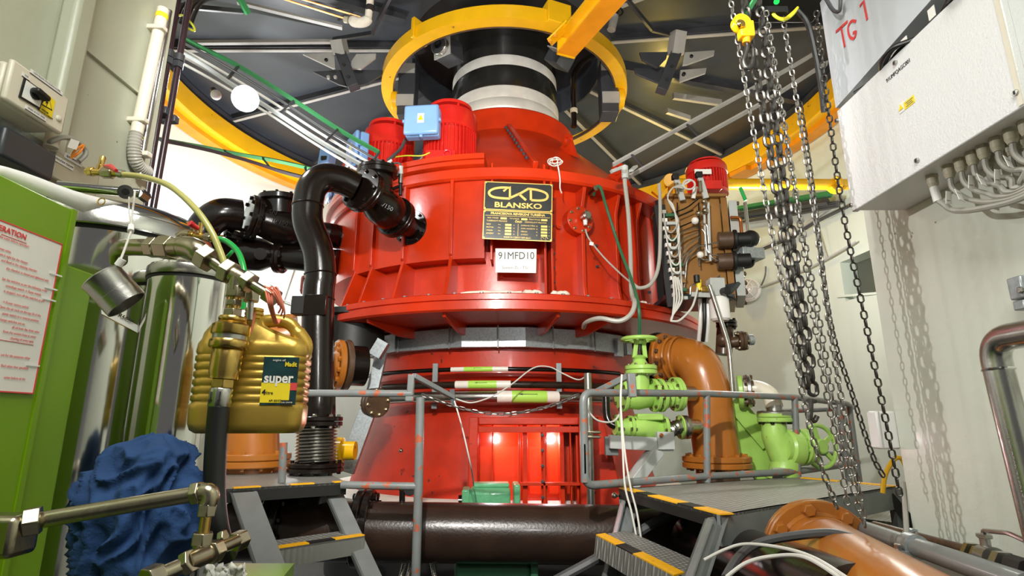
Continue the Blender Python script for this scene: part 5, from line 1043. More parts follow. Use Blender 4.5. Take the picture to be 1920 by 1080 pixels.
# ================================================================= pipes under the right platform
t = thing('flanged_pipe', 'black pipe with a bolted flange running forward under the right platform', 'pipe', P(1400, 1060, 2.9))
a, b = P(1340, 1030, 3.3), P(1530, 1120, 2.2); d_ = (b-a).normalized(); MB().tube([a-d_*.3, b+d_*.3], .16, 36).build('pipe', BLK, t); flange('flange', t, P(1392, 1055, 3.0), d_, .215, .05, BLK, 12, .022, BLK)
t = thing('flanged_pipe', 'ochre pipe with a large bolted flange lying in the lower right corner', 'pipe', P(1600, 1060, 2.5))
a, b = P(1538, 1040, 2.62), P(1712, 1165, 1.80); d_ = (b-a).normalized(); MB().tube([a, b+d_*.4], .165, 40).build('pipe', ORG, t); flange('flange', t, a, d_, .225, .04, ORG, 8, .026, ORG, R=.19, bh=.03); x, y, z = frame(d_)
c = a+d_*.12; MB().tube([c+(x*math.cos(i*PI/16)+y*math.sin(i*PI/16))*.165 for i in range(32)], .005, 6, closed=True).build('weld_seam', ORG, t)
c = a+d_*.03; MB().lathe(c, d_, [(.165, 0), (.19, 0), (.168, .025)], 32).build('weld_collar', ORG, t)
cable('rubber_cable', [P(1030, 1095, 3.45), P(1120, 1046, 3.5), P(1190, 1002, 3.55), P(1250, 968, 3.6), P(1310, 948, 3.7)], .028, CABD, 'thick dark cable curving behind the right steps')
cable('rubber_cable', [P(1360, 1085, 2.2), P(1385, 1045, 2.3), P(1420, 1020, 2.35), P(1480, 1006, 2.3), P(1560, 1000, 2.25), P(1620, 1016, 2.15)], .017, CABD, 'dark grey cable lying over the ochre flange')
cable('white_cable', [P(1320, 1050, 2.3), P(1360, 1030, 2.3), P(1400, 1020, 2.25), P(1470, 1028, 2.05), P(1530, 1048, 1.85), P(1600, 1092, 1.6)], .006, CABW2, 'upper pale cable arching over the black pipe')
cable('white_cable', [P(1362, 1082, 2.0), P(1400, 1055, 2.0), P(1450, 1043, 2.0), P(1510, 1045, 1.85), P(1585, 1090, 1.65)], .0065, CABW2, 'lower pale cable arching over the black pipe in the corner')
# green plate behind the steps
MB().prism([P(1190, 945, 4.2), P(1330, 935, 4.2), P(1340, 960, 4.0), P(1200, 965, 4.0)], n_*.02).build('cover_plate', PUMP, None, 'green cover plate half hidden behind the right steps', 'plate')
t = thing('lever_valve', 'small lever with a ball knob beside the right steps', 'lever', P(1160, 935, 3.7)); MB().ball(P(1152, 929, 3.7), .018).build('knob', STEEL, t); MB().tube([P(1152, 929, 3.7), P(1180, 932, 3.7)], .007, 8).build('rod', STEEL, t)
# ================================================================= right wall: white cabinet, glands, cables
XC = 1.40
c0 = PX(1600, 395, XC); yF = c0.y; zB = c0.z; zT = PX(1567, 214, XC).z; yN = 1.37
wc = thing('wall_cabinet', 'large white metal cabinet on the right wall with cable glands along its bottom', 'cabinet', (XR, (yF+yN)/2, zB))
MB().box(((XC+.02+XR)/2, (yF+yN)/2, (zB+zT)/2), XR-XC-.02, yF-yN, zT-zB).build('body', CABW, wc, bevel=.004)
dr_ = MB().box((XC+.008, (yF+yN)/2, (zB+zT)/2), .024, yF-yN+.01, zT-zB+.01).build('door', CABW, wc, bevel=.004)
for px, py in ((1570, 226), (1597, 385), (1721, 301), (1907, 174), (1680, 118)):
    q = PX(px, py, XC-.004); MB().cyl(q+V((.006, 0, 0)), q-V((.008, 0, 0)), .009, n=16).build('lock_screw', STEEL, dr_, bevel=.001); MB().box(q-V((.009, 0, 0)), .002, .004, .01).build('slot', BLACK, dr_)
Rn = V((0, -1, 0)); Un = V((0, 0, 1))
text('91UMFQAGC001', 'lettering', dr_, PX(1684, 133, XC-.004), Rn, Un, .022, INKB, sx=.8)
q = PX(1705, 192, XC-.005); st = MB().box(q, .002, .05, .028).build('warning_sticker', SIGNY, dr_)
q = PX(1690, 202, XC-.005); st2 = MB().box(q, .002, .026, .036).build('triangle_sticker', PAPER, dr_); MB().prism([q+V((-.002, 0, .014)), q+V((-.002, .011, -.008)), q+V((-.002, -.011, -.008))], (-.001, 0, 0)).build('triangle', SIGNY, st2)
for k in range(3): MB().box(PX(1705, 192, XC-.007)+V((0, 0, .008-k*.007)), .001, .036-.01*(k % 2), .002).build('print_line', INKG, st)
MB().box((XC-.003, yN+.004, (zB+zT)/2), .008, .014, zT-zB).build('edge_strip', CREAM, wc)
XG = 1.475
def gland(px, py, X, r=.017, par=wc):
    q = PX(px, py, X); q.z = zB; g = MB().cyl(q, q-V((0, 0, .012)), r*1.18, n=6).cyl(q-V((0, 0, .012)), q-V((0, 0, .034)), r, n=24).cyl(q-V((0, 0, .034)), q-V((0, 0, .046)), r*.95, r*.7, n=24).build('cable_gland', BEIGE, par); return q-V((0, 0, .04))
gl = [gland(px, py, XG) for px, py in ((1745, 321), (1775, 298), (1796, 284), (1818, 271), (1838, 257), (1863, 243), (1889, 227), (1917, 211))]
g2 = [gland(px, py, 1.54) for px, py in ((1846, 272), (1886, 250), (1910, 236))]
for i, g in enumerate(gl):
    drop = .13-.012*i; ln = .16+.05*i
    ex = PX(1935, 362+i*1.5-i*8, 1.50-.0*i)
    pts = [g, g-V((0, 0, .04)), g+V((.006, -.02, -.075)), g+V((.01, -.06, -.115+.004*i)), g.lerp(ex, .55)+V((0, 0, -.06)), ex, ex+V((.02, -.22, .05)), V((XR+.02, ex.y-.42, ex.z+.08))]
    cable('power_cable', pts, .0085 if i else .010, CAB, ('grey cable from the lowest gland of the white cabinet, farthest left', 'second grey cable from the left under the white cabinet', 'third grey cable from the left under the white cabinet', 'fourth grey cable from the left under the white cabinet', 'fifth grey cable from the left under the white cabinet', 'sixth grey cable from the left under the white cabinet', 'seventh grey cable from the left under the white cabinet', 'grey cable at the right edge of the photo under the white cabinet')[i], group='cables under the white cabinet')
    if 0 < i < 7:
        q = g+V((-.012, .012-.004*(i % 2), -.06-.012*(i % 3))); s = MB().box(q, .0015, .034, .042, frame((.0, .25*(-1)**i, 1), (-1, -.5, 0))).build('cable_tag', PAPER, None, ('', 'white paper tag on the second cable from the left', 'white paper tag on the third cable from the left', 'white paper tag on the fourth cable from the left', 'white paper tag on the fifth cable from the left', 'white paper tag on the sixth cable from the left', 'white paper tag on the seventh cable from the left')[i], 'tag', 'paper tags on the cabinet cables')
        for k in range(3): MB().box(q+V((-.002, 0, .008-k*.009)), .001, .022, .0015, frame((.0, .25*(-1)**i, 1), (-1, -.5, 0))).build('print_line', INKG, s)
    if i == 0: MB().cyl(g-V((0, 0, .005)), g-V((-.002, .004, .06)), .0135, n=14).build('tape_sleeve', WHITE, None, 'white tape wrapped round the farthest left cable below its gland', 'tape')
for i, g in enumerate(g2):
    ex = PX(1935, 335-i*16, 1.56)
    cable('power_cable', [g, g-V((0, 0, .05)), g+V((0, -.04, -.1)), ex, ex+V((.01, -.2, .03)), V((XR+.02, ex.y-.36, ex.z+.05))], .0095, CAB, ('left thick cable of the rear row below the white cabinet', 'middle thick cable of the rear row below the white cabinet', 'right thick cable of the rear row below the white cabinet')[i], group='rear cables under the white cabinet')
# beam with TG 1
bf, bn = P(1567, 203, 2.26), P(1735, 0, 1.62); bn.z = bf.z; far_up = 1.6
t = thing('overhead_beam', 'pale blue grey box beam with TG 1 painted in red above the white cabinet', 'beam', bf); wv = (bn-bf)
inn = V((.20, .04, 0)); nb_ = bn+wv*.8
MB().prism([bf, nb_, nb_+V((XR-nb_.x-.002, 0, 0)), V((XR-.002, bf.y, bf.z))], (0, 0, 1.2)).build('body', BEAMP, t)
fr = wv.normalized(); nrm = fr.cross(V((0, 0, 1)))
if nrm.x > 0: nrm = -nrm
def on_beam(px, py):
    d = ray(px, py); o = V((0, 0, EYE)); return o+d*((bf-o).dot(nrm)/d.dot(nrm))+nrm*.002
for ch, px, py, s in (('T', 1588, 62, .10), ('G', 1597, 47, .09), ('1', 1621, 22, .11)): 
    pass
tl_ = [((1568, 62), (1591, 40)), ((1579, 54), (1585, 88)), None]
for strokes in ([[(1568, 60), (1590, 40)], [(1578, 51), (1585, 88)]], [[(1606, 40), (1597, 40), (1591, 52), (1594, 68), (1602, 72), (1606, 60), (1600, 62)]], [[(1613, 12), (1620, 2), (1627, 37)]]):
    mb = MB()
    for s in strokes: ribbon(mb, [on_beam(*q) for q in (catmull([V((a, b, 0)) for a, b in s], 5) if len(s) > 3 else [V((a, b, 0)) for a, b in s]) for q in [(q.x, q.y)]], .012, nrm, .001)
    mb.build('painted_letter', INKR, t)
pts = [V((XC+.02+.03*math.sin(i*1.3), yF-.12-(yF-yN-.1)*i/10, zT+.012+.008*math.sin(i*2.1))) for i in range(11)]
for k in range(4): cable('cable_bundle', [p+V((.018*k-.02, 0, .008*(k % 2))) for p in pts], .008, CABD if k % 2 else RUB, ('dark cable at the front edge on top of the white cabinet', 'second dark cable on top of the white cabinet', 'third dark cable on top of the white cabinet', 'dark cable at the back on top of the white cabinet')[k], group='cables on top of the white cabinet', k=4)
for px, py in ((1748, 30), (1697, 86), (1676, 104)): MB().box(PX(px, py, XC+.01)+V((0, 0, .012)), .002, .03, .04).build('cable_tag', PAPER, None, {1748: 'white tag on top of the cabinet nearest the frame edge', 1697: 'small tag on the cabinet top near its middle', 1676: 'small tag on the cabinet top farthest left'}[px], 'tag')
MB().tube(catmull([on_beam(1560, -6)-V((.03, 0, 0)), on_beam(1575, 18)-V((.03, 0, 0)), on_beam(1588, 20)-V((.03, 0, 0)), on_beam(1590, -6)-V((.03, 0, 0))], 6), .008, 8).build('cable_loop', CABD, None, 'dark cable loop hanging before the TG 1 beam at the top edge', 'cable')
# dark junction with green socket at the top right of the chains
t = thing('hoist_motor', 'dark hoist housing with a small green socket at the top edge above the chains', 'hoist', P(1480, -10, 2.25)); MB().box(P(1485, -14, 2.25), .34, .3, .10).build('housing', BLACK, t, bevel=.01); MB().box(P(1440, 21, 2.2), .17, .03, .03).build('bracket', BLACK, t); MB().cyl(P(1456, 3, 2.1), P(1456, 3, 2.07), .012).build('socket', HOSEG, t); MB().bar(P(1398, 28, 2.15), P(1417, -4, 2.1), .02, .01).build('green_strip', TRAYG, t)
for k in range(2): cable('earth_wire', [P(1444+k*2, 14, 2.2), P(1452+k*2, 30, 2.2), P(1470, 38-k*3, 2.2), P(1486, 28-k*4, 2.2), P(1496, 14, 2.2)], .006, YG if k == 0 else SIGNY, ('yellow green wire sagging below the dark hoist housing', 'yellow wire beside the green one below the hoist housing')[k], 'wire')
cable('power_cable', [P(1496, 20, 2.25), P(1512, 40, 2.25), P(1522, 70, 2.25), P(1538, 150, 2.27), P(1545, 210, 2.3)], .013, RUB, 'thick black cable dropping along the beam edge at the upper right')
# small white box, yellow hose
t = thing('junction_box', 'small white plastic box at the edge of the right wall behind the thin chains', 'box', P(1662, 832, 2.36)); MB().box(P(1656, 806, 2.46), .085, .07, .155).build('body', WHITE, t, bevel=.008); MB().box(P(1652, 806, 2.42), .004, .004, .15).build('seam', LGR, t)
cable('yellow_hose', [P(1655, 925, 3.3), P(1660, 890, 3.3), P(1676, 862, 3.3), P(1690, 860, 3.3), P(1700, 880, 3.3)], .013, YEL, 'yellow hose arching behind the edge of the right wall', 'hose')
# stainless steel pipe near the camera at the right edge
XP = 1.36; t = thing('steel_pipe', 'stainless steel pipe bending down along the right edge of the photo', 'pipe', PX(1930, 985, XP))
e0, e1, e2 = PX(1990, 610, XP), PX(1862, 640, XP), PX(1950, 1100, XP); e1 = V((XP, 1.62, e1.z+.02)); top_ = V((XP, 1.2, e1.z)); e2 = V((XP, 1.62-.22, e1.z-.9)); 
e1 = PX(1858, 637, XP); nr_ = e1+V((0, -.6, 0)); dn = PX(1925, 905, XP); dn = e1+(dn-e1)*2.2
MB().tube(fillet([V((XR+.05, nr_.y, nr_.z)), nr_, e1, dn], .07, 10), .036, 24).build('tube', STAIN, t)
for f_ in (.13,): 
    x, y, z = frame(dn-e1); c = e1+(dn-e1).normalized()*.085; MB().tube([c+(x*math.cos(i*PI/12)+y*math.sin(i*PI/12))*.036 for i in range(24)], .004, 6, closed=True).build('weld_seam', CHROME, t)
t2 = text('SN 218312 6658 044 SX9', 'print_marking', t, e1+(dn-e1)*.40+V((-.032, -.012, 0)), -(dn-e1), V((0, 1, 0)), .022, INKG, .0002)
t = thing('pipe_clamp', 'square grey metal clamp on the wall at the right edge above the steel pipe', 'clamp', PX(1930, 560, 1.55)); MB().box(PX(1918, 540, 1.57), .05, .05, .07).build('body', GALV, t, bevel=.005); MB().box(PX(1922, 572, 1.57), .04, .04, .03).build('foot', GALV, t, bevel=.004); bolt(t, PX(1915, 544, 1.545), (-1, 0, 0), .01, .01, STEEL)
# pipes along the foot of the right wall
t = thing('grey_pipe', 'dirty grey pipe running along the foot of the right wall toward the camera', 'pipe', P(1760, 1040, 2.0))
a, b = P(1622, 992, 2.55), P(1930, 1100, 1.55); MB().tube([a, b], .032, 20).build('pipe', GRY, t); d_ = (b-a).normalized(); MB().cyl(a+d_*.42-d_*.03, a+d_*.42+d_*.03, .042, n=24).build('clip', GALV, t); MB().box(a+d_*.40+V((-.05, -.02, -.02)), .09, .06, .015).build('clip_foot', GALV, t); bolt(t, a+d_*.40+V((-.06, -.02, -.012)), (0, 0, 1), .012, .02, STEEL)
t = thing('grey_pipe', 'thinner rusty pipe lying behind the dirty grey one along the right wall', 'pipe', P(1760, 1010, 2.2)); a, b = P(1640, 985, 2.7), P(1850, 1042, 2.0); MB().tube([a, b], .018, 14).build('pipe', OLDB, t); MB().cyl(a.lerp(b, .38), a.lerp(b, .44), .028, n=16).build('coupling', GALV, t)
t = thing('ball_valve', 'steel ball valve with brass hex nuts and a bent lever in the lower right corner', 'valve', P(1880, 1050, 1.75)); a, b = P(1820, 1034, 1.95), P(1935, 1072, 1.6); d_ = (b-a).normalized()
for k, (f_, r, h_, m, n) in enumerate(((0, .03, .03, NICK, 6), (.05, .026, .03, NICK, 6), (.09, .034, .07, STEEL, 24), (.18, .032, .04, STEEL, 6), (.25, .03, .09, BLACK, 8))): MB().cyl(a+d_*f_*1.1, a+d_*(f_*1.1+h_), r, n=n).build(('nut', 'nut', 'body', 'end_nut', 'black_end')[k], m, t)
q = a+d_*.12; lv = MB().tube(fillet([q+V((0, 0, .05)), q+V((0, -.0, .075)), q+d_*.16+V((0, 0, .085)), q+d_*.3+V((.02, 0, .06))], .02), .007, 8).build('lever', STEEL, t); MB().cyl(q, q+V((0, 0, .055)), .014, n=12).build('stem', STEEL, t); MB().disc(q+V((0, 0, .06)), (0, 0, 1), .022, .012, 6).build('stem_nut', STEEL, t)
cable('braided_cable', [P(1694, 905, 2.5), P(1697, 950, 2.45), P(1700, 1000, 2.4)], .01, CAB, 'thin braided cable hanging down the edge of the right wall')
# ================================================================= left wall: switch box, junction box, conduits, poles
XS = -1.52
sb = thing('switch_box', 'cream switch box with a black rotary switch and yellow warning sign on the left wall', 'switch box', (XS, 1.63, EYE+.955))
Rp = V((0, 1, 0)); ya, yb = 1.50, PX(124, 215, XS).y; z0, z1 = PX(36, 200, XS).z, PX(118, 178, XS).z
MB().box(((XL+XS)/2-.01, (ya+yb)/2, (z0+z1)/2), XS-XL-.03, yb-ya, z1-z0).build('body', CREAM, sb, bevel=.012)
ld = MB().box((XS-.01, (ya+yb)/2, (z0+z1)/2), .02, yb-ya+.006, z1-z0+.006).build('lid', CREAM, sb, bevel=.008)
e = XS+.001
pl = [PX(44, 146, e), PX(82, 173, e), PX(73, 205, e), PX(34, 182, e)]; MB().plate(pl, .004, (1, 0, 0)).build('switch_frame', BLACK, ld); k_ = [q.lerp(sum(pl, V())/4, .14)+V((.005, 0, 0)) for q in pl]; sp = MB().plate(k_, .001, (1, 0, 0)).build('switch_plate', WHITE, ld)
c = PX(62, 176, e); kn = MB().cyl(c, c+V((.012, 0, 0)), .019, n=28).build('switch_base', BLACK, ld); MB().box(c+V((.022, .004, 0)), .028, .052, .018, (V((1, 0, 0)), V((0, 1, -.12)).normalized(), V((0, .12, 1)).normalized())).build('knob', BLACK, ld, bevel=.006)
ws = MB().plate([PX(90, 177, e), PX(104, 190, e), PX(96, 224, e), PX(72, 207, e), PX(76, 192, e)], .0008, (1, 0, 0)).build('warning_sign', SIGNY, ld)
tr_ = [PX(90, 178, e+.001), PX(98, 208, e+.001), PX(75, 195, e+.001)]; ti = MB().plate(tr_, .0008, (1, 0, 0)).build('triangle', INKB, ws); cc = sum(tr_, V())/3; MB().plate([cc+(q-cc)*.78+V((.001, 0, 0)) for q in tr_], .0006, (1, 0, 0)).build('triangle_fill', SIGNY, ti)
MB().plate([PX(89, 184, e+.003), PX(85, 193, e+.003), PX(88, 194, e+.003), PX(86, 202, e+.003), PX(91, 191, e+.003), PX(88, 190, e+.003), PX(91, 185, e+.003)], .0005, (1, 0, 0)).build('lightning_mark', INKB, ti)
text('POZOR', 'lettering', ws, PX(84, 209, e+.001), Rp, Un, .008, INKB, .0003); text('ELEKTRICKÉ ZAŘÍZENÍ', 'lettering', ws, PX(84, 214, e+.001), Rp, Un, .0062, INKB, .0003)
for (a_, b_), s_ in ((((57, 132), (117, 176)), 'UZAVÍRÁNÍ OVLÁDÁNÍ KUŽEL'), (((42, 138), (56, 148)), 'ZAP'), (((48, 199), (86, 225)), 'ODPOJENO  ZAP. OVLÁD. - ODPOJTE')):
    q0, q1 = PX(*a_, e), PX(*b_, e); m_ = (q0+q1)/2; w_l = abs(q1.y-q0.y); lb = MB().box(m_, .001, w_l, .013).build('label_strip', WHITE, ld); MB().box(m_-V((-.0003, 0, .0075)), .001, w_l, .002).build('label_edge', INKB, lb); text(s_, 'lettering', lb, m_+V((.0008, 0, .001)), Rp, Un, .008, INKG, .0002, sx=min(1, w_l/(len(s_)*.0052)))
q = PX(110, 222, e); MB().ball(q, .011, 16, (1, 0, 0), .6).build('screw_cap', CREAM, ld)
MB().cyl(PX(100, 252, -1.6), PX(100, 252, -1.6)-V((0, 0, .05)), .022, n=20).build('cable_gland', CREAM, sb)
MB().box((-1.62, 1.36, EYE+1.1), .14, .17, .22).build('switch_box', CREAM, None, 'cream box half cut off by the left edge of the photo', 'switch box', bevel=.015)
jb = thing('junction_box', 'beige junction box with white text labels below the switch box on the left wall', 'box', PX(120, 320, -1.60)); XJ = -1.60
q0, q1 = PX(108, 282, XJ), PX(166, 322, XJ); zt_ = q0.z; zb_ = zt_-.10
MB().box((XJ-.045, (q0.y-.0+q1.y+.06)/2, (zt_+zb_)/2), .09, q1.y-q0.y+.06, zt_-zb_).build('body', BEIGE, jb, bevel=.006); MB().cyl(V((XJ-.05, q0.y-.0, (zt_+zb_)/2+.01)), V((XJ-.05, q0.y-.006, (zt_+zb_)/2+.01)), .022, n=24).build('knockout', BEIGE, jb)
for k, (a_, s_) in enumerate((((121, 306), 'POLIČKA TG91MF'), ((138, 300), 'SJ-91 UM/TC701'))): m_ = PX(*a_, XJ+.002); lb = MB().box(m_, .001, .085, .02).build('label_strip', WHITE, jb); text(s_, 'lettering', lb, m_+V((.0008, 0, 0)), Rp, Un, .010, INKB, .0002)
cable('grey_cable', [PX(92, 268, -1.6), PX(98, 264, -1.58), PX(118, 258, -1.57), PX(140, 262, -1.57), PX(158, 278, -1.57), PX(160, 290, -1.57), PX(148, 302, -1.58)], .009, CAB, 'grey cable looping between the cream switch box and the beige box')
for k in range(2): cable('orange_wire', [PX(134, 297, -1.57), PX(140, 283, -1.56), PX(154+k*2, 274-k*2, -1.56), PX(152, 282, -1.56), PX(136+k*3, 294, -1.57)], .004, ORANGEW, 'orange wire loop beside the grey cable above the beige box', 'wire', 'orange wire loops on the left wall')
MB().plate([PX(133, 260, -1.55), PX(149, 265, -1.55), PX(143, 281, -1.55), PX(126, 276, -1.55)], .001, (1, 0, 0)).build('cable_tag', PAPER, None, 'white paper tag on the grey cable loop on the left wall', 'tag')
for (px, py, hw) in ((20, 250, .12),): MB().box(PX(30, 262, -1.66), .06, .2, .06).build('mounting_plate', GALV, None, 'galvanised plate behind the cream switch box', 'plate')
MB().box(PX(28, 290, -1.6), .1, .2, .10).build('dark_box', DGR, None, 'dark metal box low on the left wall beside the tank lid', 'box', bevel=.01)
# conduit on the wall edge
YW = 2.36
t = thing('conduit', 'cream plastic conduit with a grey flexible lower end on the left wall edge', 'conduit', PX(262, 300, XL+.035))
MB().tube([PX(306, 18, XL+.035), PX(256, 250, XL+.035)], .026, 16).build('tube', CREAM, t); MB().cyl(PX(302, 36, XL+.035), PX(304, 28, XL+.035), .0275, n=16).build('yellow_band', SIGNY, t)
q = catmull([PX(256, 250, XL+.035), PX(252, 275, XL+.035), PX(254, 300, XL+.035), PX(264, 315, XL+.035), PX(276, 322, XL+.035)], 10); MB().tube(q, [.026+.003*(i % 2) for i in range(len(q))], 14).build('flexible_end', CAB, t)
for px, py in ((292, 53), (256, 226), (262, 290)): MB().box(PX(px, py, XL+.03), .09, .04, .022).build('clip', CREAM, t, bevel=.004)
MB().tube([PX(318, 20, XL+.035), PX(270, 270, XL+.035), PX(262, 330, XL+.035)], .012, 10).build('steel_conduit', STEEL, None, 'thin steel conduit beside the cream one on the left wall edge', 'conduit')
cable('earth_wire', [PX(264, 252, XL+.035), PX(270, 262, XL+.035), PX(273, 272, XL+.035), PX(268, 290, XL+.035), PX(266, 298, XL+.035)], .006, YG, 'yellow green wire on a clamp beside the grey flexible conduit', 'wire')
YP = 2.62
for k, (p0, p1, lab) in enumerate((((330, 20), (271, 380), 'left of two dark vertical poles at the edge of the left wall'), ((350, 30), (289, 380), 'right of two dark vertical poles at the edge of the left wall'))):
    a, b = P(*p0, YP+.05*k), P(*p1, YP+.05*k); t = thing('pole', lab, 'pole', b, 'dark poles by the left wall'); a2 = a+(a-b)*.25; b2 = b+(b-a)*.5; MB().tube([a2, b2], .0165, 16).build('tube', POLE, t)
    f_ = .265; q = a.lerp(b, f_); d_ = (b-a).normalized(); MB().cyl(q-d_*.045, q-d_*.005, .026, n=18).build('union_nut', DGB, t); MB().cyl(q+d_*.0, q+d_*.035, .028, n=6).build('union_nut', DGB, t)
    MB().box(a.lerp(b, .53+.03*k)+V((-.02, .03, 0)), .09, .04, .04).build('clamp', DGB, t, bevel=.004)
# ================================================================= green machine cabinet in the left foreground
XG_ = -.90; yE = PX(142, 395, XG_).y; zE = PX(142, 395, XG_).z; y2 = PX(172, 580, XG_).y; z2 = PX(180, 513, XG_).z
gc = thing('machine_cabinet', 'bright green steel machine cabinet with an instruction sheet in the left foreground', 'cabinet', (XG_, yE, 0))
MB().box((XG_-.25, (.35+yE)/2, zE/2), .5, yE-.35, zE).build('body', GRN, gc, bevel=.004); MB().box((XG_-.13, (yE+y2)/2, z2/2), .245, y2-yE, z2).build('side_panel', GRN, gc, bevel=.004)
MB().box((XG_-.002, yE-.004, zE/2), .010, .012, zE).build('edge_fold', GRN, gc)
ps = thing('instruction_sheet', 'white operation sheet with red border and red text on the green cabinet', 'sheet', (XG_, yE-.1, EYE)); e = XG_+.003
yr, zt1, zb1 = PX(119, 460, e).y-.004, PX(122, 461, e).z, PX(50, 737, e).z
MB().box((e, yr-.11, (zt1+zb1)/2), .001, .22, zt1-zb1).build('paper', PAPER, ps)
for c_, sy, sz in (((e+.001, yr-.11, zt1), .22, .0025), ((e+.001, yr-.11, zb1), .22, .0025), ((e+.001, yr, (zt1+zb1)/2), .0025, zt1-zb1)): MB().box(c_, .0008, sy, sz).build('border', INKR, ps)
text('OPERATION', 'lettering', ps, PX(49, 446, e+.001), Rp, Un, .0135, INKR, .0001, 'RIGHT', .0004)
q = PX(49, 456, e+.001); MB().box(q-V((0, .025, 0)), .0006, .052, .0008).build('underline', INKR, ps)
for px, py, s_ in ((55, 463, 'the joints before operation.'), (21, 473, 'Open main valve.'), (53, 494, 'Set the switch right for the cleaner.'), (70, 509, 'and fixed in the cleaning chamber.'), (91, 527, 'the chamber is closed and tightened with'), (88, 546, 'Set the switches as per the following order'), (77, 553, 'centrifuge switch → Pump switch.'), (83, 565, 'is stopped, turn off the switches as per'), (54, 577, '→ Power source switch.'), (76, 592, 'Open the air cock on the top lid of the'), (73, 602, 'pump switch to a reverse position.'), (47, 608, 'change switches are on.'), (74, 623, 'all oil from the drain valve.'), (67, 632, 'from the suction hose at every'), (63, 641, 'cleaning of every tank.'), (56, 672, 'use for the purposes other'), (53, 691, 'fluid other than specified.'), (47, 711, 'under before all the')):
    text(s_, 'lettering', ps, PX(px, py, e+.001), Rp, Un, .0066, INKR, .0001, 'RIGHT', sx=.85)
q = PX(63, 645, e+.001); MB().box(q-V((0, .06, .002)), .0006, .12, .0008).build('underline', INKR, ps)
for px, py in ((105, 515), (96, 541), (93, 562), (62, 685)): q = PX(px, py, e+.002); MB().box(q, .001, .03, .003).build('tape_strip', WHITE, ps)
# plastic film on the cabinet top
rows = []
for i in range(9):
    f_ = i/8; a = P(-20+f_*250, 306+f_*78, .95+f_*.3); b = P(-20+f_*175, 322+f_*76, .95+f_*.22); rows.append([a+V((0, 0, .003*math.sin(i*.9))), a.lerp(b, .5)+V((0, 0, .004)), b])
mb = MB().add([q for r in rows for q in r], [(i*3+k, i*3+3+k, i*3+4+k, i*3+1+k) for i in range(8) for k in range(2)])
o = mb.build('plastic_film', WHITE, None, 'crumpled white plastic film along the top edge of the green cabinet', 'film', ang=80); so_ = o.modifiers.new('solid', 'SOLIDIFY'); so_.thickness = .002
# ================================================================= steel tanks
def tank(name, lab, cx, cy, r, h_top, dome, band):
    t = thing(name, lab, 'tank', (cx, cy, 0)); o = (cx, cy, EYE)
    MB().lathe(o, (0, 0, 1), [(r*.985, -1.42), (r*.985, h_top)], 96).build('shell', CHROME, t)
    MB().lathe(o, (0, 0, 1), [(r*1.0, h_top-.004), (r*1.0, h_top+.006)], 96).build('gasket', BLACK, t)
    MB().lathe(o, (0, 0, 1), [(r*1.04, h_top+.004), (r*1.05, h_top+.007), (r*1.05, h_top+band-.004), (r*1.04, h_top+band)], 96).build('clamp_band', STAIN, t)
    MB().lathe(o, (0, 0, 1), [(r*1.0, h_top+band-.002), (r*.99, h_top+band+dome*.3), (r*.9, h_top+band+dome*.7), (r*.68, h_top+band+dome), (r*.3, h_top+band+dome*1.12), (.001, h_top+band+dome*1.14)], 96, ).build('lid', CHROME, t)
    return t
T1 = V((-1.12, 1.52, 0)); h1_ = P(250, 428, 1.33).z-EYE
t1 = tank('steel_tank', 'wide polished steel filter tank behind the green cabinet', T1.x, T1.y, .225, h1_, .055, .045)
T2 = V((-.825, 1.40, 0)); h2_ = P(350, 512, 1.30).z-EYE
t2 = tank('steel_tank', 'narrower polished steel filter tank beside the gold oil can', T2.x, T2.y, .098, h2_, .02, .028)
t = thing('lid_handle', 'chrome T handle bar lying across the wide tank lid', 'handle', P(180, 352, 1.22))
a, b = P(108, 348, 1.2), P(262, 362, 1.26); MB().tube([a, b], .0115, 16).build('bar', CHROME, t); q = P(236, 360, 1.20); d_ = (P(226, 358, 1.0)-q).normalized(); MB().cyl(q-d_*.03, q+d_*.02, .016, n=20).build('boss', CHROME, t); MB().cyl(q+d_*.0195, q+d_*.0206, .008, n=14).build('bore', BLACK, t); MB().cyl(P(262, 362, 1.26), P(276, 372, 1.28), .013, n=6).build('end_nut', CHROME, t)
MB().tube([P(190, 378, 1.19)+V((math.cos(i*PI/10)*.008, 0, math.sin(i*PI/10)*.008)) for i in range(20)], .0015, 6, closed=True).build('ring_mark', BRASS, t1)
# name plate on the wide tank
def on_tank(px, py, T, r):
    d = ray(px, py); a = d.x**2+d.y**2; b = -2*(d.x*T.x+d.y*T.y); c = T.x**2+T.y**2-r*r; tt = (-b-math.sqrt(max(0, b*b-4*a*c)))/(2*a); return d*tt+V((0, 0, EYE))
r_ = .225*.985+.001; qs = [on_tank(190+17*i, 572+i*9, T1, r_) for i in range(5)]; qb = [on_tank(190+17*i, 590+i*9, T1, r_) for i in range(5)]
mb = MB()
for i in range(4): mb.add([qs[i], qs[i+1], qb[i+1], qb[i]], [(0, 1, 2, 3)])
npl = mb.build('type_plate', BRASS, t1, 'yellowish type plate on the tank'); n_t = V((qs[2].x-T1.x, qs[2].y-T1.y, 0)).normalized()
mb = MB()
ins = lambda q0, q1, f_: q0.lerp(q1, f_)+n_t*.001
for i in range(4): mb.add([ins(qs[i], qb[i], .1), ins(qs[i+1], qb[i+1], .1), ins(qs[i+1], qb[i+1], .9), ins(qs[i], qb[i], .9)], [(0, 1, 2, 3)])
mb.build('plate_face', PAPER, npl); text('SFR-R50SP', 'lettering', npl, on_tank(226, 592, T1, r_+.002), (qs[3]-qs[1]), Un, .014, INKB, .0002)
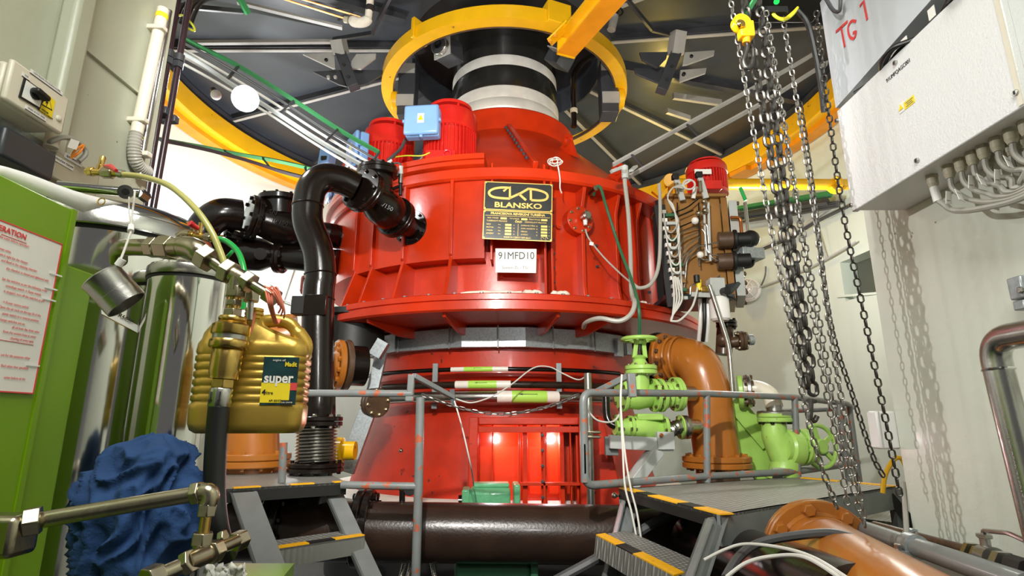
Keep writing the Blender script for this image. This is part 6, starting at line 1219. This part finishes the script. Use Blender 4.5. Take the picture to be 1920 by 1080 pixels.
# ================================================================= brass fittings line
YF = 1.03
def hexn(a, b, r, nm, m, par): return MB().cyl(a, b, r, n=6).build(nm, m, par, bevel=.0015)
pf = thing('pipe_fitting', 'brass pipe line with unions, elbow and tee running across the steel tanks', 'pipe', P(440, 560, YF))
s_ = S(400, 500, YF)
MB().tube(catmull([P(222, 488, YF+.12), P(224, 470, YF+.09), P(240, 464, YF+.06), P(285, 464, YF+.04), P(300, 464, YF+.03)], 8), s_*17, 22).build('elbow', NICK, pf)
hexn(P(280, 464, YF+.04), P(296, 464, YF+.035), s_*21, 'union_nut', NICK, pf); hexn(P(302, 464, YF+.03), P(326, 465, YF+.02), s_*24, 'union_nut', NICK, pf)
MB().tube(catmull([P(322, 464, YF+.02), P(345, 463, YF+.01), P(365, 468, YF), P(388, 486, YF)], 8), [s_*19]*8+[s_*21]*12+[s_*19]*5, 22).build('elbow', NICK, pf)
hexn(P(378, 478, YF), P(396, 490, YF), s_*25, 'nut', NICK, pf); MB().tube([P(392, 487, YF), P(434, 515, YF)], s_*11.5, 18).build('tube', NICK, pf)
hexn(P(420, 505, YF), P(436, 514, YF), s_*24, 'nut', NICK, pf); MB().tube([P(434, 513, YF), P(470, 532, YF)], s_*17, 18).tube([P(447, 520, YF), P(443, 546, YF)], s_*17, 18).build('tee', NICK, pf); hexn(P(458, 524, YF), P(472, 533, YF), s_*21, 'nut', NICK, pf)
MB().tube([P(470, 532, YF), P(508, 555, YF)], s_*9.5, 16).build('tube', NICK, pf); hexn(P(500, 548, YF), P(518, 560, YF), s_*18, 'end_nut', NICK, pf)
hexn(P(444, 538, YF), P(441, 558, YF), s_*19, 'nut', NICK, pf); MB().cyl(P(440, 558, YF), P(437, 580, YF), s_*11).build('nipple', BRASS, pf); hexn(P(439, 563, YF), P(438, 574, YF), s_*15, 'nut', NICK, pf); hexn(P(437, 580, YF), P(435, 594, YF), s_*17, 'nut', NICK, pf)
hexn(P(472, 545, YF+.05), P(470, 566, YF+.05), s_*16, 'nut', NICK, pf); MB().cyl(P(470, 566, YF+.05), P(468, 600, YF+.05), s_*6).build('stem', STEEL, pf)
qc = thing('hose_coupling', 'large brass quick coupling with a black hose hanging in front of the gold can', 'coupling', P(410, 760, YF))
o = P(437, 594, YF); ax = (P(410, 765, YF)-o).normalized(); L_ = (P(410, 765, YF)-o).length
def ql(prof, nm, m, n=32): return MB().lathe(o, ax, [(s_*r, L_*h) for r, h in prof], n).build(nm, m, qc)
ql([(22, .0), (24, .02), (24, .04), (22, .05), (24, .06), (22, .09)], 'threaded_ring', BRASS); ql([(28, .08), (32, .10), (33, .19), (31, .21)], 'knurled_ring', BRASS); ql([(29, .2), (29, .27)], 'groove', STEEL); ql([(31, .26), (33, .28), (33, .34), (31, .36)], 'knurled_ring', BRASS)
ql([(24, .35), (26, .37), (26, .62), (24, .66), (24, .69)], 'barrel', BRASS); hexn(o+ax*L_*.69, o+ax*L_*.79, s_*20, 'nut', BRASS, qc); fe = ql([(18, .79), (19, .80), (19, .98), (18, .99)], 'ferrule', STAIN)
for k in (-1, 1): 
    q = o+ax*L_*.88+V((k*s_*8, -s_*18.5, 0)); MB().box(q, s_*1.6, .0008, s_*16, frame(-ax, (0, -1, 0))[::1] and (V((1, 0, 0)), V((0, 1, 0)), -ax)).prism([q+ax*s_*14+V((0, -.0004, 0)), q+ax*s_*6+V((s_*3, -.0004, 0)), q+ax*s_*6-V((s_*3, .0004, 0))], (0, -.0006, 0)).build('arrow_mark', INKB, fe)
MB().tube(catmull([o+ax*L_*.96, P(405, 830, YF), P(402, 920, YF), P(408, 990, YF), P(425, 1040, YF+.05)], 8), s_*18, 18).build('hose', RUB, qc)
# small valves with hoses
bv = thing('ball_valve', 'small brass valve with a red lever on the wide tank lid', 'valve', P(192, 326, 1.12)); s2 = S(192, 320, 1.12)
MB().tube([P(163, 322, 1.12), P(222, 325, 1.12)], s2*7, 14).build('body', BRASS, bv); hexn(P(192, 324, 1.12), P(212, 325, 1.12), s2*11, 'nut', NICK, bv); hexn(P(166, 321, 1.12), P(176, 322, 1.12), s2*9, 'nut', BRASS, bv); MB().lathe(P(186, 320, 1.12), (0.1, 0, 1), [(s2*6, 0), (s2*6, s2*10), (s2*4.5, s2*11), (s2*5, s2*27), (s2*4, s2*29)], 14).build('stem', BRASS, bv); MB().tube([P(198, 312, 1.1), P(208, 313, 1.08), P(218, 320, 1.06)], [s2*4, s2*5.5, s2*3], 10).build('lever', REDP, bv)
MB().cyl(P(222, 325, 1.12), P(232, 327, 1.12), s2*8).build('hose_clip', STEEL, bv)
MB().tube(catmull([P(228, 327, 1.12), P(270, 332, 1.10), P(320, 350, 1.06), P(365, 390, 1.03), P(395, 432, 1.02), P(412, 470, 1.02), P(422, 498, 1.02)], 8), .0062, 14).build('clear_hose', HOSEY, None, 'yellowish clear hose arching from the tank lid valve to the brass tee', 'hose')
bv = thing('ball_valve', 'small brass valve with a red lever on the narrow tank lid', 'valve', P(375, 445, 1.2)); s2 = S(375, 440, 1.2)
MB().tube([P(350, 440, 1.2), P(408, 448, 1.2)], s2*6, 14).build('body', BRASS, bv); hexn(P(384, 444, 1.2), P(396, 447, 1.2), s2*9, 'nut', NICK, bv); hexn(P(352, 440, 1.2), P(364, 442, 1.2), s2*9, 'nut', BRASS, bv); MB().cyl(P(374, 442, 1.2), P(377, 418, 1.2), s2*4).build('stem', BRASS, bv); MB().tube([P(374, 430, 1.2), P(364, 424, 1.19), P(356, 418, 1.18)], [s2*4, s2*5, s2*6], 10).build('lever', REDP, bv)
MB().tube(catmull([P(335, 446, 1.2), P(345, 440, 1.2), P(356, 441, 1.2)], 5), s2*9, 14).build('elbow', NICK, bv)
MB().tube(catmull([P(404, 447, 1.2), P(424, 452, 1.19), P(446, 472, 1.17), P(457, 505, 1.15), P(458, 540, 1.14), P(456, 580, 1.14)], 8), .0062, 14).build('green_hose', HOSEG, None, 'bright green hose curving down behind the brass tee into the can', 'hose')
MB().tube(catmull([P(437, 470, 1.22), P(428, 480, 1.22), P(420, 490, 1.24)], 4), .004, 10).build('green_hose', HOSEG, None, 'short piece of thin green hose on the narrow tank lid', 'hose')
# cup on a wire
cp = thing('metal_cup', 'dented metal cup hanging tilted on a wire before the wide tank', 'cup', P(213, 545, 1.0)); s3 = S(213, 545, 1.0); a, b = P(190, 519, 1.0), P(238, 571, 1.02); ax = (b-a).normalized(); ln = (b-a).length
MB().lathe(a, ax, [(.001, .002), (s3*36, 0), (s3*37, s3*2), (s3*36, s3*4), (s3*36, ln*.6), (s3*36.6, ln*.61), (s3*36.6, ln), (s3*34, ln), (s3*34, ln*.7), (.001, ln*.7)], 40).build('shell', STEEL, cp)
MB().tube(catmull([P(253, 358, 1.18), P(250, 385, 1.14), P(246, 420, 1.08), P(246, 432, 1.06), P(240, 450, 1.04), P(228, 482, 1.01), P(220, 496, 1.0)], 5), .0022, 8).build('wire', CABW2, cp); MB().cyl(P(246, 424, 1.07), P(245, 434, 1.055), .006, n=10).build('crimp', WHITE, cp); MB().cyl(P(230, 486, 1.0), P(221, 498, 1.0), .007, n=10).build('wire_end', WHITE, cp); MB().tube(catmull([P(246, 422, 1.08), P(242, 395, 1.12), P(242, 370, 1.17)], 4), .0018, 6).build('wire_tail', CABW2, cp)
# ================================================================= gold oil can
YK = 1.12; can = thing('oil_can', 'gold plastic oil can with a teal and yellow label hanging beside the tanks', 'can', P(464, 812, YK)); s4 = S(470, 720, YK)
cb_ = P(465, 812, YK); X = V((.985, .17, 0)); Yv = V((-.17, .985, 0)); W, DP, HH = s4*196, .105, (P(476, 650, YK)-cb_).length
def rr_(hw, hd, rad, n=5):
    out = []
    for cx, cy, a0 in ((hw-rad, hd-rad, 0), (-hw+rad, hd-rad, 90), (-hw+rad, -hd+rad, 180), (hw-rad, -hd+rad, 270)):
        for i in range(n+1): a = math.radians(a0+90*i/n); out.append((cx+rad*math.cos(a), cy+rad*math.sin(a)))
    return out
rows = []
def row(h, kw, kd=None, dx=0.): kd = kd or kw; rows.append([cb_+X*(x+dx)+Yv*y+V((0, 0, h)) for x, y in rr_(W/2*kw, DP/2*kd, .03*min(kw, kd))])
row(0, .86, .8); row(.006, .95, .92); row(.018, .99, .98); row(.045, 1.0, 1.0); row(.052, 1.0, 1.0); row(.055, .975, .97)
nr = 6; z_0, z_1 = .058, HH-.02
for i in range(nr):
    zz = z_0+(z_1-z_0)*i/nr; dz = (z_1-z_0)/nr; row(zz, .965, .955); row(zz+dz*.18, .995, .99); row(zz+dz*.72, .995, .99); row(zz+dz*.86, .965, .955)
row(z_1+.004, .995, .99); row(HH, .98, .96); row(HH+.010, .93, .86); row(HH+.022, .74, .74, -W*.09); row(HH+.038, .5, .62, -W*.16); row(HH+.052, .30, .42, -W*.11)
MB().hull_loft(rows).build('body', GOLD, can, ang=50)
nk = cb_-X*(W*.06)+V((0, 0, HH+.05)); MB().lathe(nk, (0, 0, 1), [(.016, -.005), (.016, .004), (.018, .006), (.018, .010), (.016, .012), (.018, .014), (.018, .018), (.016, .020), (.018, .022), (.017, .027)], 24).build('neck', GOLD, can)
pts = catmull([nk+X*.012+V((0, 0, -.015)), nk+X*.022+V((0, 0, .0)), nk+X*.045+V((0, 0, .004)), nk+X*.07+V((0, 0, -.002)), cb_+X*(W*.36)+V((0, 0, HH+.03)), cb_+X*(W*.44)+V((0, 0, HH+.004)), cb_+X*(W*.42)+V((0, 0, HH-.02))], 6)
MB().tube(pts, [.014]*12+[.013]*12+[.016]*(len(pts)-24), 14).build('handle', GOLD, can)
fc = cb_-Yv*(DP/2+.0008); lx0, lx1, lz0, lz1 = W*.14, W*.45, .052, HH-.026
lbl = MB().prism([fc+X*lx0+V((0, 0, lz0)), fc+X*lx1+V((0, 0, lz0)), fc+X*lx1+V((0, 0, lz1)), fc+X*lx0+V((0, 0, lz1))], -Yv*.001).build('label', LABELG, can)
zm = lz0+(lz1-lz0)*.46; f2 = fc-Yv*.0012
MB().prism([f2+X*lx0+V((0, 0, lz0+.004)), f2+X*(lx1-.012)+V((0, 0, lz0+.004)), f2+X*(lx1-.012)+V((0, 0, zm)), f2+X*lx0+V((0, 0, zm))], -Yv*.0006).build('yellow_field', SIGNY, lbl); MB().prism([f2+X*(lx1-.012)+V((0, 0, zm-.014)), f2+X*lx1+V((0, 0, zm-.014)), f2+X*lx1+V((0, 0, zm)), f2+X*(lx1-.012)+V((0, 0, zm))], -Yv*.0006).build('red_field', INKR, lbl); MB().prism([f2+X*(lx1-.026)+V((0, 0, lz0)), f2+X*(lx1-.004)+V((0, 0, lz0)), f2+X*(lx1-.004)+V((0, 0, lz0+.009)), f2+X*(lx1-.026)+V((0, 0, lz0+.009))], -Yv*.0008).build('black_field', INKB, lbl)
lm = (lx0+lx1)/2; n_l = -Yv
text('super', 'lettering', lbl, f2+X*(lm-.002)+V((0, 0, zm+.008)), X, Un, .027, PAPER, .0004, bold=.0007, sx=.86); text('Madit', 'lettering', lbl, f2+X*(lx1-.014)+V((0, 0, lz1-.014)), X, Un, .012, SIGNY, .0003, bold=.0003, sx=.8); text('4', 'lettering', lbl, f2+X*(lx0+.006)+V((0, 0, zm-.018))-Yv*.0006, X, Un, .013, INKB, .0003, bold=.0004); text('litre', 'lettering', lbl, f2+X*(lx0+.016)+V((0, 0, zm-.019))-Yv*.0006, X, Un, .008, INKB, .0003); text('API SG/CD', 'lettering', lbl, f2+X*(lm-.004)+V((0, 0, lz0+.008))-Yv*.0006, X, Un, .005, INKB, .0003); text('SAE 15W/40', 'lettering', lbl, f2+X*(lx1-.015)+V((0, 0, lz0+.0045))-Yv*.001, X, Un, .0038, PAPER, .0003); text('engine oil', 'lettering', lbl, f2+X*(lm-.004)+V((0, 0, lz1-.006)), X, Un, .006, PAPER, .0003)
# pink string
t = thing('string', 'pink string tied round the brass end nut and the can handle', 'string', P(508, 600, YF))
hx = pts[14]
for k in range(3): MB().tube(catmull([P(498+k*6, 546+k*2, YF-.02), P(505+k*3, 575, YF-.015), (P(502+k*5, 610, YF)+hx)/2, hx+V((k*.004-.004, -.016, 0)), hx+V((k*.004-.004, 0, -.014))], 5), .0022, 6).build('strand', PINK, t)
for k in range(6): MB().tube(catmull([P(496+k*3, 536+k*2, YF-.02), P(510+k*2, 548-(k % 3)*4, YF-.025), P(518+k*3, 560+k*4, YF-.02), P(522+(k % 3)*5, 572+k*5, YF-.01)], 5), .0016, 6).build('frayed_end', PINK, t)
MB().tube(catmull([P(478, 585, YF+.03), P(474, 610, YF+.03), P(470, 625, YF+.03)], 4), .002, 6).build('strand', PINK, t)
# ================================================================= blue rag
from mathutils import noise as mn
cr = P(268, 985, 1.05); mb = MB(); nu, nv = 150, 110; vs = []
for j in range(nv+1):
    v = j/nv*PI
    for i in range(nu):
        u = 2*PI*i/nu; d = V((math.sin(v)*math.cos(u), math.sin(v)*math.sin(u), math.cos(v)))
        w_ = d*1.7+V((mn.noise(d*1.5+V((3, 0, 0))), mn.noise(d*1.5+V((0, 5, 0))), mn.noise(d*1.5)))*1.3
        f_ = 1.10+.22*mn.noise(d*1.4+V((1, 7, 2)))-.50*abs(mn.noise(V((w_.x*1.5, w_.y*1.5, w_.z*.7))))**.8-.10*abs(mn.noise(V((w_.x*3.0, w_.y*3.0, w_.z*1.3))+V((4, 1, 1))))
        k_ = .62+.5*(v/PI)**.7+.10*math.sin(2*v+.6)
        vs.append(cr+V((d.x*.125*f_*k_, d.y*.09*f_*k_, d.z*.142*(.75+.25*f_)+.012)))
fs = [(j*nu+i, j*nu+(i+1) % nu, (j+1)*nu+(i+1) % nu, (j+1)*nu+i) for j in range(nv) for i in range(nu)]
mb.add(vs, fs).build('rag', RAG, None, 'crumpled blue cotton rag stuffed behind the lower brass pipe', 'rag', ang=180)
# ================================================================= lower brass line
YQ = .86; s5 = S(300, 950, YQ)
lp = thing('pipe_fitting', 'lower brass pipe line with nuts and elbows crossing in front of the blue rag', 'pipe', P(380, 1040, YQ))
MB().box(P(0, 1003, YQ-.02), .075, .05, .055).build('manifold', NICK, lp, bevel=.008); hexn(P(44, 980, YQ-.02), P(78, 974, YQ-.01), s5*27, 'nut', NICK, lp)
MB().tube([P(70, 976, YQ-.01), P(372, 925, YQ+.03)], s5*15, 18).build('tube', NICK, lp); hexn(P(362, 926, YQ+.03), P(378, 923, YQ+.03), s5*23, 'nut', NICK, lp)
MB().tube(catmull([P(374, 924, YQ+.03), P(390, 922, YQ+.03), P(394, 932, YQ+.03), P(390, 945, YQ+.03)], 6), s5*17, 18).build('elbow', NICK, lp); hexn(P(390, 944, YQ+.03), P(386, 968, YQ+.03), s5*18, 'nut', NICK, lp); MB().cyl(P(386, 968, YQ+.03), P(381, 1004, YQ+.03), s5*10).build('tube', BRASS, lp); hexn(P(381, 998, YQ+.03), P(377, 1022, YQ+.03), s5*20, 'nut', NICK, lp)
MB().tube([P(350, 1055, YQ), P(408, 1030, YQ+.05)], s5*18, 18).tube([P(378, 1020, YQ+.03), P(378, 1042, YQ+.03)], s5*16, 18).build('tee', NICK, lp); hexn(P(392, 1038, YQ+.03), P(408, 1031, YQ+.05), s5*22, 'nut', NICK, lp); MB().tube([P(404, 1032, YQ+.05), P(445, 1013, YQ+.09)], s5*12, 16).build('tube', NICK, lp); hexn(P(438, 1018, YQ+.09), P(458, 1009, YQ+.11), s5*20, 'end_nut', NICK, lp)
hexn(P(346, 1058, YQ), P(362, 1050, YQ), s5*23, 'nut', NICK, lp); MB().tube([P(300, 1078, YQ-.03), P(350, 1056, YQ)], s5*14, 16).build('tube', NICK, lp); hexn(P(272, 1090, YQ-.05), P(300, 1076, YQ-.03), s5*22, 'nut', NICK, lp)
hexn(P(412, 1010, YQ+.12), P(424, 1006, YQ+.12), s5*16, 'nut', NICK, lp)
t = thing('tray', 'bright green steel tray at the bottom edge beside the left steps', 'tray', P(480, 1080, 1.25)); MB().prism([P(428, 1056, 1.3), P(545, 1056, 1.3), P(520, 1085, 1.12), P(430, 1085, 1.12)], (0, 0, -.01)).build('top', GRN, t); MB().prism([P(545, 1056, 1.3), P(520, 1085, 1.12), P(520, 1085, 1.12)-V((0, 0, .1)), P(545, 1056, 1.3)-V((0, 0, .1))], (.008, 0, 0)).build('side', GRN, t)
o = mb = MB(); vs = []
for j in range(12):
    for i in range(16): p = P(385+i*5, 1062+j*3, 1.0); vs.append(p+V((0, -.01*mn.noise(V((i*.5, j*.5, 0))), .02*mn.noise(V((i*.35, j*.4, 3))))))
fs = [(j*16+i, j*16+i+1, (j+1)*16+i+1, (j+1)*16+i) for j in range(11) for i in range(15)]
o = mb.add(vs, fs).build('paper_towel', PAPER, None, 'crumpled pale paper towel at the bottom edge beside the green tray', 'paper', ang=180); o.modifiers.new('solid', 'SOLIDIFY').thickness = .002
# ================================================================= name plate and paper sign on the drum
Yn = 4.55; npd = thing('name_plate', 'black and gold engraved maker plate on the front of the red drum', 'name plate', P(973, 455, Yn))
c00, c10, c11, c01 = P(909, 340, Yn), P(1036, 346, Yn+.03), P(1037, 455, Yn+.03), P(907, 448, Yn)
Xn = (c10-c00).normalized(); Nn = Xn.cross(V((0, 0, 1))).normalized(); Nn = Nn if Nn.y < 0 else -Nn; Zn = Nn.cross(Xn); Zn = Zn if Zn.z > 0 else -Zn
Wn = (c10-c00).length; Hn = (c01-c00).length
def NP(u, v, o=0.): return c00+Xn*(u*Wn)-Zn*(v*Hn)+Nn*o
def npp(u0, v0, u1, v1, o, t_, nm, m, par): return MB().prism([NP(u0, v0, o), NP(u1, v0, o), NP(u1, v1, o), NP(u0, v1, o)], Nn*t_).build(nm, m, par)
bk = npp(.03, .04, .97, .96, -.05, .045, 'backing', RED, npd)
for v0, v1, nm in ((0, .495, 'upper_plate'), (.505, 1, 'lower_plate')):
    pl_ = npp(0, v0, 1, v1, -.004, .006, nm, PLATE, npd)
    for a in ((0, v0, 1, v0+.014), (0, v1-.014, 1, v1), (0, v0, .012, v1), (.988, v0, 1, v1)): npp(*a, .002, .0015, 'gold_border', GOLDI, pl_)
    for u in (.02, .98):
        for v in (v0+.025, v1-.025): q = NP(u, v, .003); MB().cyl(q, q+Nn*.005, .006, n=12).build('rivet', GOLDI, pl_)
    if v0 == 0: up_ = pl_
    else: lo_ = pl_
def zp(x, y): return NP((x-205)/530, (y-165)/445, .0026)   # figures read off a close view of the plate
lw = Wn*.034
for st_ in ([(400, 208), (340, 209), (282, 220), (245, 243), (246, 268), (275, 285), (330, 292), (404, 293)], [(352, 237), (402, 200), (404, 293)], [(400, 290), (490, 245), (548, 207)], [(470, 250), (530, 300)], [(545, 209), (610, 214), (675, 232), (697, 257), (685, 285), (640, 297), (570, 297)], [(565, 220), (568, 297)]):
    pts_ = [zp(x, y) for x, y in st_]; pts_ = catmull(pts_, 5) if len(st_) > 3 else pts_
    ribbon(MB(), pts_, lw, Nn, .0012).build('logo_stroke', GOLDI, up_)
text('BLANSKO', 'lettering', up_, NP(.5, .405, .002), Xn, Zn, Hn*.125, GOLDI, .0008, bold=.0016, sx=1.42)
def lt(s_, u, v, sz, al='LEFT', sx=1.0, b=0.0): text(s_, 'lettering', lo_, NP(u, v, .002), Xn, Zn, Hn*sz, GOLDI, .0006, al, b, sx)
lt('FRANCISOVA REVERZNÍ TURBÍNA', .5, .555, .052, 'CENTER', 1.12, .0009); npp(.03, .59, .97, .596, .002, .0008, 'rule', GOLDI, lo_)
lt('ROK VÝROBY', .06, .635, .030); lt('TYP STROJE', .38, .635, .030); lt('ČÍSLO STROJE', .66, .635, .030); lt('TURBÍNOVÝ PROVOZ', .05, .685, .034); lt('ČKD', .46, .685, .042, 'LEFT', 1.3, .0006); lt('ČERPADLOVÝ PROVOZ', .60, .685, .034)
for u, v in ((.25, .635), (.55, .635), (.84, .635)): npp(u, v-.016, u+.09, v+.016, .002, .0008, 'value_field', GOLDI, lo_)
for k, (s1, s2) in enumerate((('SPÁD', 'DOPRAVNÍ VÝŠKA'), ('PRŮTOK', 'DOPR. MNOŽSTVÍ'), ('VÝKON', 'PŘÍKON'), ('OTÁČKY', 'OTÁČKY'))):
    v = .745+k*.052; lt(s1, .05, v, .030); lt('H n', .22, v, .026); npp(.32, v-.017, .41, v+.017, .002, .0008, 'value_field', GOLDI, lo_); lt('m', .44, v, .026); lt(s2, .55, v, .028); lt('Q', .77, v, .026); npp(.84, v-.017, .93, v+.017, .002, .0008, 'value_field', GOLDI, lo_); lt('m', .95, v, .024)
npp(.505, .72, .509, .93, .002, .0008, 'rule', GOLDI, lo_); lt('MADE IN CZECH REPUBLIC', .5, .955, .036, 'CENTER')
for u in (.86, .92): MB().tube([NP(u, .955, .003)+(Xn*math.cos(i*PI/8)+Zn*math.sin(i*PI/8))*.012 for i in range(13)], .002, 6).build('emblem_mark', GOLDI, lo_)
Ys = 4.66; sg_ = thing('paper_sign', 'white sign reading 91MFD10 fixed to the red drum below the maker plate', 'sign', P(967, 512, Ys)); a, b, c, d = P(929, 466, Ys), P(1006, 467, Ys), P(1005, 512, Ys), P(929, 511, Ys)
MB().plate([a, b, c, d], .003, (0, -1, 0)).build('panel', PAPER, sg_)
text('91MFD10', 'lettering', sg_, P(968, 480, Ys-.004), (1, 0, 0), Un, .092, INKB, .0006, sx=.86); text('System ZL - TG1', 'lettering', sg_, P(967, 502, Ys-.004), (1, 0, 0), Un, .034, INKG, .0005); bolt(sg_, P(940, 519, Ys), (0, -1, 0), .022, .03, RED) if 0 else None
